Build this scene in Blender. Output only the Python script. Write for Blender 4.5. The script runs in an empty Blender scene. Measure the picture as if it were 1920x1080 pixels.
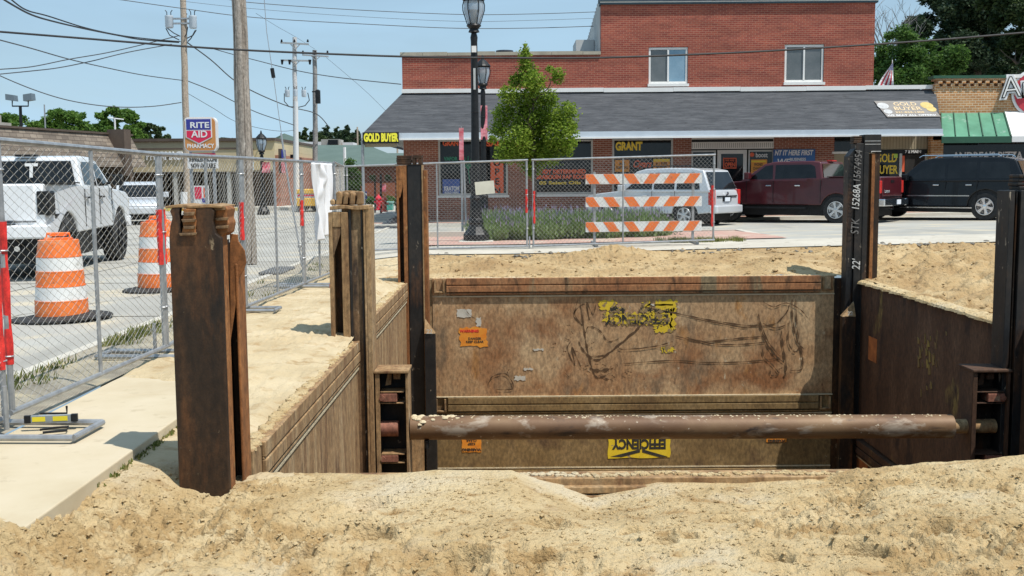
import bpy, bmesh, math, random
import numpy as np
from mathutils import Vector, Matrix
R = math.radians
sc = bpy.context.scene
COL = sc.collection
random.seed(7)

# ---------------------------------------------------------------- camera
FPX, PITCH, ROLL, CAMZ = 2000.0, R(5.853), R(0.45), 1.6
cp, sp, cr, sr = math.cos(PITCH), math.sin(PITCH), math.cos(ROLL), math.sin(ROLL)
_f = Vector((0, cp, -sp)); _u0 = Vector((0, sp, cp)); _r0 = Vector((1, 0, 0))
_r = _r0 * cr - _u0 * sr
_u = _u0 * cr + _r0 * sr
cd = bpy.data.cameras.new('camera'); cam = bpy.data.objects.new('camera', cd); COL.objects.link(cam)
cam.matrix_world = Matrix(((_r.x, _u.x, -_f.x, 0), (_r.y, _u.y, -_f.y, 0), (_r.z, _u.z, -_f.z, CAMZ), (0, 0, 0, 1)))
cd.sensor_width = 36; cd.lens = 36 * FPX / 1920; cd.clip_start = 0.05; cd.clip_end = 3000
sc.camera = cam

# ---------------------------------------------------------------- sky, sun, exposure
SUN = Vector((0.39, -0.28, 1.0)).normalized()
w = bpy.data.worlds.new("World"); sc.world = w; w.use_nodes = True
nt = w.node_tree; bg = nt.nodes['Background']
sky = nt.nodes.new('ShaderNodeTexSky'); sky.sky_type = 'NISHITA'; sky.sun_disc = False
sky.sun_elevation = math.asin(SUN.z); sky.sun_rotation = math.atan2(SUN.x, SUN.y)
sky.air_density = 1.2; sky.dust_density = 0.6; sky.ozone_density = 2.5
bg.inputs['Strength'].default_value = 0.092
# thin high cloud veil
tc = nt.nodes.new('ShaderNodeTexCoord'); mp = nt.nodes.new('ShaderNodeMapping'); mp.inputs['Scale'].default_value = (1.2, 1.2, 5.0)
nz = nt.nodes.new('ShaderNodeTexNoise'); nz.inputs['Scale'].default_value = 2.2; nz.inputs['Detail'].default_value = 5; nz.inputs['Distortion'].default_value = 0.6
rp = nt.nodes.new('ShaderNodeValToRGB'); rp.color_ramp.elements[0].position = 0.38; rp.color_ramp.elements[1].position = 0.72
rp.color_ramp.elements[0].color = (0.45, 0.45, 0.45, 1); rp.color_ramp.elements[1].color = (0.88, 0.88, 0.88, 1)
mx = nt.nodes.new('ShaderNodeMix'); mx.data_type = 'RGBA'; mx.inputs['B'].default_value = (5.3, 8.0, 10.4, 1)
L = nt.links.new
L(tc.outputs['Generated'], mp.inputs['Vector']); L(mp.outputs[0], nz.inputs['Vector']); L(nz.outputs['Fac'], rp.inputs['Fac'])
L(rp.outputs['Color'], mx.inputs['Factor']); L(sky.outputs[0], mx.inputs['A']); L(mx.outputs['Result'], bg.inputs['Color'])
sd = bpy.data.lights.new('sun', 'SUN'); sd.energy = 5.0; sd.angle = R(0.5); sd.color = (1.0, 0.955, 0.88)
so = bpy.data.objects.new('sun', sd); COL.objects.link(so)
so.rotation_euler = SUN.to_track_quat('Z', 'Y').to_euler(); so.location = (5, -5, 30)
sc.view_settings.view_transform = 'Standard'; sc.view_settings.look = 'None'
sc.view_settings.exposure = 0.0; sc.view_settings.gamma = 1.0
sc.cycles.max_bounces = 6; sc.cycles.transparent_max_bounces = 8; sc.cycles.caustics_reflective = False; sc.cycles.caustics_refractive = False

# ---------------------------------------------------------------- helpers
def ray(px, py):
    return _f * FPX + _r * (px - 960) - _u * (py - 540)
def P(px, py, Y):
    """world point at depth Y seen in direction (px, py)"""
    d = ray(px, py); t = Y / d.y
    return Vector((d.x * t, Y, CAMZ + d.z * t))
def PX(px, py, Y): return P(px, py, Y).x
def PZ(px, py, Y): return P(px, py, Y).z
def rect(a, b, c, d, Y):
    m = P((a + c) / 2, (b + d) / 2, Y)
    return PX(a, (b + d) / 2, Y), PX(c, (b + d) / 2, Y), PZ((a + c) / 2, d, Y), PZ((a + c) / 2, b, Y)

XF = {}
def tag(o, label=None, cat=None, group=None, kind=None):
    if label: o['label'] = label
    if cat: o['category'] = cat
    if group: o['group'] = group
    if kind: o['kind'] = kind
    return o
def thing(name, label, cat, loc=(0, 0, 0), rotz=0.0, group=None):
    o = bpy.data.objects.new(name, None); COL.objects.link(o)
    o.location = loc; o.rotation_euler = (0, 0, rotz); o.empty_display_size = 0.2
    XF[o.name] = Matrix.Translation(Vector(loc)) @ Matrix.Rotation(rotz, 4, 'Z')
    return tag(o, label, cat, group)
def copy_tree(o, parent=None):
    c = o.copy(); COL.objects.link(c); c.parent = parent
    if parent is not None: c.matrix_parent_inverse = o.matrix_parent_inverse
    for ch in list(o.children): copy_tree(ch, c)
    return c

class MB:
    def __init__(s): s.v = []; s.f = []; s.uv = None
    def add(s, vs, fs):
        n = len(s.v); s.v += [tuple(v) for v in vs]; s.f += [tuple(i + n for i in f) for f in fs]; return s
    def box(s, x0, x1, y0, y1, z0, z1, T=None):
        if x0 > x1: x0, x1 = x1, x0
        if y0 > y1: y0, y1 = y1, y0
        if z0 > z1: z0, z1 = z1, z0
        vs = [(x, y, z) for z in (z0, z1) for y in (y0, y1) for x in (x0, x1)]
        if T is not None: vs = [T @ Vector(v) for v in vs]
        return s.add(vs, [(0, 2, 3, 1), (4, 5, 7, 6), (0, 1, 5, 4), (2, 6, 7, 3), (0, 4, 6, 2), (1, 3, 7, 5)])
    def cyl(s, p0, p1, r0, r1=None, n=10, cap=True):
        r1 = r0 if r1 is None else r1
        p0, p1 = Vector(p0), Vector(p1); d = (p1 - p0).normalized()
        a = d.orthogonal().normalized(); b = d.cross(a)
        vs = []
        for p, r in ((p0, r0), (p1, r1)):
            for i in range(n):
                t = 2 * math.pi * i / n; vs.append(p + (a * math.cos(t) + b * math.sin(t)) * r)
        fs = [(i, (i + 1) % n, n + (i + 1) % n, n + i) for i in range(n)]
        if cap: fs += [tuple(range(n - 1, -1, -1)), tuple(range(n, 2 * n))]
        return s.add(vs, fs)
    def tube(s, pts, r, n=8, cap=True):
        pts = [Vector(p) for p in pts]; m = len(pts); rr = r if isinstance(r, (list, tuple)) else [r] * m
        vs = []; a = None
        for i, p in enumerate(pts):
            d = (pts[min(i + 1, m - 1)] - pts[max(i - 1, 0)]).normalized()
            if a is None: a = d.orthogonal().normalized()
            a = (a - d * a.dot(d)).normalized(); b = d.cross(a)
            for k in range(n):
                t = 2 * math.pi * k / n; vs.append(p + (a * math.cos(t) + b * math.sin(t)) * rr[i])
        fs = [(i * n + k, i * n + (k + 1) % n, (i + 1) * n + (k + 1) % n, (i + 1) * n + k) for i in range(m - 1) for k in range(n)]
        if cap: fs += [tuple(range(n - 1, -1, -1)), tuple(range((m - 1) * n, m * n))]
        return s.add(vs, fs)
    def lathe(s, prof, c=(0, 0, 0), n=20, axis='z'):
        vs = []; m = len(prof)
        for r, h in prof:
            for k in range(n):
                t = 2 * math.pi * k / n; x, y = r * math.cos(t), r * math.sin(t)
                v = (x, y, h) if axis == 'z' else ((x, h, y) if axis == 'y' else (h, x, y))
                vs.append((v[0] + c[0], v[1] + c[1], v[2] + c[2]))
        fs = [(i * n + k, i * n + (k + 1) % n, (i + 1) * n + (k + 1) % n, (i + 1) * n + k) for i in range(m - 1) for k in range(n)]
        fs += [tuple(range(n - 1, -1, -1)), tuple(range((m - 1) * n, m * n))]
        return s.add(vs, fs)
    def prism(s, poly, a, b, plane='xy', fn=None):
        """extrude a 2D polygon; plane xy->z, xz->y, yz->x"""
        vs = []
        for h in (a, b):
            for p, q in poly:
                v = (p, q, h) if plane == 'xy' else ((p, h, q) if plane == 'xz' else (h, p, q))
                vs.append(v if fn is None else fn(v, h))
        n = len(poly)
        fs = [(i, (i + 1) % n, n + (i + 1) % n, n + i) for i in range(n)] + [tuple(range(n - 1, -1, -1)), tuple(range(n, 2 * n))]
        return s.add(vs, fs)
    def face(s, *vs): return s.add(vs, [tuple(range(len(vs)))])
    def build(s, name, mat, parent=None, world=True, bevel=0, smooth=False, seg=2, angle=35):
        me = bpy.data.meshes.new(name)
        vs = s.v
        if parent is not None and world:
            inv = XF[parent.name].inverted(); vs = [inv @ Vector(v) for v in vs]
        me.from_pydata([tuple(v) for v in vs], [], s.f)
        bm = bmesh.new(); bm.from_mesh(me)
        bmesh.ops.recalc_face_normals(bm, faces=bm.faces)
        big = [f for f in bm.faces if len(f.verts) > 4]
        bm.to_mesh(me); bm.free()
        me.update()
        o = bpy.data.objects.new(name, me); COL.objects.link(o)
        if mat is not None: me.materials.append(mat)
        if parent is not None:
            o.parent = parent; XF[o.name] = XF[parent.name]
        else: XF[o.name] = Matrix()
        if bevel:
            m = o.modifiers.new('b', 'BEVEL'); m.width = bevel; m.segments = seg; m.limit_method = 'ANGLE'; m.angle_limit = R(30)
        if smooth:
            for p in me.polygons: p.use_smooth = True
            try: me.set_sharp_from_angle(angle=R(angle))
            except Exception: pass
        return o
def structure(mb, name, mat, **k):
    return tag(mb.build(name, mat, **k), kind='structure')

# text: lettering built in the local frame M (x right, y up, z out of the surface)
def text(name, body, M, size, mat, parent, bold=0.0, depth=0.004, sx=1.0, align='CENTER', shear=0.0, spacing=1.0, fit=None):
    cu = bpy.data.curves.new(name, 'FONT'); cu.body = body; cu.size = size; cu.align_x = align; cu.align_y = 'CENTER'
    cu.extrude = depth; cu.offset = bold; cu.shear = shear; cu.space_character = spacing; cu.resolution_u = 3
    tmp = bpy.data.objects.new('tmp', cu); COL.objects.link(tmp)
    bpy.context.view_layer.update()
    me = bpy.data.meshes.new_from_object(tmp.evaluated_get(bpy.context.evaluated_depsgraph_get()))
    bpy.data.objects.remove(tmp); bpy.data.curves.remove(cu)
    if fit:
        xs = [v.co.x for v in me.vertices]
        if xs and max(xs) > min(xs): sx = fit / (max(xs) - min(xs))
    me.name = name
    T = M @ Matrix.Diagonal((sx, 1, 1, 1))
    if parent is not None: T = XF[parent.name].inverted() @ T
    me.transform(T); me.materials.clear(); me.materials.append(mat)
    o = bpy.data.objects.new(name, me); COL.objects.link(o)
    if parent is not None: o.parent = parent; XF[o.name] = XF[parent.name]
    return o
def frame(loc, right, up):
    r = Vector(right).normalized(); u = Vector(up).normalized(); n = r.cross(u)
    l = Vector(loc)
    return Matrix(((r.x, u.x, n.x, l.x), (r.y, u.y, n.y, l.y), (r.z, u.z, n.z, l.z), (0, 0, 0, 1)))

# ---------------------------------------------------------------- materials
MATS = {}
def mat(name, cols, scale=4.0, detail=6, rough=0.8, metal=0.0, bump=0.0, bscale=20.0, stretch=(1, 1, 1), over=(), dist=0.0, spec=0.5, coat=0.0, bdist=0.02, trans=0.0, emit=None, r2=None):
    if name in MATS: return MATS[name]
    m = bpy.data.materials.new(name); m.use_nodes = True; n = m.node_tree; N = n.nodes; Lk = n.links.new
    b = N['Principled BSDF']; b.inputs['Roughness'].default_value = rough; b.inputs['Metallic'].default_value = metal
    b.inputs['Specular IOR Level'].default_value = spec; b.inputs['Coat Weight'].default_value = coat
    if trans: b.inputs['Transmission Weight'].default_value = trans
    t = N.new('ShaderNodeTexCoord')
    def noise(sc_, st, dt, off=0.0, ds=0.0):
        mp_ = N.new('ShaderNodeMapping'); mp_.inputs['Scale'].default_value = st; mp_.inputs['Location'].default_value = (off, off * 1.7, off * .3)
        Lk(t.outputs['Object'], mp_.inputs['Vector'])
        z = N.new('ShaderNodeTexNoise'); z.inputs['Scale'].default_value = sc_; z.inputs['Detail'].default_value = dt; z.inputs['Roughness'].default_value = .6
        z.inputs['Distortion'].default_value = ds; Lk(mp_.outputs[0], z.inputs['Vector']); return z
    if len(cols) == 1:
        rg = N.new('ShaderNodeRGB'); rg.outputs[0].default_value = (*cols[0], 1); out = rg.outputs[0]
    else:
        z = noise(scale, stretch, detail, 0, dist); rp_ = N.new('ShaderNodeValToRGB'); e = rp_.color_ramp.elements
        k = len(cols)
        for i, c in enumerate(cols):
            pos = 0.30 + 0.40 * i / (k - 1)
            if i == 0: e[0].position = pos; e[0].color = (*c, 1)
            elif i == k - 1: e[-1].position = pos; e[-1].color = (*c, 1)
            else:
                q = e.new(pos); q.color = (*c, 1)
        Lk(z.outputs['Fac'], rp_.inputs['Fac']); out = rp_.outputs['Color']
    for i, (c, s_, lo, hi, st) in enumerate(over):
        z = noise(s_, st, 7, 3.1 + 5.3 * i, 0.3); mr = N.new('ShaderNodeMapRange'); mr.inputs['From Min'].default_value = lo; mr.inputs['From Max'].default_value = hi
        Lk(z.outputs['Fac'], mr.inputs['Value']); q = N.new('ShaderNodeMix'); q.data_type = 'RGBA'; q.inputs['B'].default_value = (*c, 1)
        Lk(mr.outputs[0], q.inputs['Factor']); Lk(out, q.inputs['A']); out = q.outputs['Result']
    if name.split('_')[0] in ('rust', 'plate', 'black', 'pole', 'red'):
        for s_, lo_, hi_, st in ((28, .72, 1.32, (1, 1, .5)), (90, .86, 1.14, (1, 1, 1))):
            z = noise(s_, st, 6, 9.7, .2); mr = N.new('ShaderNodeMapRange'); mr.inputs['From Min'].default_value = .36; mr.inputs['From Max'].default_value = .64
            mr.inputs['To Min'].default_value = lo_; mr.inputs['To Max'].default_value = hi_; Lk(z.outputs['Fac'], mr.inputs['Value'])
            q = N.new('ShaderNodeMix'); q.data_type = 'RGBA'; q.blend_type = 'MULTIPLY'; q.inputs['Factor'].default_value = 1.0; Lk(out, q.inputs['A']); Lk(mr.outputs[0], q.inputs['B']); out = q.outputs['Result']
    Lk(out, b.inputs['Base Color'])
    if bump:
        z = noise(bscale, (1, 1, 1), 8, 1.3); bp = N.new('ShaderNodeBump'); bp.inputs['Strength'].default_value = bump; bp.inputs['Distance'].default_value = bdist
        Lk(z.outputs['Fac'], bp.inputs['Height']); Lk(bp.outputs[0], b.inputs['Normal'])
    if emit: b.inputs['Emission Color'].default_value = (*emit[0], 1); b.inputs['Emission Strength'].default_value = emit[1]
    MATS[name] = m; return m
def brick(name, c1, c2, mortar, bw=0.21, rh=0.075, ms=0.01, axis='xz', rough=0.85, tone=None, bump=0.4):
    m = bpy.data.materials.new(name); m.use_nodes = True; n = m.node_tree; N = n.nodes; Lk = n.links.new
    b = N['Principled BSDF']; b.inputs['Roughness'].default_value = rough
    t = N.new('ShaderNodeTexCoord'); s = N.new('ShaderNodeSeparateXYZ'); c = N.new('ShaderNodeCombineXYZ'); Lk(t.outputs['Object'], s.inputs[0])
    ad = N.new('ShaderNodeMath'); ad.operation = 'ADD'; Lk(s.outputs['X'], ad.inputs[0]); Lk(s.outputs['Y'], ad.inputs[1])
    Lk(ad.outputs[0], c.inputs['X']); Lk(s.outputs['Z'], c.inputs['Y'])
    k = N.new('ShaderNodeTexBrick'); k.inputs['Scale'].default_value = 1.0; k.inputs['Brick Width'].default_value = bw; k.inputs['Row Height'].default_value = rh
    k.inputs['Mortar Size'].default_value = ms; k.inputs['Mortar Smooth'].default_value = 0.2; k.inputs['Bias'].default_value = -0.1
    k.inputs['Color1'].default_value = (*c1, 1); k.inputs['Color2'].default_value = (*c2, 1); k.inputs['Mortar'].default_value = (*mortar, 1)
    Lk(c.outputs[0], k.inputs['Vector'])
    z = N.new('ShaderNodeTexNoise'); z.inputs['Scale'].default_value = 1.1; z.inputs['Detail'].default_value = 8
    mp_ = N.new('ShaderNodeMapping'); mp_.inputs['Scale'].default_value = (.5, .5, 3.0); Lk(t.outputs['Object'], mp_.inputs['Vector']); Lk(mp_.outputs[0], z.inputs['Vector'])
    mr = N.new('ShaderNodeMapRange'); mr.inputs['From Min'].default_value = .3; mr.inputs['From Max'].default_value = .7; mr.inputs['To Min'].default_value = .72; mr.inputs['To Max'].default_value = 1.2
    Lk(z.outputs['Fac'], mr.inputs['Value'])
    mu = N.new('ShaderNodeMix'); mu.data_type = 'RGBA'; mu.blend_type = 'MULTIPLY'; mu.inputs['Factor'].default_value = 1.0
    Lk(k.outputs['Color'], mu.inputs['A']); Lk(mr.outputs[0], mu.inputs['B']); Lk(mu.outputs['Result'], b.inputs['Base Color'])
    bp = N.new('ShaderNodeBump'); bp.inputs['Strength'].default_value = bump; bp.inputs['Distance'].default_value = 0.01; bp.invert = True
    Lk(k.outputs['Fac'], bp.inputs['Height']); Lk(bp.outputs[0], b.inputs['Normal'])
    MATS[name] = m; return m
def leafmat(name, cols, tr=0.35):
    m = bpy.data.materials.new(name); m.use_nodes = True; n = m.node_tree; N = n.nodes; Lk = n.links.new
    b = N['Principled BSDF']; b.inputs['Roughness'].default_value = .6; b.inputs['Specular IOR Level'].default_value = .25
    geo = N.new('ShaderNodeNewGeometry'); rp_ = N.new('ShaderNodeValToRGB'); e = rp_.color_ramp.elements
    for i, c in enumerate(cols):
        pos = i / (len(cols) - 1)
        if i == 0: e[0].position = 0; e[0].color = (*c, 1)
        elif i == len(cols) - 1: e[-1].position = 1; e[-1].color = (*c, 1)
        else: q = e.new(pos); q.color = (*c, 1)
    Lk(geo.outputs['Random Per Island'], rp_.inputs['Fac']); Lk(rp_.outputs['Color'], b.inputs['Base Color'])
    tl = N.new('ShaderNodeBsdfTranslucent'); ms = N.new('ShaderNodeMixShader'); ms.inputs[0].default_value = tr
    Lk(rp_.outputs['Color'], tl.inputs['Color']); Lk(b.outputs[0], ms.inputs[1]); Lk(tl.outputs[0], ms.inputs[2])
    Lk(ms.outputs[0], N['Material Output'].inputs['Surface'])
    MATS[name] = m; return m

SAND = mat('sand', [(.46, .325, .155), (.57, .425, .225), (.63, .50, .295)], 2.2, 9, .95, bump=1.0, bscale=34, bdist=.04, dist=.5,
           over=[((.38, .235, .095), 6.0, .54, .68, (1, 1.6, 1)), ((.61, .50, .33), .9, .56, .66, (1, 1, 1))])
def add_damp(m, col, strength=1.0):
    N = m.node_tree.nodes; Lk = m.node_tree.links.new; b = N['Principled BSDF']; src = b.inputs['Base Color'].links[0].from_socket
    at = N.new('ShaderNodeAttribute'); at.attribute_name = 'damp'; q = N.new('ShaderNodeMix'); q.data_type = 'RGBA'; q.inputs['B'].default_value = (*col, 1)
    Lk(at.outputs['Fac'], q.inputs['Factor']); Lk(src, q.inputs['A']); Lk(q.outputs['Result'], b.inputs['Base Color'])
add_damp(SAND, (.43, .285, .125))
SANDPALE = mat('sand_pale', [(.43, .33, .19), (.52, .415, .255), (.58, .475, .31)], 1.6, 9, .95, bump=.9, bscale=30, bdist=.02,
               over=[((.38, .26, .13), 5.0, .54, .68, (1, 1, 1))])
SANDFAR = mat('sand_far', [(.33, .21, .095), (.45, .31, .15), (.55, .415, .23)], 1.1, 8, .95, bump=1.0, bscale=16, bdist=.06,
              over=[((.29, .18, .075), 5.0, .54, .68, (1, 1, 1))])
SLAB = mat('slab_concrete', [(.45, .365, .235), (.52, .44, .305), (.57, .49, .36)], 1.0, 8, .9, bump=.25, bscale=40, bdist=.004, over=[((.40, .33, .22), 6, .6, .75, (1, 1, 1))])
ROAD = mat('road_concrete', [(.29, .28, .25), (.36, .35, .315), (.42, .41, .37)], .35, 9, .9, bump=.3, bscale=30, bdist=.006,
           over=[((.50, .44, .33), .9, .52, .66, (1, 1, 1)), ((.24, .22, .19), 5, .66, .78, (1, 1, 1)), ((.29, .28, .25), .25, .56, .7, (3, .3, 1))])
KERB = mat('kerb', [(.46, .43, .37), (.56, .53, .46)], 2, 6, .9)
PINKPAVE = mat('pink_paving', [(.42, .24, .19), (.50, .32, .26)], 6, 6, .9, over=[((.5, .42, .33), 1.5, .5, .65, (1, 1, 1))])
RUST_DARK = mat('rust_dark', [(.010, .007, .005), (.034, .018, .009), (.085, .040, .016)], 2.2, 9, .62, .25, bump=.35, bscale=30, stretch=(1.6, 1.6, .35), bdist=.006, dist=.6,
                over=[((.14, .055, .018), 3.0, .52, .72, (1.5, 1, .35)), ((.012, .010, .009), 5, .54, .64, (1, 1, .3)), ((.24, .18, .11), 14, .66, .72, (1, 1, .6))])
RUST_ORANGE = mat('rust_orange', [(.14, .055, .018), (.24, .095, .030), (.34, .15, .05)], 3.5, 9, .8, .1, bump=.35, bscale=35, stretch=(1.5, 1.5, .3), bdist=.006,
                  over=[((.07, .035, .018), 6, .58, .75, (1, 1, .4)), ((.42, .27, .12), 11, .66, .76, (1, 1, .5))])
RUST_TAN = mat('rust_tan', [(.19, .10, .042), (.31, .19, .088), (.41, .285, .155)], 2.2, 9, .85, .05, bump=.35, bscale=30, stretch=(2.2, 2.2, .22), bdist=.005,
               over=[((.13, .06, .025), 3.5, .52, .70, (2, 2, .3)), ((.48, .40, .28), 7, .64, .74, (1, 1, .3))])
RUST_STREAK = mat('rust_streak', [(.09, .046, .022), (.19, .11, .052), (.34, .235, .13)], 3.2, 9, .8, .1, bump=.4, bscale=30, stretch=(2.5, 2.5, .18), bdist=.005,
                  over=[((.03, .02, .015), 4.0, .50, .66, (2, 2, .25)), ((.45, .38, .28), 13, .64, .72, (1, 1, .5))])
BLACK_STEEL = mat('black_steel', [(.006, .006, .007), (.013, .0125, .0125), (.028, .022, .018)], 3, 8, .55, .1, bump=.3, bscale=30, bdist=.004,
                  over=[((.30, .25, .19), 13, .645, .68, (1, 1, .5)), ((.09, .040, .016), 3, .56, .70, (1, 1, .25))])
PLATE_TAN = mat('plate_tan', [(.29, .145, .062), (.41, .250, .125), (.49, .345, .195)], .9, 9, .8, .05, bump=.25, bscale=25, bdist=.004, dist=.8,
                over=[((.25, .105, .038), 1.1, .50, .68, (1, 1, 1)), ((.21, .14, .08), 2.0, .54, .70, (1.5, 1.5, .6)), ((.36, .17, .05), 3.5, .60, .72, (1, 1, .4)), ((.52, .42, .28), 11, .66, .72, (1, 1, .5)), ((.08, .05, .03), 17, .68, .73, (1, 1, .35))])
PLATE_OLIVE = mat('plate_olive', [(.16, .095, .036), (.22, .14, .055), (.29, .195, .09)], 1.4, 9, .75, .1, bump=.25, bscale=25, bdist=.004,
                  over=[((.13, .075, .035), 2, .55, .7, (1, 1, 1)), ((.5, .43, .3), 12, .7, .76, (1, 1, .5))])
PLATE_RED = mat('plate_redbrown', [(.23, .085, .032), (.32, .14, .055), (.38, .21, .10)], .8, 8, .8, .05, bump=.25, bscale=25, bdist=.004, stretch=(1, 1, 2),
                over=[((.22, .16, .085), 1.0, .50, .53, (1, 1, .1)), ((.09, .045, .02), 6, .55, .70, (1, 1, .4)), ((.45, .34, .2), 15, .66, .72, (.4, 1, 1))])
PLATE_SHADE = mat('plate_shaded_brown', [(.045, .020, .010), (.075, .036, .018), (.12, .065, .036)], 1.3, 9, .8, .1, bump=.3, bscale=25, bdist=.004, stretch=(1.5, 1.5, .6),
                  over=[((.24, .17, .05), 2.2, .62, .74, (1, 1.5, .35)), ((.20, .16, .13), 1.3, .62, .76, (1, 1, .2)), ((.03, .015, .01), 4, .54, .68, (1, 1, .4))])  # brown plate colour darkened to paint in the shade of the right side
CRUST = mat('sand_crust', [(.50, .40, .25), (.66, .56, .38)], 6, 6, .95, bump=.6, bscale=50)
PIPE = mat('brace_pipe', [(.10, .048, .022), (.16, .085, .040), (.23, .14, .07)], 2, 9, .6, .15, bump=.3, bscale=40, bdist=.003, stretch=(.6, 1, 1),
           over=[((.35, .28, .21), 5, .56, .66, (.5, 1, 1)), ((.55, .47, .36), 14, .655, .70, (1, 1, 1)), ((.05, .03, .02), 6, .58, .68, (.4, 1, 1))])
GALV = mat('galvanised', [(.27, .28, .29), (.36, .37, .38), (.45, .46, .47)], 12, 5, .45, .55)
CHAIN = mat('chain_wire', [(.26, .26, .25), (.40, .39, .37)], 20, 3, .6, .3)
REDTAPE = mat('red_tape', [(.55, .02, .02), (.70, .04, .03)], 10, 4, .5)
ORANGE = mat('orange_plastic', [(.78, .15, .02), (.88, .22, .045)], 5, 5, .45, over=[((.50, .16, .07), 9, .58, .72, (1, 1, 1)), ((.72, .38, .2), 4, .58, .75, (1, 1, 2)), ((.2, .12, .08), 22, .66, .72, (1, 1, 1))])
REFLW = mat('white_reflective', [(.70, .70, .68), (.82, .82, .80)], 6, 5, .4, over=[((.45, .43, .38), 8, .56, .72, (1, 1, 1)), ((.25, .22, .19), 24, .66, .71, (1, 1, 1))])
RUBBER = mat('black_rubber', [(.015, .015, .016), (.035, .035, .035)], 10, 5, .8, bump=.3, bscale=60)
WHITEP = mat('white_paint', [(.72, .72, .70), (.80, .80, .79)], 3, 5, .45)
BLACKP = mat('black_paint', [(.006, .007, .008), (.014, .015, .017)], 5, 4, .45, spec=.3)
GLASS = mat('dark_glass', [(.004, .005, .006), (.016, .018, .02)], 1.5, 3, .05, spec=.4)
WOOD = mat('pole_wood', [(.16, .13, .105), (.27, .235, .20), (.37, .33, .29)], 3, 9, .9, bump=.8, bscale=18, bdist=.01, stretch=(5, 5, .12),
           over=[((.07, .052, .04), 4, .56, .62, (7, 7, .10)), ((.45, .41, .36), 9, .6, .7, (4, 4, .3))])
WOODP = mat('pole_wood_pale', [(.33, .26, .20), (.45, .37, .29)], 3, 8, .9, stretch=(3, 3, .15))
CHROME = mat('chrome', [(.75, .76, .78)], rough=.15, metal=1.0)
SILVER = mat('silver_wheel', [(.55, .56, .57), (.65, .66, .67)], 8, 3, .3, .6)
WIRE = mat('wire_black', [(.012, .012, .014), (.03, .03, .033)], 5, 3, .7)
WIREG = mat('wire_grey', [(.05, .055, .06), (.08, .085, .09)], 5, 3, .7)
# ---------------------------------------------------------------- noise for terrain
def _h(ix, iy, s):
    n = (ix.astype(np.int64) * 374761393 + iy.astype(np.int64) * 668265263 + s * 974711) & 0xffffffff
    n = ((n ^ (n >> 13)) * 1274126177) & 0xffffffff
    return ((n ^ (n >> 16)) & 0xffff) / 65535.0
def vn(x, y, s=0):
    ix, iy = np.floor(x), np.floor(y); fx, fy = x - ix, y - iy
    fx = fx * fx * (3 - 2 * fx); fy = fy * fy * (3 - 2 * fy)
    a, b, c, d = _h(ix, iy, s), _h(ix + 1, iy, s), _h(ix, iy + 1, s), _h(ix + 1, iy + 1, s)
    return (a + (b - a) * fx) * (1 - fy) + (c + (d - c) * fx) * fy
def fbm(x, y, f, o=4, s=0, billow=False):
    t = np.zeros_like(x); a = 1.0; tot = 0
    for i in range(o):
        v = vn(x * f + 17.3 * i, y * f - 9.1 * i, s + i) * 2 - 1
        if billow: v = 1 - 2 * np.abs(v)
        t += a * v; tot += a; a *= .5; f *= 2.03
    return t / tot
def sstep(a, b, x):
    t = np.clip((x - a) / (b - a), 0, 1); return t * t * (3 - 2 * t)
def g(x, y):
    x = np.asarray(x, float); y = np.asarray(y, float)
    z = .017 * np.clip(x, 0, 16) * sstep(4, 14, y)
    z = z + .16 * np.exp(-((y - 22.5) / 5.5) ** 2) * sstep(-3.6, -1.6, x)
    return z * np.where(y > 60, 0.5, 1)
def gz(x, y): return float(g(x, y))

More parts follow.
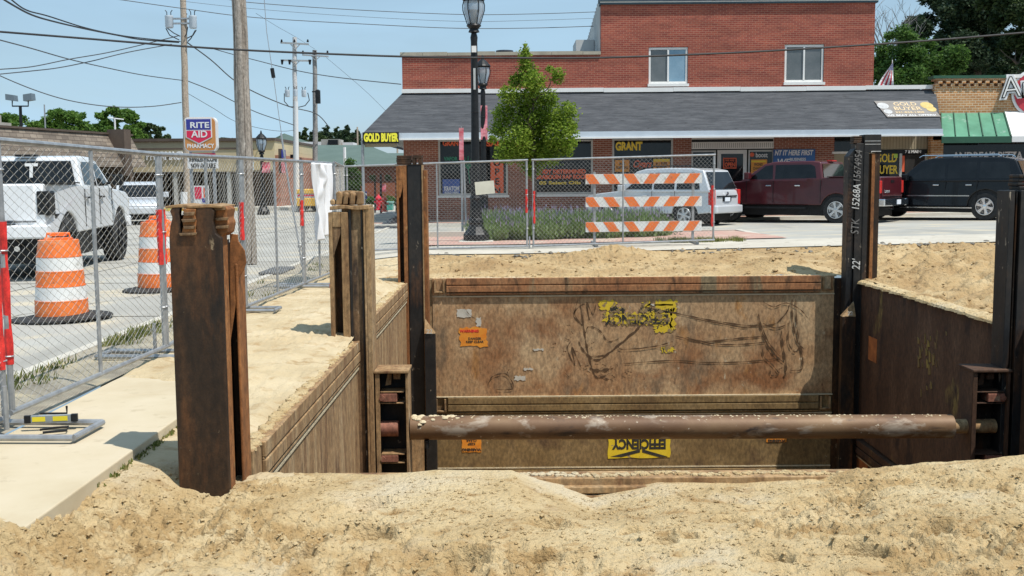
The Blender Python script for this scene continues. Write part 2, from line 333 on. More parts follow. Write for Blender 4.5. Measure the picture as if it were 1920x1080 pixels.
YN = 6.28                                             # inner face of the near side of the pit
CR = [(-400, 888), (0, 887), (200, 886), (300, 888), (340, 905), (420, 914), (480, 897), (600, 902), (700, 906), (820, 896), (960, 897), (1000, 910), (1060, 924), (1110, 942), (1170, 932),
      (1240, 918), (1400, 920), (1560, 910), (1620, 893), (1700, 887), (1800, 880), (1900, 872), (2100, 850)]
CRX = np.array([PX(a, b, 6.1) for a, b in CR]); CRZ = np.array([PZ(a, b, 6.1) for a, b in CR])
def sandz(x, y):
    n1 = fbm(x, y, 1.6, 5, 3); n2 = fbm(x, y, 6.5, 4, 11, True); n3 = fbm(x, y, 21, 3, 23, True); n4 = fbm(x, y, .6, 2, 31)
    zc = np.interp(x, CRX, CRZ)
    near = zc * sstep(5.0, 6.05, y) + (1 - sstep(5.0, 6.05, y)) * (-.17 + .02 * n4)
    near = near + .12 * np.exp(-((x - 2.6) / .6) ** 2 - ((y - 4.5) / .9) ** 2)       # mound at the lower right
    left = sstep(-1.85, -2.3, x)
    lz = -.052 + .09 * sstep(5.45, 4.7, y)
    near = near * (1 - left) + lz * left
    cn = fbm(x, y, 1.3, 4, 47)
    clod = sstep(-.12, .35, cn + .10 * sstep(-1.5, 1.2, x) + .15 * sstep(5.6, 4.9, y))
    smoothpatch = np.exp(-((x - .08) / .42) ** 2 - ((y - 5.7) / .33) ** 2) * 1.5 + np.exp(-((x + 1.1) / .45) ** 2 - ((y - 5.75) / .22) ** 2) * .8
    rough = (1 - .92 * np.clip(smoothpatch, 0, 1))
    edge = sstep(.1, .45, np.abs(n2))
    n5 = fbm(x, y, 12, 2, 91, True); n6 = fbm(x, y, 27, 2, 95, True)
    keep = 1 - .75 * sstep(5.85, 6.15, y)
    near = near + rough * keep * (.018 * n1 * sstep(6.1, 5.3, y) + .004 * n1 - (.008 + .036 * clod) * n2 - .012 * clod * sstep(6.0, 5.5, y) * fbm(x, y, 3.1, 2, 203, True) - (.006 + .034 * clod) * n5 - (.003 + .026 * clod) * n6)
    for (hx, hy, rx_, ry_, dp, an) in HOLES:
        c_, s_ = math.cos(an), math.sin(an); u = (x - hx) * c_ + (y - hy) * s_; v = -(x - hx) * s_ + (y - hy) * c_
        q = (u / rx_) ** 2 + (v / ry_) ** 2
        near = near - 1.5 * dp * np.exp(-q ** 2) + dp * .7 * np.exp(-((np.sqrt(q + 1e-6) - 1.5) / .35) ** 2) * (v > 0)
    # left strip
    zw = np.interp(y, [6, 6.5, 10.4, 11.2, 16, 17], [-.10, -.06, -.03, .03, .05, .10]); trd = sstep(.15, .5, fbm(x, y, 2.2, 3, 101)) * sstep(-2.9, -2.4, x)
    t = np.clip((x + 3.0) / (-1.63 + 3.0), 0, 1)
    cover = sstep(7.6, 8.8, y + .35 * n1 - .25 * sstep(-2.2, -1.7, x))
    base = -.13 + (.05 + .13) * cover
    strip = base * (1 - t ** 2.2) + zw * t ** 2.2
    bare = np.where((x > -2.3) & (y < 8.8), -.05 + .008 * n1, base)
    strip = np.where(y < 8.8, np.maximum(strip, bare), strip)
    strip = strip + (.026 * n1 - .018 * n2 - (.004 + .022 * trd) * fbm(x, y, 13, 2, 91, True)) * sstep(6.0, 7.2, y) + .03 * np.exp(-((x + 2.25) / .3) ** 2 - ((y - 13.6) / 1.2) ** 2)
    strip = strip + .12 * np.exp(-((x + 1.95) / .22) ** 2 - ((y - 14.9) / .8) ** 2) * (1 + .8 * n2)
    gg = g(x, y)
    m1 = .20 * np.exp(-((x - 1.8) / 1.1) ** 2 - ((y - 18.9) / .75) ** 2) + .10 * np.exp(-((x + .5) / .8) ** 2 - ((y - 18.2) / .7) ** 2) + .05 * np.exp(-((x - 3.9) / .9) ** 2 - ((y - 18.6) / .8) ** 2)
    m1 = m1 + .04 * np.exp(-((x - 2.0) / 2.4) ** 2 - ((y - 17.5) / .6) ** 2) + .17 * np.exp(-((x - 4.5) / .55) ** 2 - ((y - 17.2) / .5) ** 2)
    far = gg + m1 * (1.25 + .3 * n2) + .03 * n1 - .035 * fbm(x, y, 3.6, 3, 221, True) * (.5 + 2 * m1) - .022 * fbm(x, y, 8, 2, 225, True)
    far = far * sstep(15.8, 17.0, y) + (.07 + .01 * n2) * (1 - sstep(15.8, 17.0, y))
    right = gg * (.5 + .5 * sstep(15, 20, y)) - .02 * sstep(20, 17, y) + .14 * np.exp(-((x - 7.9) / 1.3) ** 2 - ((y - 18.4) / 1.3) ** 2) + .22 * np.exp(-((x - 7.4) / 1.0) ** 2 - ((y - 14.6) / 1.1) ** 2) \
        + .22 * np.exp(-((x - 10.5) / 2) ** 2 - ((y - 16) / 2.5) ** 2) + (.07 * n1 - .10 * fbm(x, y, 2.6, 3, 231, True) - .05 * fbm(x, y, 6.5, 2, 235, True)) * sstep(5.2, 5.7, x)
    k = sstep(3.9, 5.8, x); z2 = far * (1 - k) + right * k
    k = sstep(-1.75, -1.0, x) * sstep(15.6, 16.6, y) + sstep(16.6, 18.5, y) * (1 - sstep(-1.75, -1.0, x)); z3 = strip * (1 - k) + z2 * k
    z3 = np.where(x > 2, z2, z3)
    wl = sstep(-1.62, -1.85, x)
    kk = sstep(5.8, 6.6, y) * wl + sstep(6.4, 9.0, y) * (1 - wl)
    z = near * (1 - kk) + z3 * kk
    e = sstep(20.9, 19.9, y) * sstep(13.5, 12.3, x)
    z = z * e + (gg - .012) * (1 - e)
    z = np.where(x < -3.2, np.minimum(z, -.01), z)
    return z
_rh = random.Random(66)
HOLES = []
for (a_, b_, r_, d_) in ((700, 985, .10, .05), (1010, 1035, .09, .055), (1620, 1030, .085, .09), (1380, 960, .07, .04), (870, 1035, .11, .05), (430, 1000, .06, .05), (570, 1020, .05, .05), (1240, 1005, .07, .05), (1180, 985, .05, .03), (1290, 1000, .04, .05), (1750, 1000, .08, .05), (1460, 1040, .06, .05), (690, 940, .1, .03), (250, 1010, .05, .04), (1030, 975, .08, .04)):
    d = ray(a_, b_); k_ = (-.15 - CAMZ) / d.z; HOLES.append((d.x * k_, d.y * k_, r_, r_ * .55, d_, _rh.uniform(-.6, .6)))

def grid(name, xs, ys, zf, mat_, hole=None):
    X, Y = np.meshgrid(xs, ys); Z = zf(X, Y); ny, nx = X.shape
    V = np.stack([X, Y, Z], -1).reshape(-1, 3)
    I, J = np.meshgrid(np.arange(nx - 1), np.arange(ny - 1)); I = I.ravel(); J = J.ravel()
    if hole is not None:
        cx = (xs[I] + xs[I + 1]) / 2; cy = (ys[J] + ys[J + 1]) / 2
        k = ~hole(cx, cy); I = I[k]; J = J[k]
    a = J * nx + I
    F = np.stack([a, a + 1, a + nx + 1, a + nx], -1)
    me = bpy.data.meshes.new(name); me.from_pydata(V.tolist(), [], F.tolist()); me.materials.append(mat_)
    for p in me.polygons: p.use_smooth = True
    o = bpy.data.objects.new(name, me); COL.objects.link(o); XF[o.name] = Matrix(); return o
def ax(*segs):
    out = []
    for a, b, d in segs:
        n = max(1, int(round((b - a) / d))); out += list(np.linspace(a, b, n + 1)[:-1])
    out.append(segs[-1][1]); return np.array(out)

HX0, HX1, HY0, HY1 = -3.3, 13.5, -3.0, 20.9
gx = ax((-600, -100, 60), (-100, -20, 10), (-20, HX0, .8), (HX0, HX1, .6), (HX1, 30, 1.0), (30, 100, 10), (100, 600, 60))
gy = ax((-200, -20, 30), (-20, HY0, 2.0), (HY0, HY1, .6), (HY1, 45, .7), (45, 120, 8), (120, 900, 60))
ground = grid('ground', gx, gy, lambda X, Y: g(X, Y), ROAD, hole=lambda x, y: (x > HX0) & (x < HX1) & (y > HY0) & (y < HY1))
tag(ground, kind='structure')
sx_ = ax((HX0, -2.7, .05), (-2.7, -1.63, .0115), (-1.63, 2.75, .0115), (2.75, 5.30, .04), (5.30, 8.5, .04), (8.5, HX1, .12))
sy_ = ax((HY0, 3.5, .4), (3.5, 4.25, .05), (4.25, YN, .0105), (YN, 16.4, .05), (16.4, HY1, .05))
def thole(x, y): return (y > YN) & (y < 16.4) & (x > -1.63) & (x < 5.30)
sand = grid('sand_ground', sx_, sy_, sandz, SAND, hole=thole); tag(sand, kind='structure')
av = np.empty(len(sand.data.vertices) * 3); sand.data.vertices.foreach_get('co', av); av = av.reshape(-1, 3)
_c = sstep(-.12, .35, fbm(av[:, 0], av[:, 1], 1.3, 4, 47) + .10 * sstep(-1.5, 1.2, av[:, 0]) + .15 * sstep(5.6, 4.9, av[:, 1])) * sstep(.0, .35, fbm(av[:, 0], av[:, 1], 9, 4, 131) + .12)
att = sand.data.attributes.new('damp', 'FLOAT', 'POINT'); att.data.foreach_set('value', (_c * .9).astype(np.float32))
sand.data.materials.append(SANDPALE); sand.data.materials.append(SANDFAR)
nf_ = len(sand.data.polygons); cc = np.empty(nf_ * 3); sand.data.polygons.foreach_get('center', cc); cc = cc.reshape(-1, 3); jx = .35 * fbm(cc[:, 0], cc[:, 1], 2.5, 4, 77)
mi = np.where((cc[:, 1] > 6.3 + jx) & (cc[:, 0] < 0), 1, 0); mi = np.where((cc[:, 1] > 15.2 + 3 * jx) & (cc[:, 0] > -1.9 + jx), 2, mi); mi = np.where((cc[:, 0] > 3.6 + jx) & (cc[:, 1] > 7.5 + 4 * jx), 2, mi)
sand.data.polygons.foreach_set('material_index', mi.astype(np.int32))
# clods lying on the sand
def clods(name, n, xr, yr, s0, s1, mt, seed):
    rn = random.Random(seed); mb = MB()
    for _ in range(n):
        x, y = rn.uniform(*xr), rn.uniform(*yr)
        if thole(np.array(x), np.array(y)): continue
        s = s0 + (s1 - s0) * rn.random() ** 3
        z = float(sandz(np.array([x]), np.array([y]))[0])
        vs = []
        for d in ((1, 0, 0), (-1, 0, 0), (0, 1, 0), (0, -1, 0), (0, 0, 1), (0, 0, -1), (.6, .6, .5), (-.6, .5, .6), (.5, -.6, .5), (-.5, -.6, .4)):
            q = Vector(d) * s * rn.uniform(.6, 1.2); vs.append((x + q.x, y + q.y, z + q.z * .7 + s * .15))
        fs = [(0, 6, 4), (0, 2, 6), (2, 4, 6), (1, 7, 2), (2, 7, 4), (1, 4, 7), (0, 4, 8), (0, 8, 3), (3, 8, 4), (1, 9, 4), (3, 4, 9), (1, 3, 9), (0, 5, 2), (2, 5, 1), (1, 5, 3), (3, 5, 0)]
        mb.add(vs, fs)
    return tag(mb.build(name, mt), kind='stuff')
tag(clods('sand_clods', 9000, (-2.4, 2.9), (4.2, 6.15), .003, .016, SAND, 3), 'small clumps of damp tan sand strewn over the foreground bank', 'sand clods', kind='stuff')
tag(clods('spoil_clods', 4200, (-1.2, 12.5), (10.0, 21.0), .008, .05, SANDFAR, 5), 'lumps of dug sand scattered behind and right of the trench', 'sand clods', kind='stuff')
tag(clods('broken_asphalt', 260, (-1.8, 11), (19.7, 20.9), .012, .075, mat('asphalt_bits', [(.10, .09, .075), (.2, .18, .15)], 9, 4, .95), 8), 'dark broken asphalt crumbs along the far edge of the sand', 'asphalt rubble', kind='stuff')

# sidewalk slab on the left, verge, kerbs
sl = MB()
for y0, y1 in ((2.0, 7.9), (7.905, 17.0)):
    sl.box(-3.22, -2.27, y0, y1, -.16, .008)
structure(sl, 'sidewalk', SLAB, bevel=.008)
MOSS = mat('moss', [(.12, .15, .05), (.35, .30, .2)], 12, 6, .95)
VERGE = mat('verge_dirt', [(.22, .19, .145), (.33, .29, .22), (.46, .41, .31)], 3, 9, .95, bump=.6, bscale=40, over=[((.5, .42, .28), 1.2, .5, .62, (1, 1, 1)), ((.14, .13, .08), 7, .62, .72, (1, 1, 1))])
vg = grid('verge', ax((-4.05, -3.24, .08)), ax((1, 22.4, .12)), lambda X, Y: .006 + .022 * vn(X * 5, Y * 5, 5) * sstep(-4.05, -3.85, X) * sstep(-3.22, -3.4, X), VERGE); tag(vg, kind='structure')
kb = MB().box(-4.16, -4.05, 1, 40, -.1, .02); structure(kb, 'kerb', KERB)
jt = MB()
for x in (-7.4, -10.6): jt.box(x, x + .03, 2, 60, .001, .005)
for y in (8.5, 12.6, 16.8, 21.0, 27, 33): jt.box(-16, -4.2, y, y + .03, .001, .006)
structure(jt, 'road_joints', mat('joint_tar', [(.10, .095, .085), (.2, .19, .16)], 8, 5, .95))
# weeds
def tuft(name, pts, h, n, mt, label, spread=.12, seed=1, cat='weeds'):
    rn = random.Random(seed); mb = MB()
    for (x, y, z) in pts:
        for _ in range(n):
            a = rn.uniform(0, 6.28); r = spread * rn.random() ** .6; bx, by = x + r * math.cos(a), y + r * math.sin(a)
            hh = h * rn.uniform(.4, 1); lx, ly = rn.gauss(0, .35) * hh, rn.gauss(0, .35) * hh; t = rn.uniform(0, 3.14); w_ = .005 * (1 + rn.random())
            dx, dy = math.cos(t) * w_, math.sin(t) * w_
            mb.add([(bx - dx, by - dy, z), (bx + dx, by + dy, z), (bx + lx * .5 + dx * .7, by + ly * .5 + dy * .7, z + hh * .6), (bx + lx * .5 - dx * .7, by + ly * .5 - dy * .7, z + hh * .6), (bx + lx, by + ly, z + hh)], [(0, 1, 2, 3), (3, 2, 4)])
    o = mb.build(name, mt); return tag(o, label, cat, kind='stuff')
GRASS = leafmat('grass_blades', [(.10, .14, .03), (.20, .22, .06), (.34, .30, .12)])
pp = []
rn = random.Random(4)
for _ in range(30):
    y = rn.uniform(10.6, 12.4); pp.append((-3.95 + rn.uniform(-.05, .22), rn.gauss(10.9, .45), .01))
for _ in range(14):
    y = rn.uniform(8.0, 9.3); pp.append((-3.9 + rn.uniform(-.1, .15), y, .01))
for _ in range(14):
    y = rn.uniform(13, 20); pp.append((-3.6 + rn.uniform(-.35, .35), y, .01))
tuft('weeds', pp, .10, 16, GRASS, 'thin green weeds growing along the kerb behind the left fence', .09, 3)
pp = [(-2.265 + rn.uniform(-.005, .02), rn.gauss(6.4, .35), -.055) for _ in range(45)]
tuft('moss_weeds', pp, .03, 6, GRASS, 'dull green moss along the broken edge of the sidewalk slab', .03, 5)

# ---------------------------------------------------------------- trench
fl = MB().box(-2.4, 6.2, 6.2, 16.6, -4.9, -4.7); structure(fl, 'trench_floor', SANDFAR)
# earth behind the lower walls so no light leaks
def panel(name, label, loc, rotz, Ln, ztop, zbot, plate_m, rail_m, top=True, bot=True, zt=None, pocket=True, rd=.75, group='steel trench shoring panels'):
    """local: x along the wall, -y into the trench; zt = (ztop at start, ztop at end) slope"""
    t = thing(name, label, 'steel shoring', loc, rotz, group)
    pl = MB().box(0, Ln, 0, .10, zbot, ztop - (.0 if not top else .004)); pl.build('plate', plate_m, t, world=False, bevel=.004)
    def rail(z, up):
        m = MB(); e = .22
        s = 1 if up else -1
        for a, b, d in ((0.0, .100, .07), (.118, .212, .075), (.230, .255, .055)):
            m.box(e, Ln - e, -d * rd, -.001, z - s * a, z - s * b)
        MB().box(.0, Ln, -.014, -.002, z - s * .295, z - s * .275).build('lip', CRUST, t, world=False)
        m.box(e, Ln - e, -.045 * rd, -.002, z - s * .10, z - s * .12)
        m.build('rail', rail_m, t, world=False, bevel=.006)
        if pocket:
            for x0 in (.03, Ln - .19):
                lg = MB(); lg.box(x0, x0 + .16, -.05, -.002, z - s * .20, z - s * .225); lg.box(x0, x0 + .025, -.05, -.002, z - s * .02, z - s * .20); lg.box(x0 + .135, x0 + .16, -.06, -.002, z - s * .02, z - s * .20)
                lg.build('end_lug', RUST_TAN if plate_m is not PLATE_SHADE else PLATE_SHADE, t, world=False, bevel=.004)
    if top: rail(ztop, True)
    if bot: rail(zbot, False)
    return t
zF = PZ(1180, 519, 16.3)
x0F, x1F = PX(812, 640, 16.3), PX(1562, 640, 16.3)
zS = PZ(1180, 742, 16.3)
farU = panel('steel_shoring', 'wide rusty tan steel panel with yellow sticker remains across the far side of the pit', (x0F, 16.3, 0), 0, x1F - x0F, zF, zS, PLATE_TAN, PLATE_RED, bot=False)
MB().box(x0F, x1F, 16.262, 16.298, zS - .001, zS + .012).build('ledge_sand', CRUST, farU)
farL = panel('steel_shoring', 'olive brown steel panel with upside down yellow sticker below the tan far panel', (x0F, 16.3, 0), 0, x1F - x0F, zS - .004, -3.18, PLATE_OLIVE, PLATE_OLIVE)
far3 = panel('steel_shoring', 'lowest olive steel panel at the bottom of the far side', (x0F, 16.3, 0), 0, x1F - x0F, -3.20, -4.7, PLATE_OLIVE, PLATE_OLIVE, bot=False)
MB().box(-1.63, x0F - .003, 16.31, 16.4, -4.7, zF - .02).build('corner_plate', RUST_TAN, thing('corner_filler', 'tan steel strip closing the far left corner of the pit behind the black post', 'steel plate', (-1.4, 16.35, -4.7)))
fil = MB().box(x1F + .005, 5.4, 16.31, 16.4, -4.7, zF - .05)  # filler strip, coloured dark to stand for the shadow beside the post
fil.build('corner_plate', RUST_DARK, thing('corner_filler', 'shadow-coloured steel strip closing the far right corner of the pit beside the black post', 'steel plate', (5.2, 16.35, -4.7)))
def leftpanel(name, label, X, y0, y1, zt, zb, tier):
    return panel(name, label, (X, y0, 0), math.pi / 2, y1 - y0, zt, zb, RUST_TAN, RUST_TAN if tier == 0 else RUST_STREAK, bot=False, pocket=False, rd=.4)
AB = leftpanel('steel_shoring', 'tan weathered steel panel running from the nearest left post to the middle one', -1.60, 6.42, 11.2, -.05, -2.3, 0)
AB2 = leftpanel('steel_shoring', 'lower steel panel under the near left panel, hidden in the pit', -1.60, 6.42, 10.82, -2.32, -4.7, 1)
BC = leftpanel('steel_shoring', 'tan weathered steel panel between the middle left post and the far left corner post', -1.60, 11.25, 16.28, .05, -2.3, 0)
BC2 = leftpanel('steel_shoring', 'lower steel panel under the far left panel, behind the brace frame', -1.60, 11.25, 16.28, -2.32, -4.7, 1)
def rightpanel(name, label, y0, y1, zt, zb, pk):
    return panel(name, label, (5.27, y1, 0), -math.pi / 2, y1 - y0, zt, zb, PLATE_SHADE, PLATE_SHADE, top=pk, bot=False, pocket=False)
DE = rightpanel('steel_shoring', 'shade-darkened brown steel panel on the right side between the two black posts', 11.3, 16.25, .02, -2.35, False)
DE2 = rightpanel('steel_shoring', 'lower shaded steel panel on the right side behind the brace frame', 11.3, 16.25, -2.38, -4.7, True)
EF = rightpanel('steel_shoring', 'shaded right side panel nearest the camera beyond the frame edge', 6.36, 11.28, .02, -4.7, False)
zN = PZ(1400, 890, 6.3)
NR = panel('steel_shoring', 'sand covered near steel panel whose top rail shows through the foreground sand', (5.2, 6.36, 0), math.pi, 6.7, zN, -4.7, RUST_TAN, RUST_TAN, bot=False, pocket=False)
nf = MB().box(-1.3, 5.15, 6.27, 6.358, zN - .032, zN - .008).box(-1.3, 5.15, 6.215, 6.358, zN - .085, zN - .045).box(-1.3, 5.15, 6.19, 6.20, zN - .5, zN - .09)
nf.build('outer_rail', RUST_TAN, NR, bevel=.005)
# sand caps lying on wall tops
def cap(name, label, pts, wdt, h, seed):
    rn = random.Random(seed); mb = MB()
    for (x, y, z) in pts:
        for _ in range(3):
            s = rn.uniform(.4, 1) * h; c = Vector((x + rn.uniform(-wdt, wdt), y + rn.uniform(-wdt, wdt), z))
            mb.lathe([(s * 1.3, -.01), (s * 1.15, s * .25), (s * .6, s * .5 * rn.uniform(.7, 1.2)), (s * .1, s * .6)], c, 6)
    return tag(mb.build(name, SAND, smooth=True), label, 'sand', kind='stuff')
cap('sand_lumps', 'loose sand lying along the top of the near panel', [(x, 6.33 + .02 * math.sin(x * 9), zN) for x in np.arange(-1.3, 5.1, .03)], .03, .02, 4)
cap('sand_lumps', 'loose sand lumps along the top edge of the shaded right panel', [(5.33, y, .0) for y in np.arange(11.3, 16.2, .035)], .05, .085, 9)
cap('sand_lumps', 'loose sand along the top of the far panel', [(x, 16.37, zF - .01) for x in np.arange(x0F, x1F, .07)], .03, .04, 12)
cap('sand_lumps', 'loose sand along the top edges of the left panels', [(-1.66, y, .045 if y > 11.2 else -.055) for y in np.arange(6.5, 16.2, .06)], .03, .035, 15)

# stickers on the far panels
YEL = mat('sticker_yellow', [(.75, .52, .02), (.85, .62, .04)], 8, 6, .5, over=[((.36, .25, .13), 11, .60, .64, (1, 1, 1))])
ORS = mat('sticker_orange', [(.75, .22, .02), (.82, .34, .04)], 8, 5, .5, over=[((.38, .2, .08), 14, .62, .66, (1, 1, 1))])
INK = mat('sticker_ink', [(.015, .015, .014), (.05, .045, .035)], 9, 5, .6)
WHT = mat('sticker_white', [(.5, .46, .38), (.62, .58, .5)], 9, 5, .6)
INK2 = mat('worn_ink', [(.012, .012, .010), (.03, .028, .02)], 9, 5, .6, over=[((.27, .18, .085), 13, .50, .54, (1, 1, 1)), ((.6, .42, .04), 21, .58, .62, (1, 1, 1))])
YEL2 = mat('worn_yellow', [(.62, .42, .02), (.72, .52, .03)], 8, 6, .6, over=[((.27, .18, .085), 9, .52, .56, (1, 1, 1)), ((.04, .035, .02), 17, .60, .64, (1, 1, .6))])
SCRATCH = mat('gouge_mark', [(.075, .037, .015), (.12, .065, .028)], 9, 5, .9)
def ragged(mb, x0, x1, z0, z1, Y, seed, amp=.02, n=8):
    rn = random.Random(seed); pts = []
    for i in range(n): pts.append((x0 + (x1 - x0) * i / n, z0 + rn.uniform(-amp, amp)))
    for i in range(n): pts.append((x1 + rn.uniform(-amp, amp), z0 + (z1 - z0) * i / n))
    for i in range(n): pts.append((x1 - (x1 - x0) * i / n, z1 + rn.uniform(-amp, amp)))
    for i in range(n): pts.append((x0 + rn.uniform(-amp, amp), z1 - (z1 - z0) * i / n))
    mb.prism(pts, Y - .003, Y, 'xz')
YW = 16.297
def stk(name, px0, py0, px1, py1, m, par, seed, amp=.015, Y=YW):
    a, b, c, d = rect(px0, py0, px1, py1, Y); mb = MB(); ragged(mb, a, b, c, d, Y, seed, amp); return mb.build(name, m, par)
for i, (a, b, c, d) in enumerate([(1125, 564, 1156, 583), (1205, 566, 1222, 578), (1226, 563, 1268, 584), (1131, 585, 1150, 605), (1152, 587, 1184, 609), (1186, 587, 1222, 608), (1222, 584, 1258, 610), (1257, 580, 1266, 617), (1228, 612, 1262, 622), (1240, 650, 1263, 661)]):
    stk('torn_sticker', a, b, c, d, YEL2, farU, 20 + i, .03)
for (a, b, c, d) in [(1144, 576, 1172, 586), (1200, 577, 1222, 587), (1227, 580, 1255, 586)]: stk('sticker_ink', a, b, c, d, INK2, farU, a, .02, YW - .004)
c_ = P(1195, 598, YW - .005); text('sticker_lettering', 'EFFICIENCY', frame(c_, (-1, 0, 0), (0, 0, -1)), .20, INK2, farU, .008, .002, fit=.98)
os_ = stk('warning_sticker', 862, 614, 913, 650, ORS, farU, 5, .02); c_ = P(880, 621, YW - .004); text('lettering', 'WARNING', frame(c_, (1, 0, 0), (0, 0, 1)), .06, REDTAPE, os_, .003, .002)
c_ = P(890, 638, YW - .004); text('lettering', 'DANGER\nKEEP CLEAR', frame(c_, (1, 0, 0), (0, 0, 1)), .05, INK, os_, .001, .002)
stk('paper_label', 857, 580, 884, 595, WHT, farU, 6, .01); stk('chalk_smear', 1215, 570, 1262, 573, WHT, farU, 8, .005)
for i, (a, b, c, d) in enumerate([(965, 705, 985, 713), (982, 690, 999, 694), (1000, 654, 1020, 657), (893, 596, 902, 612)]): stk('chalk_smear', a, b, c, d, WHT, farU, 40 + i, .012)
ys_ = stk('sticker', 1140, 800, 1257, 858, YEL, farL, 31, .012)
text('lettering', 'EFFICIENCY', frame(P(1199, 832, YW - .004), (-1, 0, 0), (0, 0, -1)), .21, INK, ys_, .010, .002, fit=.84)
text('lettering', 'PRODUCTION INC', frame(P(1199, 819, YW - .004), (-1, 0, 0), (0, 0, -1)), .09, INK, ys_, .003, .002, fit=.8)
mb = MB(); 
for q in ([(1145, 856), (1200, 842), (1200, 848), (1165, 857)], [(1252, 856), (1204, 842), (1204, 848), (1236, 857)]):
    pts = [P(a, b, YW) for a, b in q]; mb.prism([(p.x, p.z) for p in pts], YW - .006, YW - .002, 'xz')
mb.build('swoosh', INK, ys_)
ow = stk('warning_sticker', 866, 800, 902, 848, ORS, farL, 33, .006); text('lettering', 'WARNING', frame(P(884, 843, YW - .004), (-1, 0, 0), (0, 0, -1)), .06, INK, ow, .003, .002)
text('lettering', 'KEEP\nCLEAR', frame(P(884, 829, YW - .004), (-1, 0, 0), (0, 0, -1)), .055, INK, ow, .001, .002)
ow = stk('warning_sticker', 1437, 806, 1475, 829, ORS, farL, 34, .006); text('lettering', 'WARNING', frame(P(1456, 826, YW - .004), (-1, 0, 0), (0, 0, -1)), .055, INK, ow, .003, .002)
def rub(mb, pts, wd, Y=YW):
    q = [P(a, b, Y) for a, b in pts]
    # smooth polyline
    s = []
    for i in range(len(q) - 1):
        p0 = q[max(i - 1, 0)]; p1 = q[i]; p2 = q[i + 1]; p3 = q[min(i + 2, len(q) - 1)]
        for k in range(6):
            t = k / 6; s.append(.5 * ((2 * p1) + (p2 - p0) * t + (2 * p0 - 5 * p1 + 4 * p2 - p3) * t * t + (3 * p1 - p0 - 3 * p2 + p3) * t ** 3))
    s.append(q[-1]); n = len(s); L_, R_ = [], []
    for i, p in enumerate(s):
        d = (s[min(i + 1, n - 1)] - s[max(i - 1, 0)]); d.y = 0; d.normalize(); m = Vector((-d.z, 0, d.x)) * wd * (.55 + .45 * math.sin(i * 1.7)) * min(1, (i + 1) / 4, (n - i) / 4)
        L_.append((p.x + m.x, Y, p.z + m.z)); R_.append((p.x - m.x, Y, p.z - m.z))
    mb.add(L_ + R_, [(i, i + 1, n + i + 1, n + i) for i in range(n - 1)])
sg = MB(); yk = [YW - .0005]
def sq(pts, wd=.014):
    yk[0] -= .00035; rub(sg, pts, wd, yk[0])
sq([(1083, 563), (1078, 590), (1092, 610), (1075, 590), (1096, 570), (1105, 600), (1100, 566), (1112, 590), (1118, 566)], .010)
sq([(1088, 570), (1094, 610), (1100, 650), (1110, 690), (1120, 708), (1140, 702)], .018)
sq([(1070, 640), (1064, 655), (1078, 685), (1072, 650), (1090, 690)], .012); sq([(1085, 640), (1096, 660), (1120, 675), (1150, 655), (1185, 625), (1205, 608)], .02)
sq([(1100, 668), (1135, 665), (1170, 640), (1200, 615)], .012); sq([(1098, 625), (1104, 612), (1125, 620), (1140, 640), (1160, 635)], .01)
sq([(1105, 690), (1125, 695), (1150, 690)], .03); sq([(1125, 705), (1142, 712)], .022); sq([(1060, 635), (1068, 638)], .015); sq([(1060, 700), (1068, 708)], .01)
sq([(1205, 575), (1280, 590), (1330, 600), (1400, 610), (1450, 608), (1475, 585), (1480, 570)], .014); sq([(1300, 597), (1360, 608), (1395, 614), (1425, 607)], .012)
sq([(1266, 630), (1320, 640), (1390, 634), (1430, 631)], .016); sq([(1285, 632), (1340, 645), (1400, 645), (1445, 640)], .013); sq([(1170, 682), (1260, 676), (1330, 680), (1400, 678), (1460, 672)], .013)
sq([(1422, 588), (1428, 620), (1440, 650), (1455, 668), (1470, 680)], .02); sq([(1424, 600), (1440, 640), (1462, 668)], .016); sq([(1428, 640), (1432, 668), (1448, 684), (1460, 701), (1446, 704), (1444, 690)], .012)
sq([(1485, 560), (1486, 600), (1495, 640), (1508, 655)], .016); sq([(1492, 560), (1494, 610), (1500, 650), (1505, 690), (1482, 695)], .012); sq([(1430, 606), (1455, 615), (1480, 606)], .012)
sq([(1465, 620), (1468, 650), (1474, 690), (1470, 708)], .02); sq([(1480, 600), (1478, 640), (1490, 660), (1502, 650), (1504, 690)], .012); sq([(1430, 565), (1450, 575), (1475, 568), (1500, 580), (1515, 597)], .009)
sq([(1205, 652), (1235, 648), (1262, 640)], .012); sq([(1160, 650), (1170, 655), (1240, 650)], .010); sq([(915, 720), (925, 705), (950, 702), (962, 728), (930, 730)], .012)
sq([(950, 700), (955, 692)], .012); sq([(870, 575), (880, 590), (895, 600)], .006)
for i in range(26):
    a, b = random.choice([(1115, 695), (1470, 690), (1080, 650), (1150, 690)]); a += random.gauss(0, 22); b += random.gauss(0, 14); sq([(a, b), (a + random.uniform(2, 9), b + random.uniform(-4, 5))], random.uniform(.008, .02))
sg.build('gouge_marks', SCRATCH, farU)
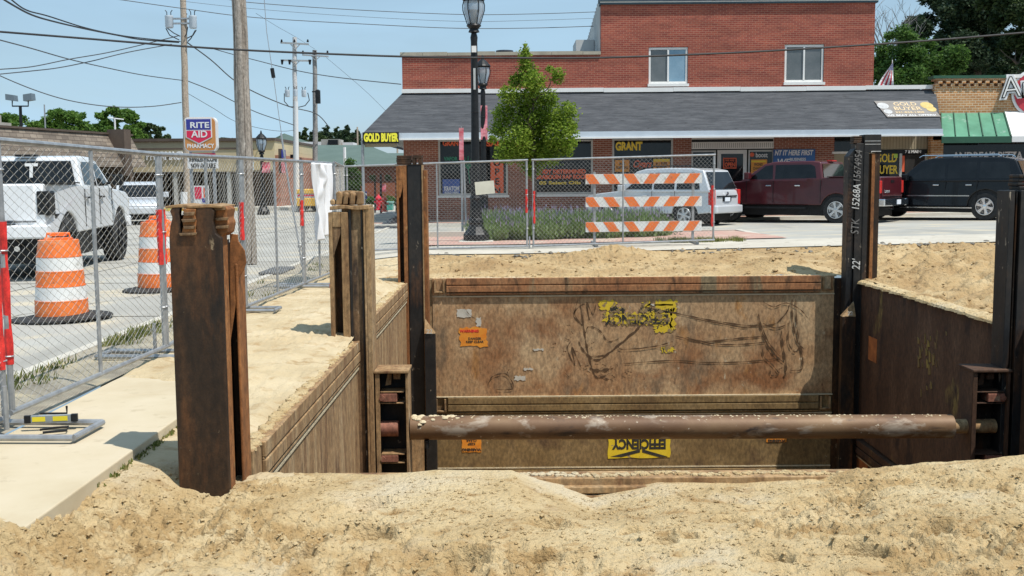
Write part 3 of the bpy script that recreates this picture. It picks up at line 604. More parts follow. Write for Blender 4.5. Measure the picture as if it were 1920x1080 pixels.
# stickers on the shaded right panel
def stkx(name, y0, y1, z0, z1, m, par):
    MB().box(5.264, 5.269, y0, y1, z0, z1).build(name, m, par)
stkx('warning_sticker', 15.25, 15.6, -1.1, -.75, mat('dull_orange_sticker', [(.22, .07, .02), (.5, .16, .04)], 6, 6, .8), DE)
mat('faded_sticker', [(.11, .06, .032), (.20, .13, .04), (.38, .29, .05)], 5, 8, .8, stretch=(1, 1, .5))
rs_ = random.Random(19)
for _ in range(26):
    y_ = rs_.gauss(13.4, .22); z_ = rs_.gauss(-.75, .2); w_ = rs_.uniform(.01, .05); h_ = rs_.uniform(.03, .14)
    MB().prism([(y_ - w_, z_), (y_ + w_ * .6, z_ - h_ * .2), (y_ + w_, z_ + h_), (y_ - w_ * .3, z_ + h_ * .8)], 5.2645 - .0004 * _ * .3, 5.269, 'yz').build('sticker_scrap', MATS['faded_sticker'], DE)
stkx('warning_sticker', 15.5, 16.0, -2.9, -2.6, MATS['dull_orange_sticker'], DE2)
stkx('torn_sticker', 13.5, 14.0, -3.2, -2.75, MATS['faded_sticker'], DE2)

# ---------------------------------------------------------------- slide rail posts
def ruff(mb, x0, x1, y0, y1, z0, z1, n=4, seed=0, amp=.012):
    rn = random.Random(seed); zz = np.linspace(z0, z1, n + 1)
    for i in range(n):
        a = rn.uniform(0, amp); b = rn.uniform(0, amp)
        mb.box(x0 + a, x1 - b, y0 + rn.uniform(0, amp), y1, zz[i] + .0015, zz[i + 1] - .0015)
ZB = -4.7
# A: nearest left
def pxp(mb, pts, Y, y0, y1):
    q = [P(a, b, Y) for a, b in pts]; return mb.prism([(p.x, p.z) for p in q], y0, y1, 'xz')
A = thing('shoring_post', 'dark brown rusty steel post, nearest and widest on the left, torn at its top', 'steel post', (-1.8, 6.15, ZB), 0, 'steel slide rail posts of the pit')
yA = 5.98
xa0, xa1 = PX(325, 640, yA), PX(417, 640, yA); zAt = PZ(366, 445, yA)
b = MB(); x_b = xa0; pxp(b, [(319, 390), (326, 384), (372, 386), (398, 384), (402, 392), (399, 412), (404, 436), (414, 446)], yA, yA, yA) if False else None
tp_ = [P(a, c, yA) for a, c in [(414, 446), (404, 438), (399, 415), (402, 396), (396, 388), (372, 388), (366, 396), (368, 430), (340, 440), (336, 400), (338, 388), (322, 389), (318, 396), (323, 408), (319, 424), (317, 446)]]
b = MB().prism([(xa0, ZB), (xa1, ZB)] + [(p.x, p.z) for p in tp_], yA, yA + .045, 'xz'); b.build('front_plate', RUST_DARK, A, bevel=.005)
b = MB().box(xa0 + .004, xa0 + .05, yA + .047, yA + .34, ZB, zAt + .12).box(xa1 - .035, xa1 + .004, yA + .047, yA + .17, ZB, zAt + .01).box(xa0 + .05, xa1 - .04, yA + .16, yA + .19, zAt - .3, zAt + .165)
b.build('side_plate', RUST_ORANGE, A, bevel=.008)
xf1 = PX(463, 640, yA + .36)
b = MB().box(xa1 - .15, xf1 - .021, yA + .335, yA + .36, ZB, zAt - .05).box(xa1 - .15, xa1 - .03, yA + .195, yA + .334, ZB, zAt - .03); b.build('slot_face', RUST_DARK, A)
b = MB(); b.box(xf1 - .016, xf1, yA + .20, yA + .37, ZB, PZ(460, 492, yA + .3)); b.build('outer_flange', RUST_ORANGE, A, bevel=.005)
gq = MB(); pxp(gq, [(431, 438), (446, 440), (447, 452), (459, 470), (462, 492), (458, 505), (449, 520), (444, 560), (432, 640)], yA + .21, yA + .205, yA + .218)
gq.build('gusset', RUST_ORANGE, A, bevel=.003)
b = MB(); pxp(b, [(340, 440), (344, 424), (342, 412), (346, 400), (341, 391), (368, 392), (366, 404), (369, 415), (367, 430), (368, 438)], yA, yA - .006, yA + .03)
b.build('bent_lug', RUST_ORANGE, A, bevel=.004)
b = MB()
for (a0, a1, c0, c1, dz_) in ((344, 367, 398, 404, .020), (342, 369, 411, 416, .028), (345, 368, 424, 429, .022), (336, 371, 437, 441, .018)): pxp(b, [(a0, c0), (a1, c0 - 1), (a1 - 2, c1), (a0 + 3, c1 + 1)], yA, yA - dz_, yA - .0065)
b.build('folded_ridge', RUST_STREAK, A, bevel=.003)
b = MB(); pxp(b, [(400, 388), (424, 386), (430, 392), (427, 408), (431, 418), (428, 436), (416, 444), (406, 436), (403, 418), (407, 404)], yA + .08, yA + .05, yA + .22); b.build('torn_corner', RUST_ORANGE, A, bevel=.006)
b = MB()
for (a0, a1, c0, c1) in ((398, 424, 389, 394), (403, 429, 409, 413), (402, 430, 424, 428)): pxp(b, [(a0, c0), (a1, c0 - 2), (a1 - 1, c1), (a0 + 5, c1 + 1)], yA + .05, yA + .03, yA + .049)
b.build('folded_ridge', RUST_STREAK, A, bevel=.003)
b = MB(); pxp(b, [(319, 386), (345, 382), (372, 385), (400, 382), (425, 385), (424, 389), (398, 388), (372, 390), (345, 388), (322, 390)], yA + .1, yA - .004, yA + .3); b.build('top_edge', RUST_TAN, A, bevel=.004)
# B: middle left
yB = 10.85
B = thing('shoring_post', 'tan and brown streaked steel post, middle of the left side, with blocky lugs on top', 'steel post', (-1.62, 11.0, ZB), 0, 'steel slide rail posts of the pit')
zBt = PZ(660, 386, yB); X = lambda p, y=640, Y=yB: PX(p, y, Y)
b = MB().box(X(645), X(690), yB + .03, yB + .30, ZB, zBt); b.build('box_rail', RUST_STREAK, B, bevel=.008)
MB().box(X(659), X(663), yB + .0, yB + .029, ZB, zBt - .01).box(X(681), X(684), yB + .01, yB + .029, ZB, zBt - .01).build('edge_bar', BLACK_STEEL, B)
b = MB().box(X(690) + .002, X(699), yB - .02, yB + .32, ZB, zBt - .02).box(X(686), X(690), yB - .02, yB + .028, ZB, zBt - .01); b.build('right_flange', RUST_TAN, B, bevel=.006)
zc0 = PZ(640, 645, yB); zc1 = PZ(640, 398, yB)
b = MB().box(X(622), X(629), yB - .03, yB + .27, zc0, zc1).box(X(645), X(658), yB - .03, yB + .028, zc0, zc1 - .0); b.box(X(629) + .002, X(645) - .002, yB - .028, yB + .2, zc1 - .15, zc1 + .0)
b.box(X(618), X(660), yB - .04, yB + .27, zc0 - .03, zc0 - .002); b.build('left_channel', RUST_TAN, B, bevel=.006)
b = MB().box(X(629) + .002, X(645) - .002, yB + .17, yB + .2, zc0, zc1 - .152); b.build('channel_back', RUST_DARK, B)
b = MB().prism([(X(629) + .002, zc1 - .152), (X(645) - .002, zc1 - .152), (X(645) - .002, zc1 - .20), (X(634), zc1 - .38), (X(629) + .002, zc1 - .46)], yB - .02, yB + .0, 'xz'); b.build('gusset', RUST_STREAK, B)
b = MB(); pxp(b, [(619, 387), (640, 384), (660, 386), (692, 385), (692, 392), (670, 394), (648, 391), (619, 394)], yB, yB - .03, yB + .31)
b.build('cap_plate', RUST_TAN, B, bevel=.006)
b = MB()
for q in ([(629, 384), (631, 372), (629, 362), (634, 358), (640, 361), (642, 370), (640, 384)], [(642, 384), (644, 370), (643, 362), (648, 360), (652, 364), (651, 384)], [(655, 384), (656, 366), (654, 361), (661, 360), (666, 365), (665, 384)], [(667, 384), (669, 372), (667, 362), (672, 358), (679, 360), (680, 384)]): pxp(b, q, yB, yB + .0, yB + .13)
pxp(b, [(630, 384), (630, 361), (650, 357), (680, 359), (680, 384)], yB + .14, yB + .14, yB + .17); pxp(b, [(619, 384), (618, 376), (622, 373), (628, 376), (628, 384)], yB, yB, yB + .1); b.build('top_lug', RUST_TAN, B, bevel=.012)
b = MB().box(X(620), X(632), yB + .28, yB + .41, ZB, zc0 - .05); b.build('rear_flange', RUST_TAN, B)
# C: far left corner
yC = 16.0; X = lambda p, y=600, Y=16.0: PX(p, y, Y)
C_ = thing('shoring_post', 'tall black faced post with orange rusty channels at the far left corner of the pit', 'steel post', (-1.5, 16.2, ZB), 0, 'steel slide rail posts of the pit')
zCt = PZ(775, 309, yC); zg = PZ(760, 560, yC)
b = MB().box(X(768), X(795), yC, yC + .26, ZB, zCt); b.build('black_face', BLACK_STEEL, C_, bevel=.008)
b = MB().box(X(748), X(752), yC - .02, yC + .24, zg - .3, zCt - .02).box(X(760), X(767), yC - .02, yC + .24, ZB, zCt - .01).box(X(752), X(760), yC - .018, yC + .02, zCt - .22, zCt - .01)
b.prism([(X(752), zCt - .22), (X(760), zCt - .22), (X(760), zCt - .32), (X(755), zCt - .48), (X(752), zCt - .5)], yC - .016, yC + .01, 'xz')
b.build('left_channel', RUST_ORANGE, C_, bevel=.004)
MB().box(X(752), X(760), yC + .15, yC + .18, zg - .3, zCt - .2).build('channel_back', RUST_DARK, C_)
b = MB().box(X(797), X(804), yC + .02, yC + .26, PZ(800, 612, yC), zCt - .08); b.build('right_channel', RUST_ORANGE, C_, bevel=.004)
b = MB().box(X(795), X(797), yC - .02, yC + .2, ZB, zCt - .005); b.build('edge_bar', RUST_TAN, C_)
b = MB(); ruff(b, X(748), X(776), yC, yC + .2, zCt + .01, PZ(775, 291, yC), 4, 6, .012); b.box(X(778), X(784), yC, yC + .2, zCt + .01, PZ(775, 295, yC)); b.box(X(779), X(796), yC - .004, yC + .21, PZ(775, 297, yC), PZ(775, 291, yC)); b.box(X(789), X(796), yC, yC + .2, zCt + .01, PZ(775, 298, yC))
b.box(X(746), X(797), yC - .01, yC + .25, zCt + .001, zCt + .009)
b.build('top_lug', RUST_DARK, C_, bevel=.008)
# inner guides of the corner posts with slanted caps
def guide(par, pl, pr, ptip, ytop, m, flip):
    Y = 15.86
    x0, x1 = PX(pl, 700, Y), PX(pr, 700, Y); zt = PZ(pl, ytop, Y)
    b = MB().box(x0, x1, Y, Y + .12, ZB, zt); b.build('inner_guide', m, par, bevel=.004)
    xt = x0 if not flip else x1
    b = MB().add([(x0, Y, zt + .002), (x1, Y, zt + .002), (x1, Y + .12, zt + .002), (x0, Y + .12, zt + .002), (xt, Y + .12, zt + .22)], [(0, 1, 4), (1, 2, 4), (2, 3, 4), (3, 0, 4), (0, 3, 2, 1)])
    b.build('slanted_cap', RUST_TAN, par)
guide(C_, 797, 817, 803, 626, BLACK_STEEL, False)
b = MB().box(PX(770, 860, 15.9), PX(796, 860, 15.9), 15.88, 15.9, ZB, PZ(780, 822, 15.9)); b.build('lower_plate', RUST_TAN, C_)
text('chalk_mark', '22', frame(P(805, 622, 15.84), (1, 0, 0), (0, 0, 1)), .09, WHT, C_, .003, .002)
# D: far right corner
D = thing('shoring_post', 'tall black post with white chalk numbers at the far right corner of the pit', 'steel post', (5.3, 16.2, ZB), 0, 'steel slide rail posts of the pit')
yD = 16.0; zDt = PZ(1612, 256, yD)
b = MB().box(X(1585), X(1597), yD + .03, yD + .26, ZB, PZ(1590, 293, yD)).prism([(X(1585), PZ(1590, 293, yD)), (X(1597), PZ(1590, 293, yD)), (X(1597), PZ(1590, 278, yD))], yD + .03, yD + .26, 'xz'); b.build('left_channel', BLACK_STEEL, D, bevel=.006)
b = MB().box(X(1598), X(1621), yD, yD + .27, ZB, zDt - .1); b.build('black_face', BLACK_STEEL, D, bevel=.006)
b = MB().box(X(1612), X(1643), yD - .01, yD + .25, PZ(1620, 286, yD), zDt + .03).box(X(1612), X(1621), yD - .012, yD - .001, ZB, PZ(1620, 286, yD)); b.build('top_block', BLACK_STEEL, D, bevel=.008)
b = MB().box(X(1627), X(1633), yD, yD + .25, PZ(1630, 560, yD), PZ(1620, 288, yD)); b.build('right_channel', RUST_ORANGE, D, bevel=.004)
b = MB().box(X(1622), X(1626.5), yD + .05, yD + .25, ZB, PZ(1620, 288, yD)).box(X(1633.5), X(1643), yD + .02, yD + .25, PZ(1630, 560, yD), PZ(1620, 288, yD)); b.build('channel_web', RUST_DARK, D)
b = MB(); ruff(b, X(1592), X(1609), yD + .02, yD + .2, zDt - .098, zDt + .01, 4, 9, .014); b.build('torn_lug', RUST_DARK, D, bevel=.01)
CHALK = mat('chalk', [(.45, .45, .43), (.68, .68, .66)], 30, 5, .9); CHALK2 = mat('faint_chalk', [(.07, .068, .064), (.26, .25, .24)], 24, 5, .9)
def chalk(s, px, py, size, m, Y=None, par=D, rn_=.0):
    Y = (yD - .008) if Y is None else Y
    text('chalk_writing', s, frame(P(px, py, Y), (.04, 0, 1), (-1, 0, .04)), size, m, par, .001, .001, shear=.15, sx=.8)
chalk('15268A', 1606, 370, .155, CHALK); chalk("22'", 1606, 496, .17, CHALK); chalk('15674954', 1609, 312, .15, CHALK2, yD - .0145); chalk('STK', 1604, 425, .17, CHALK2)
b = MB()
for y_ in (264, 270): b.box(X(1613), X(1642), yD - .013, yD - .0105, PZ(1627, y_ + .9, yD), PZ(1627, y_, yD))
b.box(X(1625), X(1643), yD - .013, yD - .0105, PZ(1627, 284.5, yD), PZ(1627, 283.2, yD)); b.box(X(1625), X(1626), yD - .013, yD - .0105, PZ(1627, 286, yD), PZ(1627, 284.5, yD)); b.build('paint_lines', CHALK, D)
guide(D, 1577, 1602, 1600, 594, RUST_DARK, True)
text('chalk_mark', '22', frame(P(1594, 588, 15.84), (1, 0, 0), (0, 0, 1)), .08, WHT, D, .003, .002)
# E: right
E = thing('shoring_post', 'black steel post cut by the right edge of the picture', 'steel post', (5.3, 11.0, ZB), 0, 'steel slide rail posts of the pit')
yE = 10.88; Xe = lambda p: PX(p, 600, yE); zEt = PZ(1905, 357, yE)
b = MB().box(Xe(1885), Xe(1896), yE + .02, yE + .3, ZB, zEt).box(Xe(1905), Xe(1975), yE, yE + .35, ZB, zEt + .0); b.build('black_face', BLACK_STEEL, E, bevel=.006)
b = MB().box(Xe(1896.5), Xe(1904.5), yE + .06, yE + .3, ZB, zEt - .01).box(Xe(1899), Xe(1901), yE + .03, yE + .058, ZB, zEt - .01); b.build('groove', RUST_DARK, E)
b = MB(); ruff(b, Xe(1900), Xe(1960), yE + .02, yE + .25, zEt + .003, PZ(1905, 327, yE), 4, 2, .015); b.build('torn_lug', RUST_DARK, E, bevel=.01)
F_ = thing('shoring_post', 'near right steel post outside the picture', 'steel post', (5.3, 6.3, ZB), 0, 'steel slide rail posts of the pit')
MB().box(5.2, 5.6, 6.1, 6.45, ZB, 1.3).build('box_rail', BLACK_STEEL, F_, bevel=.008); MB().box(5.05, 5.199, 6.2, 6.4, ZB, 1.2).build('right_flange', RUST_ORANGE, F_)

# ---------------------------------------------------------------- cross brace and its end frames
REDBR = mat('red_brown_steel', [(.20, .075, .045), (.30, .13, .085)], 5, 7, .7, .1, over=[((.4, .28, .17), 9, .6, .7, (1, 1, 1))])
def ladder(label, px0, px1, pyt, pyb, mirror, shade):
    Y = 10.85; x0, x1 = PX(px0, 790, Y), PX(px1, 790, Y); zt = PZ((px0 + px1) / 2, pyt, Y); zb = -2.75
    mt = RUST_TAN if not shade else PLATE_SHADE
    t = thing('brace_frame', label, 'steel frame', ((x0 + x1) / 2, Y + .15, zb), 0, 'end frames of the cross brace')
    b = MB().box(x0, x0 + .02, Y, Y + .34, zb, zt - .03).box(x1 - .025, x1, Y, Y + .34, zb, zt - .03).box(x0, x0 + .045, Y - .004, Y + .012, zb, zt - .03)
    b.build('side_plate', mt, t, bevel=.003)
    b = MB().box(x0 - .01, x1 + .01, Y - .02, Y + .36, zt - .028, zt); b.build('top_plate', mt, t, bevel=.006)
    MB().box(x0 + .022, x1 - .027, Y + .26, Y + .30, zb, zt - .03).build('back_plate', BLACK_STEEL if not shade else RUST_DARK, t)
    for p in (735, 756, 852, 868):
        z = PZ((px0 + px1) / 2, p, Y); b = MB().box(x0 + .046, x1 - .045, Y + .02, Y + .24, z - .012, z); b.build('shelf', mt, t, bevel=.004)
    for p, q in ((739, 754), (855, 867)):
        za, zb_ = PZ((px0 + px1) / 2, q, Y), PZ((px0 + px1) / 2, p, Y)
        w0 = (x0 + .046, x0 + .22) if not mirror else (x1 - .22, x1 - .046)
        b = MB().box(w0[0], w0[1], Y + .01, Y + .2, za, zb_); br = b.build('roller_block', REDBR, t, bevel=.004)
        cx_ = w0[0] + .02 if not mirror else w0[1] - .02
        MB().cyl((cx_, Y - .012, (za + zb_) / 2), (cx_, Y + .01, (za + zb_) / 2), .028, n=8).build('bolt', REDBR, br)
    z = PZ((px0 + px1) / 2, 712, Y)
    MB().prism([(x0 + .12, z + .05), (x0 + .16, z + .05), (x0 + .15, z - .07), (x0 + .09, z - .08)], Y + .1, Y + .13, 'xz').box(x0 + .18, x0 + .25, Y + .08, Y + .16, z - .01, z + .05).build('hook', mt, t)
    return t, x0, x1
FL, fx0, fx1 = ladder('tan steel end frame of the cross brace, against the left side of the pit', 705, 766, 695, 892, False, False)
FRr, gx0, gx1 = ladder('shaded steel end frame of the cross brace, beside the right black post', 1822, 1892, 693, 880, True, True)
zp = PZ(1290, 802, 10.97)
zl = PZ(790, 803, 10.97); zr = PZ(1790, 800, 10.97)
BR = thing('cross_brace', 'long round steel brace pipe crusted with pale sand spanning the pit', 'brace pipe', (2, 10.99, zp))
rp_ = .125
b = MB(); n = 24
b.tube([(fx1 + .01 + (gx0 - .16 - fx1) * i / 24, 10.99, zl + (zr - zl) * i / 24) for i in range(25)], rp_, 28); b.build('outer_pipe', PIPE, BR, smooth=True)
b = MB().cyl((fx0 + .03, 10.97, zl), (fx0 + .22, 10.97, zl), .082, n=20); b.build('inner_pipe', REDBR, BR, smooth=True)
b = MB().cyl((gx0 - .155, 10.99, zr), (gx0 + .30, 10.99, zr), .075, n=20); b.build('inner_pipe', RUST_TAN, BR, smooth=True)
MB().cyl((fx1 + .18, 10.93, zl - .12), (fx1 + .18, 10.93, zl - .20), .028, n=10).build('pin', BLACK_STEEL, BR)
rn = random.Random(5); mb = MB()
for _ in range(300):
    u = rn.random() ** 1.15; x = fx1 + .02 + (gx0 - .3 - fx1) * u; a = rn.gauss(0, .45 if u < .2 else .28); s = rn.uniform(.004, .03 if u < .1 else .012)
    z = zl + (zr - zl) * u + math.cos(a) * rp_ * .98; y = 10.99 + math.sin(a) * rp_ * .98
    mb.lathe([(s * 1.4, -.006), (s * 1.2, s * .2), (s * .7, s * .5), (s * .1, s * .62)], (x, y, z), 6)
tag(mb.build('sand_crust', CRUST, BR, smooth=True), kind='stuff')

# wandering cracks in the road and verge
ck = MB(); zc_ = [.006]
def crack(x, y, dx, dy, n, wd, seed, z=.0):
    rn_ = random.Random(seed); L_, R_ = [], []; zc_[0] += .0004
    for i in range(n + 1):
        w2 = wd * rn_.uniform(.4, 1.2); L_.append((x - dy * w2, y + dx * w2, z + zc_[0])); R_.append((x + dy * w2, y - dx * w2, z + zc_[0])); x += dx * .18 + rn_.gauss(0, .03); y += dy * .18 + rn_.gauss(0, .03)
    ck.add(L_ + R_, [(i, i + 1, n + 2 + i, n + 1 + i) for i in range(n)])
for q in ((-5.0, 9, -.9, .4, 20, .007, 1), (-6.2, 12, .3, .95, 40, .009, 2), (-8.5, 14.5, .9, .35, 26, .008, 3), (-5.5, 18, -.95, .2, 30, .010, 4), (-7.0, 22.5, .98, .1, 24, .012, 5), (-4.8, 24, -.2, .97, 50, .013, 6), (-9.5, 27, .97, .1, 60, .014, 7), (-2.5, 30, .97, -.1, 40, .014, 8), (-12, 17, .3, .95, 60, .012, 9)): crack(*q)
structure(ck, 'road_cracks', MATS['joint_tar'])
# ---------------------------------------------------------------- temporary fence panels
def mesh_wires(p0, p1, z0a, z0b, H, par, pitch, rad, name='chain_mesh', dzp=None):
    """chain link between two base points (x, y), as one mesh"""
    p0, p1 = Vector((p0[0], p0[1], 0)), Vector((p1[0], p1[1], 0)); d = p1 - p0; Ln = d.length; d.normalize(); nrm = Vector((-d.y, d.x, 0))
    N = int(Ln / pitch); pt = Ln / N; K = int(H / (dzp or pitch)); dz = H / K
    offs = [(0, -.58), (.5 * 1.0, .29), (-.5, .29)]
    V, F = [], []
    for i in range(N):
        b0 = len(V); cx = (i + .5) * pt
        wob = .006 * math.sin(i * .7)
        for k in range(K + 1):
            s = 1 if (k + i) % 2 == 0 else -1
            x = cx + s * pt * .54; t = x / Ln; zz = (z0a + (z0b - z0a) * t) + k * dz
            q = p0 + d * x + nrm * (s * .002 + wob + .008 * math.sin(k * .21 + i * .05))
            for (a, c) in offs: V.append((q.x + d.x * a * rad * 2 + nrm.x * c * rad * 2, q.y + d.y * a * rad * 2 + nrm.y * c * rad * 2, zz))
        for k in range(K):
            o = b0 + k * 3
            for j in range(3): F.append((o + j, o + (j + 1) % 3, o + 3 + (j + 1) % 3, o + 3 + j))
    mb = MB(); mb.v = V; mb.f = F
    return mb.build(name, CHAIN, par)
def fence(label, A_, B_, za, zb, Ha, Hb, rr=.021, tape=(), mids=(.5,), pitch=.038, wr=.0019, dzp=None, foot=None, group='temporary chain link fence panels'):
    A_, B_ = Vector((A_[0], A_[1], 0)), Vector((B_[0], B_[1], 0)); d = (B_ - A_).normalized(); Ln = (B_ - A_).length
    t = thing('chain_link_fence', label, 'fence', (A_.x, A_.y, za), 0, group)
    def pt(u, h): 
        q = A_ + (B_ - A_) * u; z = za + (zb - za) * u; H = Ha + (Hb - Ha) * u
        return Vector((q.x, q.y, z + H * h))
    e = .03 / Ln
    for u in (e, 1 - e): MB().tube([pt(u, .06), pt(u, .99)], rr, 8).build('post', GALV, t, smooth=True)
    for h in (.05, 1.0): MB().tube([pt(0, h), pt(.5, h), pt(1, h)], rr, 8).build('rail', GALV, t, smooth=True)
    for m in mids: MB().tube([pt(m, .06), pt(m, .99)], rr * .8, 8).build('middle_post', GALV, t, smooth=True)
    mesh_wires(A_ + d * .04, B_ - d * .04, pt(0, .06).z, pt(1, .06).z, (Ha + Hb) / 2 * .93, t, pitch, wr, dzp=dzp)
    for u in (e, 1 - e):
        for h in (.25, .62, .9): 
            c = pt(u, h); MB().tube([c + Vector((.03 * math.cos(a), .03 * math.sin(a), 0)) for a in np.linspace(0, 6.283, 9)], .005, 4).build('tie_wire', GALV, t)
    for (u, h0, h1) in tape:
        m = MB(); n = 7; m.tube([pt(u, h0 + (h1 - h0) * i / n) for i in range(n + 1)], [rr * (1.25 + .2 * math.sin(i * 2.1)) for i in range(n + 1)], 8); m.build('red_tape', REDTAPE, t, smooth=True)
    return t
def GB(px, py, z): 
    d = ray(px, py); k = (z - CAMZ) / d.z; return Vector((d.x * k, d.y * k, z))
Fp = [GB(20, 795, .04), GB(312, 664, .04), GB(461, 586, .04), GB(571, 540, .04), GB(627, 517, .04)]
HT = []
for (x, y), p in zip([(20, 256), (305, 285), (449, 293), (561, 300), (625, 304)], Fp): HT.append(PZ(x, y, p.y) - .04)
lab = ['nearest left chain link panel with red tape at both ends', 'second chain link panel of the left row, just behind the nearest', 'third chain link panel of the left row, beside the big wooden pole',
       'last chain link panel of the left row, hung with white cloth']
q0 = Fp[0] - (Fp[1] - Fp[0]); 
fence('chain link panel cut by the left edge of the picture beside the camera', q0, Fp[0] - (Fp[1] - Fp[0]) * .012, 0, .0, HT[0] + .02, HT[0] + .02, tape=((.985, .22, .72),), pitch=.058, dzp=.030)
tp = [((.012, .22, .72), (.985, .46, .73)), ((.015, .46, .73), (.985, .48, .72)), ((.985, .5, .70),), ()]
for i in range(4):
    fence(lab[i], Fp[i], Fp[i + 1], .02, .02, HT[i], HT[i + 1], tape=tp[i], mids=(.5,), pitch=(.058 if i < 2 else .065), dzp=(.030 if i < 2 else .036), wr=.0017 if i < 2 else .0022)
FA, FB, FC = P(651, 478, 21.8), P(993, 470, 21.8), P(1340, 458, 21.6)
TA, TB_, TC = P(651, 312, 21.8), P(993, 300, 21.8), P(1340, 290, 21.6)
fence('short side panel closing the corner of the fence beside the white cloth', Fp[4] + Vector((.03, .05, 0)), (FA.x - .03, FA.y, 0), .02, FA.z, HT[4] + .02, TA.z - FA.z, mids=(.5,), pitch=.05, wr=.0024)
fence('far chain link panel in front of the shop, behind the black lamp post', FA, (FB.x - .02, FB.y, 0), FA.z, FB.z, TA.z - FA.z, TB_.z - FB.z, tape=((.99, .42, .68),), pitch=.042, wr=.0024, rr=.02)
fence('far right chain link panel in front of the lavender bed and striped barricade', (FB.x + .05, FB.y, 0), FC, FB.z, FC.z, TB_.z - FB.z, TC.z - FC.z, tape=((.012, .3, .66), (.985, .2, .66)), pitch=.042, wr=.0024, rr=.02)
MB_ = MB()
def foot(label, c, along, w_, l_, tapec=False):
    """rectangular tube foot frame lying on the ground"""
    t = thing('fence_foot', label, 'fence foot', c, 0, 'tube feet of the fence')
    d = Vector(along).normalized(); n = Vector((-d.y, d.x, 0)); c = Vector(c); z = Vector((0, 0, .03))
    p = [c - d * w_ / 2 - n * l_ / 2 + z, c + d * w_ / 2 - n * l_ / 2 + z, c + d * w_ / 2 + n * l_ / 2 + z, c - d * w_ / 2 + n * l_ / 2 + z]
    m = MB()
    for i in range(4): m.tube([p[i], p[(i + 1) % 4]], .021, 8)
    m.build('tube_frame', GALV, t, smooth=True)
    m = MB(); m.tube([c + z + Vector((0, 0, .0)), c + z + Vector((0, 0, .28))], .017, 8); m.build('upright', GALV, t, smooth=True)
    if tapec: m = MB().tube([p[0], p[0] + (p[1] - p[0]) * .35], .024, 8); m.build('red_tape', REDTAPE, t)
    return t
fd = (Fp[1] - Fp[0]).normalized()
foot('galvanised fence foot with a spirit level lying on it', (Fp[0].x + .06, Fp[0].y - .18, .015), fd, .42, 1.05)
foot('fence foot at the joint behind the nearest rusty post', (Fp[1].x - .1, Fp[1].y, .015), fd, .32, .95, True)
foot('fence foot beside the big wooden pole', (Fp[2].x - .02, Fp[2].y, .05), fd, .3, .8)
foot('fence foot with red end near the white cloth', (Fp[3].x, Fp[3].y, .05), fd, .3, .8, True)
foot('dark fence foot under the joint of the two far panels', (FB.x, FB.y, FB.z - .02), (0, 1, 0), .5, .9)
# spirit level resting on the first foot
LVG = mat('level_grey', [(.20, .23, .24), (.30, .33, .34)], 8, 4, .4); LVY = mat('level_yellow', [(.75, .62, .03)], rough=.5)
a_, b_ = GB(46, 790, .075), GB(146, 786, .075); dd = (b_ - a_).normalized(); nn = Vector((-dd.y, dd.x, 0)); ln = (b_ - a_).length
T = Matrix(((dd.x, nn.x, 0, a_.x), (dd.y, nn.y, 0, a_.y), (0, 0, 1, .06), (0, 0, 0, 1)))
LV = thing('spirit_level', 'grey and yellow spirit level lying on the nearest fence foot', 'spirit level', tuple(a_))
MB().box(.04, ln - .04, -.012, .012, .004, .05, T).build('body', LVG, LV, bevel=.003)
for q_ in (0, ln - .04): MB().box(q_, q_ + .04, -.014, .014, .002, .052, T).build('end_cap', BLACKP, LV, bevel=.003)
MB().box(.05, .13, -.0145, -.0125, .012, .042, T).box(ln - .15, ln - .06, -.0145, -.0125, .012, .042, T).build('yellow_stripe', LVY, LV)
CL = thing('clamp', 'small black clamp standing beside the spirit level', 'clamp', tuple(GB(124, 800, .02)))
p = GB(120, 775, .07); MB().tube([p + Vector((-.16, 0, 0)), p + Vector((.02, 0, .0)), p + Vector((.02, 0, .05))], .008, 6).build('bar', BLACKP, CL)
MB().tube([GB(75, 806, .04), GB(100, 802, .04), GB(128, 800, .04), GB(125, 807, .03), GB(80, 811, .03)], .008, 6).build('handle', BLACKP, CL)

# white cloth hanging on the fence
def cloth():
    a = Fp[3] + (Fp[4] - Fp[3]) * .22; b = Fp[3] + (Fp[4] - Fp[3]) * .93; nu, nv = 36, 44; m = MB(); zt = PZ(600, 306, (a.y + b.y) / 2); 
    for j in range(nv + 1):
        for i in range(nu + 1):
            u, v = i / nu, j / nv
            low = .52 + .10 * u if True else 0
            zb = PZ(600, 452, (a.y + b.y) / 2) + .12 * u
            sh = .10 * v * (1 - u) * 1.1 - .05 * v * u
            x = a.x + (b.x - a.x) * (u * (1 - .28 * v) + .16 * v); y = a.y + (b.y - a.y) * (u * (1 - .28 * v) + .16 * v)
            n = .045 + .028 * math.sin(u * 15 + v * 3) * (.4 + v) + .02 * math.sin(u * 31 - v * 7) + .05 * math.exp(-((u - .5 + abs(v - .2)) / .08) ** 2) * (1 - v)
            dip = .16 * math.exp(-((u - .52) / .2) ** 2) * math.exp(-v * 9) * 0
            m.v.append((x + n, y - .03, zt + (zb - zt) * v - dip))
    for j in range(nv):
        for i in range(nu): k = j * (nu + 1) + i; m.f.append((k, k + 1, k + nu + 2, k + nu + 1))
    o = m.build('white_cloth', mat('white_cloth', [(.74, .75, .78), (.82, .83, .85)], 5, 4, .8), smooth=True)
    s = o.modifiers.new('s', 'SOLIDIFY'); s.thickness = .004
    tag(o, 'creased white cloth hanging from the end of the left fence', 'cloth')
cloth()
# pale paper sign tied to the far fence
c = P(909, 352, 21.72); m = MB(); T = Matrix.Translation(c) @ Matrix.Rotation(R(-5), 4, 'Y'); m.box(-.195, .195, -.008, .008, -.13, .13, T)
tag(m.build('paper_sign', mat('paper_sign', [(.60, .58, .48), (.70, .68, .58)], 6, 4, .8)), 'small pale blank sign tied to the far fence before the black lamp post', 'sign')

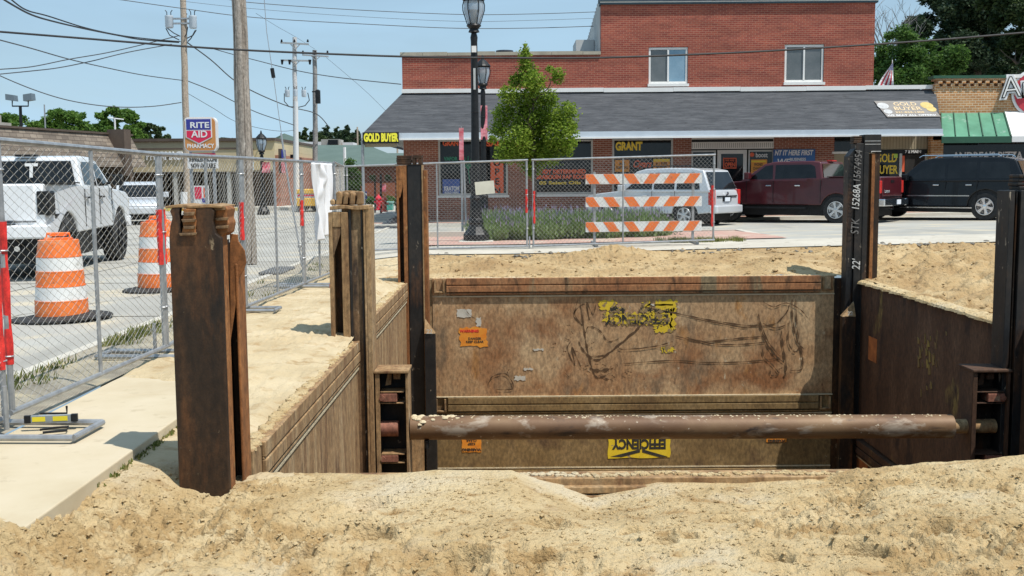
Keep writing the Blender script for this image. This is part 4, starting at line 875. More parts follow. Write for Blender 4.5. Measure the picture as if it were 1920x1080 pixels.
# ---------------------------------------------------------------- traffic barrels
def barrel(label, x, y, sc_, rz):
    t = thing('traffic_barrel', label, 'traffic barrel', (x, y, .008), rz, 'orange and white traffic barrels')
    S = sc_
    def ring(z0, z1, r0, r1, m, nm):
        MB().lathe([(0.01, z0 * S), (r0 * S, z0 * S), (r1 * S, z1 * S), (0.01, z1 * S)], n=32).build(nm, m, t, world=False, smooth=True, angle=40)
    zs = [.05, .23, .40, .57, .74, .93]; rs = [.295, .283, .268, .255, .243, .23]
    for i in range(5):
        ring(zs[i] + .002, zs[i + 1] - .002, rs[i], rs[i + 1] + (.006 if i < 4 else -.01), ORANGE if i % 2 == 0 else REFLW, 'orange_band' if i % 2 == 0 else 'white_band')
        if i < 4: ring(zs[i + 1] - .008, zs[i + 1] + .006, (rs[i + 1] + .008), (rs[i + 1] + .008), ORANGE, 'ridge')
    m = MB(); m.tube([Vector((-.13 * S, 0, .92 * S)), Vector((-.12 * S, 0, 1.0 * S)), Vector((.12 * S, 0, 1.0 * S)), Vector((.13 * S, 0, .92 * S))], .016 * S, 8)
    m.box(-.15 * S, .15 * S, -.05 * S, .05 * S, .928 * S, .955 * S).box(-.09 * S, .09 * S, -.03 * S, .03 * S, .97 * S, .99 * S); m.build('handle', ORANGE, t, world=False, bevel=.006)
    mb = MB(); n = 24; mb.lathe([(.01, 0), (.50, 0), (.50, .02), (.42, .035), (.31, .055), (.01, .06)], n=n)
    for k, v in enumerate(mb.v): mb.v[k] = (v[0] * 1.12, v[1] * .92, v[2] + .018 * math.sin(v[0] * 5) * (1 if v[2] > 0 else 1) * min(1, abs(v[0]) * 3) + .012)
    mb.build('base', RUBBER, t, world=False, smooth=True)
    return t
p = GB(117, 598, .01); barrel('nearer orange and white traffic barrel with black rubber base behind the left fence', p.x, p.y, 1.0, .3)
p = GB(301, 543, .01); barrel('farther orange and white traffic barrel partly hidden by the nearest rusty post', p.x, p.y, 1.08, .9)

# ---------------------------------------------------------------- barricade
YB = 22.35
BQ = thing('barricade', 'three rail road barricade with orange and white chevron stripes behind the far fence', 'barricade', (PX(1207, 440, YB), YB, gz(3, YB)))
x0, x1 = PX(1098, 380, YB), PX(1316, 380, YB); xm = PX(1203, 380, YB)
for n_, (pa, pb) in enumerate([(336, 334), (379, 377), (426, 423)]):
    z = (PZ(1098, pa, YB) + PZ(1316, pb, YB)) / 2 + .0; h = .105; sl_ = (PZ(1316, pb, YB) - PZ(1098, pa, YB)) / (x1 - x0)
    zc = lambda x: PZ(1098, pa, YB) + sl_ * (x - x0)
    m = MB().add([(x0, YB, zc(x0) - h), (x1, YB, zc(x1) - h), (x1, YB, zc(x1) + h), (x0, YB, zc(x0) + h), (x0, YB + .02, zc(x0) - h), (x1, YB + .02, zc(x1) - h), (x1, YB + .02, zc(x1) + h), (x0, YB + .02, zc(x0) + h)],
                 [(0, 1, 2, 3), (5, 4, 7, 6), (0, 4, 5, 1), (3, 2, 6, 7), (0, 3, 7, 4), (1, 5, 6, 2)])
    rl = m.build('rail_board', REFLW, BQ)
    st = MB(); pitch_ = .36; w_ = .19
    for s in (-1, 1):
        for i in range(6):
            a = .17 + i * .42; N_ = 8; poly = []
            for q in (1, -1):
                for k in ((0, 1) if q == 1 else (1, 0)): poly.append((xm + s * (a + k * .215 - (.14 if q == -1 else 0)), q))
            lo, hi = x0 + .004, x1 - .004
            # clip the slanted stripe against the board ends
            out = []
            for kk_ in range(4):
                p_, q_ = poly[kk_], poly[(kk_ + 1) % 4]
                def ins(z): return lo <= z[0] <= hi
                if ins(p_): out.append(p_)
                if ins(p_) != ins(q_):
                    e_ = lo if min(p_[0], q_[0]) < lo else hi; t_ = (e_ - p_[0]) / (q_[0] - p_[0]); out.append((e_, p_[1] + (q_[1] - p_[1]) * t_))
            if len(out) >= 3: st.prism([(px_, zc(px_) + q * (h - .004)) for px_, q in out], YB - .004, YB - .001, 'xz')
    st.build('orange_stripes', ORANGE, rl)
for px_ in (1115, 1300):
    x = PX(px_, 380, YB); MB().box(x - .025, x + .025, YB + .022, YB + .07, gz(x, YB), PZ(px_, 322, YB)).build('upright', GALV, BQ)
    MB().box(x - .03, x + .03, YB - .55, YB + .75, gz(x, YB) + .01, gz(x, YB) + .06).build('foot', GALV, BQ)

# ---------------------------------------------------------------- vehicles
def lathe_wheel(par, x, y, side, r, wd, kind):
    """kind: rim material; side=+1 outer face towards +y"""
    b = MB(); o = wd / 2
    b.lathe([(r * .60, -o * .9), (r * .93, -o), (r, -o * .7), (r, o * .7), (r * .93, o), (r * .60, o * .9)], (x, y, r), 32, 'y')
    w_ = b.build('wheel', RUBBER, par, world=False, smooth=True, angle=30)
    m = MB(); yo = y + side * o
    m.lathe([(.01, 0), (r * .60, 0), (r * .62, side * .012), (r * .56, side * .03), (r * .54, -side * .02), (.01, -side * .03)], (x, yo, r), 28, 'y')
    m.build('rim_back', BLACKP, w_, world=False, smooth=True)
    m = MB(); ns = 6
    for k in range(ns):
        a = 2 * math.pi * k / ns + .3; ca, sa = math.cos(a), math.sin(a)
        pts = []
        for (rr, hw) in ((r * .10, r * .10), (r * .34, r * .075), (r * .58, r * .13)):
            pts.append((rr, hw))
        poly = [(rr * ca - hw * sa, rr * sa + hw * ca) for rr, hw in pts] + [(rr * ca + hw * sa, rr * sa - hw * ca) for rr, hw in reversed(pts)]
        m.prism([(x + p, r + q) for p, q in poly], yo + side * .001, yo + side * .028, 'xz')
    m.lathe([(.01, side * .04), (r * .13, side * .035), (r * .16, 0)], (x, yo, r), 14, 'y'); 
    n = 28; vs = []
    m.lathe([(r * .56, 0), (r * .57, side * .036), (r * .62, side * .036), (r * .63, 0)], (x, yo, r), 28, 'y')
    m.build('rim', kind, w_, world=False, bevel=.004)
def arch(cx, r, zb, n=10):
    """points of a wheel opening from front (+x) to rear"""
    a0 = math.asin(min(1, max(-1, (zb - r * .78) / (r * 1.22)))) 
    R_ = r * 1.2; cz = r
    out = []
    a0 = math.asin((zb - cz) / R_)
    for i in range(n + 1):
        a = a0 + (math.pi - 2 * a0) * i / n; out.append((cx + R_ * math.cos(a), cz + R_ * math.sin(a)))
    return out
def vehicle(name, label, loc, rz, paint, prof_top, zb, fx, rx, r, W, cab, cab_m, wins, rim, zbelt, tum=.22, group=None, tail=None, bed=None, rearwin=None, front=None, extra=None, hw_in=.03, cat='pickup truck'):
    t = thing(name, label, cat, loc, rz, group)
    # lower body: profile from front bottom along the underside to the rear, then over the top
    def yfn(k):  # plan curvature: body narrows slightly at nose and tail
        return k
    fx_, rx_ = fx, rx
    x_front, x_rear = prof_top[0][0], prof_top[-1][0]
    bottom = [(x_front - .02, zb + .03)] + arch(fx, r, zb) + arch(rx, r, zb) + [(x_rear + .03, zb + .05)]
    poly = bottom + list(reversed(prof_top))
    def shp(v, h):
        x, y, z = v; s = 1 if h > 0 else -1
        k = 1.0
        u = (x - (x_front + x_rear) / 2) / ((x_front - x_rear) / 2); 
        k -= .07 * max(0, abs(u) - .72) / .28
        k -= .035 * max(0, (z - zbelt + .25)) / .3 if z > zbelt - .25 else 0
        k -= .02 * max(0, (zb + .2 - z)) / .2
        return (x, h * k, z)
    b = MB(); hs = [-W / 2, W / 2]
    n = len(poly); vs = []
    for h in hs:
        for p in poly: vs.append(shp((p[0], h, p[1]), h))
    fs = [(i, (i + 1) % n, n + (i + 1) % n, n + i) for i in range(n)] + [tuple(range(n - 1, -1, -1)), tuple(range(n, 2 * n))]
    b.add(vs, fs); body = b.build('body', paint, t, world=False, bevel=.035, smooth=True, seg=3, angle=40)
    # dark wheel housings / underbody
    b = MB().box(x_rear + .25, x_front - .25, -W / 2 + .22, W / 2 - .22, r * .55, zb + .25)
    for cx in (fx, rx): b.box(cx - r * 1.15, cx + r * 1.15, -W / 2 + .05, W / 2 - .05, r * 1.0, r * 2.15)
    b.build('underbody', BLACKP, t, world=False)
    hwz = lambda z: (W / 2 - hw_in) - tum * (z - zbelt)
    # cabin
    b = MB(); vs = []; n = len(cab)
    for s in (-1, 1):
        for (x, z) in cab: vs.append((x, s * hwz(z), z))
    b.add(vs, [(i, (i + 1) % n, n + (i + 1) % n, n + i) for i in range(n)] + [tuple(range(n - 1, -1, -1)), tuple(range(n, 2 * n))])
    b.build('cab', cab_m, t, world=False, bevel=.04, smooth=True, seg=3, angle=45)
    for wn in wins:
        for s in (-1, 1):
            vs = []; n = len(wn)
            for k in (-.03, .006):
                for (x, z) in wn: vs.append((x, s * (hwz(z) + k), z))
            m = MB().add(vs, [(i, (i + 1) % n, n + (i + 1) % n, n + i) for i in range(n)] + [tuple(range(n - 1, -1, -1)), tuple(range(n, 2 * n))]); m.build('side_window', GLASS, t, world=False)
    def glassquad(p, q, nm, inset=.10, push=.008):
        (xa, za), (xb, zb_) = p, q; d = Vector((xb - xa, 0, zb_ - za)).normalized(); nn_ = Vector((-d.z, 0, d.x))
        if nn_.x * push * (1 if xa > 0 else -1) < 0: nn_ = -nn_
        ya, yb = hwz(za) - inset, hwz(zb_) - inset; vs = []
        for k in (-.02, .008):
            for (x, z, y) in ((xa, za, -ya), (xa, za, ya), (xb, zb_, yb), (xb, zb_, -yb)): vs.append((x + nn_.x * k, y, z + nn_.z * k))
        MB().add(vs, [(0, 1, 2, 3), (7, 6, 5, 4), (0, 4, 5, 1), (1, 5, 6, 2), (2, 6, 7, 3), (3, 7, 4, 0)]).build(nm, GLASS, t, world=False)
    if rearwin: glassquad(rearwin[0], rearwin[1], 'rear_window')
    if front: glassquad(front[0], front[1], 'windscreen')
    for cx in (fx, rx):
        for s in (-1, 1): lathe_wheel(t, cx, s * (W / 2 - .14), s, r, .26 if r < .45 else .30, rim)
    if extra: extra(t, body, hwz)
    return t
LAMP_R = mat('tail_lamp', [(.45, .02, .02), (.6, .04, .03)], 5, 3, .25); LAMP_C = mat('head_lamp', [(.7, .7, .68)], rough=.15); PLATEM = mat('number_plate', [(.70, .74, .80)], 5, 3, .5)
def doorlines(t, xs, z0, z1, W, m=None):
    b = MB()
    for x in xs:
        for s in (-1, 1): b.box(x, x + .012, s * (W / 2 - .012), s * (W / 2 + .003), z0, z1)
    b.build('door_seam', m or BLACKP, t, world=False)
def handles(t, pts, W, m):
    for x, z in pts:
        for s in (-1, 1): MB().box(x - .09, x + .09, s * (W / 2 - .01), s * (W / 2 + .035), z - .018, z + .018).build('door_handle', m, t, world=False, bevel=.008)
def mirror(t, x, z, W, m):
    for s in (-1, 1): MB().box(x - .05, x + .12, s * (W / 2 + .05), s * (W / 2 + .25), z - .05, z + .16).box(x, x + .05, s * (W / 2 - .1), s * (W / 2 + .06), z - .03, z + .02).build('mirror', m, t, world=False, bevel=.025)
def pickup(label, loc, rz, paint, r, lift, rim, chrome_bumper, bumperm, dark_lamps=False, group=None, cx=0.0, tx=0.0):
    z = lift; zb = .52 + z; W = 2.0
    top = [(2.88, zb + .06), (2.93, .95 + z), (2.86, 1.13 + z), (2.6, 1.19 + z), (1.35, 1.27 + z), (1.1, 1.30 + z), (-.85, 1.31 + z), (-.88, 1.36 + z), (-2.86 - tx, 1.38 + z), (-2.9 - tx, 1.30 + z), (-2.9 - tx, .66 + z)]
    cab = [(1.42, 1.24 + z), (.60, 1.80 + z), (.25, 1.87 + z), (-.45 - cx, 1.88 + z), (-.72 - cx, 1.84 + z), (-.84 - cx, 1.28 + z)]
    wins = [[(1.08, 1.33 + z), (.55, 1.74 + z), (.30, 1.77 + z), (.26, 1.33 + z)], [(.18, 1.33 + z), (.2, 1.77 + z), (-.42 - cx, 1.77 + z), (-.56 - cx, 1.70 + z), (-.64 - cx, 1.36 + z)]]
    def extra(t, body, hwz):
        # open bed
        MB().box(-2.78 - tx, -.98 - cx, -.82, .82, 1.33 + z, 1.385 + z).build('bed_opening', BLACKP, t, world=False)
        MB().box(-2.78 - tx, -.98 - cx, -.97, -.83, 1.375 + z, 1.40 + z).box(-2.78 - tx, -.98 - cx, .83, .97, 1.375 + z, 1.40 + z).build('bed_rail', BLACKP if dark_lamps else paint, t, world=False)
        tg = MB().box(-2.925 - tx, -2.89 - tx, -.76, .76, .78 + z, 1.36 + z).build('tailgate', paint, t, world=False, bevel=.015)
        MB().box(-2.94 - tx, -2.926 - tx, -.13, .13, 1.20 + z, 1.27 + z).build('handle', BLACKP, tg, world=False)
        MB().box(-2.93 - tx, -2.927 - tx, -.78, .78, .76 + z, .775 + z).build('seam', BLACKP, tg, world=False)
        for s in (-1, 1): MB().box(-2.93 - tx, -2.66 if dark_lamps else -2.84 - tx, s * (W / 2 - .20), s * (W / 2 - .045), .88 + z, 1.26 + z).build('tail_lamp', BLACKP if dark_lamps else LAMP_R, t, world=False, bevel=.02)
        if dark_lamps:
            for s in (-1, 1): MB().box(-2.90, -2.52, s * (W / 2 - .10), s * (W / 2 - .022), .86 + z, 1.26 + z).build('tail_lamp', BLACKP, t, world=False, bevel=.03)
        bp = MB().prism([(-3.08 - tx, -.98), (-3.14 - tx, -.5), (-3.14 - tx, .5), (-3.08 - tx, .98), (-2.86 - tx, 1.0), (-2.86 - tx, -1.0)], .50 + z, .72 + z, 'xy').build('rear_bumper', bumperm, t, world=False, bevel=.03)
        MB().box(-3.15 - tx, -3.135 - tx, -.16, .16, .55 + z, .69 + z).build('number_plate', PLATEM, bp, world=False)
        MB().box(-3.12 - tx, -2.9, -.45, .45, .721 + z, .735 + z).build('step_pad', BLACKP, bp, world=False)
        MB().prism([(2.85, -.98), (3.02, -.7), (3.05, 0), (3.02, .7), (2.85, .98), (2.7, .98), (2.7, -.98)], .45 + z, .68 + z, 'xy').build('front_bumper', bumperm, t, world=False, bevel=.03)
        MB().box(2.9, 2.945, -.55, .55, .74 + z, 1.05 + z).build('grille', BLACKP, t, world=False, bevel=.01)
        for s in (-1, 1): MB().box(2.78, 2.93, s * .62, s * .93, .85 + z, 1.08 + z).build('head_lamp', LAMP_C, t, world=False, bevel=.02)
        doorlines(t, (1.15, .22, -.80 - cx), zb + .08, 1.28 + z, W); handles(t, ((.38, 1.12 + z), (-.6, 1.12 + z)), W, CHROME if not dark_lamps else BLACKP)
        mirror(t, 1.0, 1.38 + z, W, paint if not dark_lamps else BLACKP)
        if not dark_lamps:
            MB().box(-.9, 1.2, W / 2 - .05, W / 2 + .08, .40 + z, .45 + z).box(-.9, 1.2, -W / 2 - .08, -W / 2 + .05, .40 + z, .45 + z).build('side_step', BLACKP, t, world=False, bevel=.01)
        MB().box(-.80 - cx, -.62 - cx, -.18, .18, 1.86 + z, 1.90 + z).build('brake_lamp', BLACKP if dark_lamps else LAMP_R, t, world=False, bevel=.01)
        MB().cyl((-2.4, -.5, .45 + z * .6), (-3.05, -.5, .42 + z * .6), .045, n=10).build('exhaust', CHROME, t, world=False)
    return vehicle('pickup_truck', label, loc, rz, paint, top, zb, 1.80, -1.85, r, W, cab, paint, wins, rim, 1.28 + z, rearwin=((-.835 - cx, 1.36 + z), (-.745 - cx, 1.78 + z)), front=((1.35, 1.29 + z), (.66, 1.76 + z)), extra=extra)
CARW = mat('white_car_paint', [(.74, .75, .76), (.78, .79, .80)], 2, 2, .3, coat=.6)
CARR = mat('maroon_car_paint', [(.055, .006, .010), (.08, .010, .014)], 2, 2, .28, coat=.35)
CARB = mat('black_car_paint', [(.003, .0035, .005), (.006, .007, .009)], 2, 2, .25, spec=.3, coat=.25)
CARS = mat('silver_white_car_paint', [(.58, .60, .63), (.66, .68, .70)], 2, 2, .3, .25, coat=.6)
wt = pickup('white lifted pickup truck with black tail lamps parked behind the left fence', (-8.80, 20.05, 0.0), R(97), CARW, .50, .20, BLACKP, False, CARW, dark_lamps=True)
# sticker in its rear window
Mw = XF[wt.name] @ frame((-.825, -.10, 1.80), (0, -1, 0), (.2, 0, 1))
text('window_sticker', 'T', Mw, .34, WHITEP, wt, .012, .012)
def spot(px, py_, Y, z): return PX(px, py_, Y), Y, z
TH = R(180 - 40)
def place(pxr, Yr, rx_off, W, th):
    """world centre so that the near rear wheel stands at (pxr, Yr)"""
    x = PX(pxr, 410, Yr); hx, hy = math.cos(th), math.sin(th); lx, ly = -hy, hx
    return x - hx * rx_off - lx * (W / 2 - .14), Yr - hy * rx_off - ly * (W / 2 - .14)
x, y = place(1570, 32.6, -1.85, 2.0, TH)
z = gz(PX(1570, 410, 32.6), 32.6)
rp_t = pickup('dark maroon pickup truck parked at an angle between the white and the black car', (x, y, z - .02), TH, CARR, .42, .04, SILVER, True, CHROME, cx=.55, tx=.26)
text('tailgate_lettering', 'TUNDRA', Matrix.Translation(Vector((x, y, z))) @ Matrix.Rotation(TH, 4, 'Z') @ frame((-3.195, .42, .95), (0, -1, 0), (0, 0, 1)), .10, SILVER, rp_t, .004, .003)
def suv(label, loc, rz, paint, Ln, W, H, r, rim, zbt, fx, rx, bumperm, roofm=None, group=None, cat='car', name='parked_car', plate=True, cf=0.0, badge=None):
    zb = .42; a = Ln / 2
    top = [(a - .05, zb + .05), (a + .02, .72), (a - .08, zbt - .18), (a - .35, zbt - .10), (a - 1.15 - cf, zbt - .02), (a - 1.4 - cf, zbt), (-a + .06, zbt + .02), (-a, zbt - .15), (-a, .60)]
    cab = [(a - 1.22 - cf, zbt - .05), (a - 1.95 - cf, H - .10), (a - 2.3 - cf, H - .02), (a - 3.2 - cf * .5, H), (-a + .75, H - .02), (-a + .38, H - .09), (-a + .08, zbt - .04)]
    L0, L1 = a - 1.62 - cf, -a + .42; zt = H - .15; zw = zbt + .05; q = (L0 - L1)
    w1 = [(L0, zw), (L0 - (zt - zw) * 1.15, zt - .02), (L0 - q * .36, zt), (L0 - q * .36, zw)]
    w2 = [(L0 - q * .385, zw), (L0 - q * .385, zt), (L0 - q * .66, zt), (L0 - q * .66, zw)]
    w3 = [(L0 - q * .69, zw), (L0 - q * .69, zt), (L1 + .12, zt - .02), (L1 + .02, zw)]
    def extra(t, body, hwz):
        for s in (-1, 1):
            MB().box(-a - .012, -a + .16, s * (W / 2 - .22), s * (W / 2 - .055), zbt - .42, zbt + .04).build('tail_lamp', LAMP_R, t, world=False, bevel=.02)
            MB().box(a - .22, a - .0, s * (W / 2 - .42), s * (W / 2 - .1), zbt - .36, zbt - .20).build('head_lamp', LAMP_C, t, world=False, bevel=.02)
        bp = MB().prism([(-a - .13, -W / 2 + .12), (-a - .17, 0), (-a - .13, W / 2 - .12), (-a + .1, W / 2 - .01), (-a + .1, -W / 2 + .01)], .44, .68, 'xy').build('rear_bumper', bumperm, t, world=False, bevel=.04)
        MB().prism([(a + .08, -W / 2 + .2), (a + .13, 0), (a + .08, W / 2 - .2), (a - .1, W / 2 - .02), (a - .1, -W / 2 + .02)], .40, .66, 'xy').build('front_bumper', bumperm, t, world=False, bevel=.04)
        MB().box(-a - .02, -a + .02, -.26, .26, .80, .93).build('plate_recess', BLACKP, t, world=False); MB().box(-a - .035, -a - .021, -.16, .16, .80, .92).build('number_plate', PLATEM, t, world=False)
        MB().box(-a - .025, -a - .001, -W / 2 + .3, W / 2 - .3, .94, .975).build('tailgate_trim', CHROME if badge else BLACKP, t, world=False)
        MB().lathe([(.01, 0), (.05, 0), (.05, -.02), (.01, -.02)], (-a - .02, 0, zbt - .08), 16, 'x').build('badge', CHROME, t, world=False)
        doorlines(t, (L0 + .1, L0 - q * .37, L0 - q * .675), zb + .1, zbt, W); handles(t, ((L0 - q * .28, zbt - .14), (L0 - q * .6, zbt - .14)), W, CHROME)
        mirror(t, L0 + .02, zbt + .04, W, paint)
        for s in (-1, 1): MB().tube([(a - 2.4, s * (hwz(H) - .1), H + .0), (a - 2.5, s * (hwz(H) - .1), H + .06), (-a + .9, s * (hwz(H) - .1), H + .06), (-a + .8, s * (hwz(H) - .1), H)], .018, 6).build('roof_rack', BLACKP if not badge else CHROME, t, world=False)
        if badge:
            for s in (-1, 1): MB().box(-a + 1.6, a - 1.5, s * (W / 2 - .004), s * (W / 2 + .02), .72, .75).box(-a + 1.5, a - 1.4, s * (W / 2 - .05), s * (W / 2 + .06), .36, .39).build('side_trim', CHROME, t, world=False)
    return vehicle(name, label, loc, rz, paint, top, zb, fx, rx, r, W, cab, paint, [w1, w2, w3], rim, zbt, tum=.20, rearwin=((-a + .10, zbt + .06), (-a + .34, H - .14)), front=((a - 1.30 - cf, zbt + .02), (a - 1.90 - cf, H - .14)), extra=extra, cat=cat, group=group)
x, y = place(1287, 33.0, -1.42, 1.85, TH)
suv('white estate car with roof rack parked behind the striped barricade', (x, y, gz(x, 33) - .03), TH, CARS, 4.75, 1.85, 1.84, .38, SILVER, 1.12, 1.43, -1.42, CARS)
x, y = place(1848, 31.9, -1.65, 2.0, TH)
suv('long black estate car with chrome wheels parked at the right edge', (x, y, gz(14, 31.9)), TH, CARB, 5.6, 2.0, 1.90, .42, CHROME, 1.20, 1.68, -1.65, CARB, badge=True, cf=.55)
x, y = PX(251, 400, 41), 41.5
suv('small white and dark car parked far left in front of the strip mall', (x, y, 0), R(-70), CARS, 4.4, 1.75, 1.6, .34, SILVER, 1.0, 1.3, -1.3, CARS)
tag(suv('dark car parked at the far left behind the white pickup', (-15.2, 38.0, 0), R(95), CARB, 4.5, 1.8, 1.65, .34, SILVER, 1.05, 1.35, -1.35, CARB))
suv('red car parked beyond the black car at the right edge', (PX(1960, 380, 36), 35.6, gz(15, 36)), TH, CARR, 4.6, 1.85, 1.8, .36, SILVER, 1.15, 1.38, -1.38, CARR)
# ---------------------------------------------------------------- shop building
YF = 39.0
BR_UP = brick('brick_red_upper', (.235, .046, .030), (.33, .078, .045), (.42, .22, .15), .21, .068, .006)
BR_LO = brick('brick_red_lower', (.22, .062, .035), (.31, .10, .06), (.42, .33, .27), .21, .072, .009)
BR_TAN = brick('brick_tan', (.47, .21, .075), (.60, .31, .13), (.66, .52, .36), .21, .085, .012)
BR_FAR = brick('brick_far', (.30, .10, .06), (.38, .14, .09), (.4, .28, .2), .25, .08, .01)
SHINGLE = mat('roof_shingles', [(.036, .040, .046), (.060, .064, .072), (.092, .096, .104)], 2.6, 9, .95, stretch=(.5, 1, 6), bump=.6, bscale=30, bdist=.012, over=[((.11, .11, .115), 9, .60, .72, (.4, 1, 4)), ((.025, .027, .03), 5, .58, .70, (.6, 1, 5))])
FASC = mat('grey_fascia', [(.46, .52, .58), (.54, .60, .66)], 2, 4, .6)
WTRIM = mat('white_trim', [(.72, .71, .68), (.80, .79, .77)], 2, 6, .7)
FRAMEM = mat('alu_frame', [(.42, .42, .40), (.52, .52, .50)], 4, 4, .5, .3)
BEIGE = mat('beige_siding', [(.33, .28, .19), (.40, .345, .24)], 2, 5, .8)
TRIMD = mat('dark_trim', [(.03, .06, .08), (.05, .09, .11)], 2, 4, .6)
CONCC = mat('coping', [(.30, .27, .21), (.42, .38, .30)], 2, 7, .9)
CORR = mat('corrugated_metal', [(.50, .51, .50), (.62, .63, .62)], 1.5, 6, .6, .2)
DOORW = mat('door_white', [(.62, .62, .60), (.70, .70, .68)], 3, 4, .5)
DARKIN = mat('dark_interior', [(.012, .010, .009), (.030, .026, .022)], 2, 4, .8)
SB = thing('shop_building', 'two storey red brick shop building with grey shingled awning roof', 'building', (4.5, YF, 0))
xL = PX(757, 300, YF); xM = PX(1127, 60, YF); xR2 = PX(1640, 60, YF); xR = PX(1752, 230, YF)
zE = PZ(1200, 246, 36.6); zT = PZ(1200, 172, YF); zP = PZ(940, 104, YF); zU = PZ(1380, 7, YF); ZG = -.25
# upper wall with window openings
wu = [rect(1216, 88, 1290, 157, YF), rect(1471, 83, 1545, 154, YF)]
m = MB(); x = xM
for (a, b_, c, d) in wu:
    m.box(x, a, YF, YF + .3, zT - .4, zU); m.box(a, b_, YF, YF + .3, zT - .4, c - .05); m.box(a, b_, YF, YF + .3, d, zU); x = b_
m.box(x, xR2, YF, YF + .3, zT - .4, zU); m.box(xL, xM, YF, YF + .3, zT - .4, zP)
m.box(xR2 - .3, xR2, YF + .301, YF + 12, zT - .4, zU)
m.build('upper_wall', BR_UP, SB)
m = MB().box(xL, xR2, YF + .31, YF + 14, ZG, zT - .3).box(xM + .1, xR2 - .3, YF + .31, YF + 12, zT - .3, zU - .3); m.build('core', DARKIN, SB)
MB().box(xM - .05, xR2 + .08, YF - .08, YF + .4, zU + .002, zU + .10).box(xM - .08, xR2 + .12, YF - .14, YF + .4, zU + .101, zU + .5).build('roof_trim', TRIMD, SB)
MB().box(xM - .05, xR2 + .08, YF - .085, YF - .082, zU + .06, zU + .098).build('trim_line', WTRIM, SB)
m = MB(); rn = random.Random(3); x = xL - .06
while x < xM - .02: 
    x2 = min(x + rn.uniform(.7, 1.2), xM - .002); m.box(x, x2 - .01, YF - .07, YF + .35, zP + .002, zP + .13 + rn.uniform(-.02, .02)); x = x2
m.build('parapet_coping', CONCC, SB)
m = MB(); y = YF + .3
for i in range(28): m.box(xM - .03 - (.02 if i % 2 else 0), xM + .02, y, y + .25, zP - .2, zU + .3 - i * .03); y += .252
m.build('side_cladding', CORR, SB)
MB().box(xM - .75, xM - .06, YF + 2.5, YF + 4.5, zP, zP + .85).build('roof_hatch', CORR, SB)
MB().cyl((PX(946, 97, YF + 2), YF + 2, zP), (PX(946, 97, YF + 2), YF + 2, zP + .34), .30, n=16).cyl((PX(946, 97, YF + 2), YF + 2, zP + .34), (PX(946, 97, YF + 2), YF + 2, zP + .40), .33, n=16).build('roof_vent', mat('vent_dark', [(.06, .07, .09)], rough=.6), SB)
CURT = mat('curtain', [(.45, .46, .46), (.58, .60, .62)], 3, 4, .8, stretch=(8, 1, .3)); BLUEG = mat('blue_glass', [(.16, .27, .36), (.24, .36, .45)], 1.2, 3, .08); GREYG = mat('screen_glass', [(.10, .115, .12), (.15, .16, .165)], 2, 3, .2)
for i, (a, b_, c, d) in enumerate(wu):
    w_ = MB().box(a + .01, a + .08, YF + .04, YF + .12, c, d - .01).box(b_ - .08, b_ - .01, YF + .04, YF + .12, c, d - .01).box(a + .081, b_ - .081, YF + .04, YF + .12, d - .09, d - .01).box(a + .081, b_ - .081, YF + .04, YF + .12, c, c + .08).box((a + b_) / 2 - .03, (a + b_) / 2 + .03, YF + .03, YF + .11, c + .081, d - .091).build('window', WTRIM, SB, bevel=.005)
    MB().box(a - .03, b_ + .03, YF - .10, YF + .2, c - .10, c - .005).build('sill', WTRIM, w_)
    MB().box(a + .081, (a + b_) / 2 - .031, YF + .08, YF + .10, c + .081, d - .091).build('pane', GREYG, w_); MB().box((a + b_) / 2 + .031, b_ - .081, YF + .07, YF + .09, c + .081, d - .091).build('pane', BLUEG if i == 0 else GREYG, w_)
# awning roof
YE = 36.6; e0 = PX(680, 250, YE); e1 = PX(1766, 238, YE); t0 = xL - .02; t1 = xR
m = MB().add([(e0, YE, zE), (e1, YE, zE), (t1, YF + .0, zT), (t0, YF + .0, zT), (e0, YE + 14, zE), (t0, YF + 14, zT), (e0, YE, zE - .03), (e1, YE, zE - .03), (e1, YF, zE - .03), (e0, YE + 14, zE - .03)],
             [(0, 1, 2, 3), (0, 3, 5, 4), (6, 7, 1, 0), (1, 7, 8, 2), (0, 4, 9, 6)])
roof = m.build('awning_roof', SHINGLE, SB)
sof = MB().box(e0 + .05, e1, YE + .05, YF - .002, zE - .12, zE - .06).box(e0 + .05, xL - .002, YF - .001, YF + 14, zE - .12, zE - .06).build('soffit', WTRIM, SB)
MB().box(e0 - .02, e1 + .02, YE - .06, YE + .02, zE - .20, zE - .0).box(e0 - .05, e0 - .021, YE - .06, YE + 14, zE - .20, zE).build('fascia', FASC, SB)
MB().box(e0 - .03, e1 + .03, YE - .10, YE - .0605, zE - .24, zE - .185).build('gutter', WTRIM, SB)
m = MB(); x = t0; rn = random.Random(2)
while x < t1 + .2:
    x2 = min(x + rn.uniform(1.5, 3), t1 + .21); o_ = rn.uniform(-.02, .02); m.box(x, x2 - .005, YF - .13 + o_ * .3, YF - .004, zT - .01 + o_, zT + .14 + o_ * .6); x = x2
m.build('roof_flashing', WTRIM, SB)
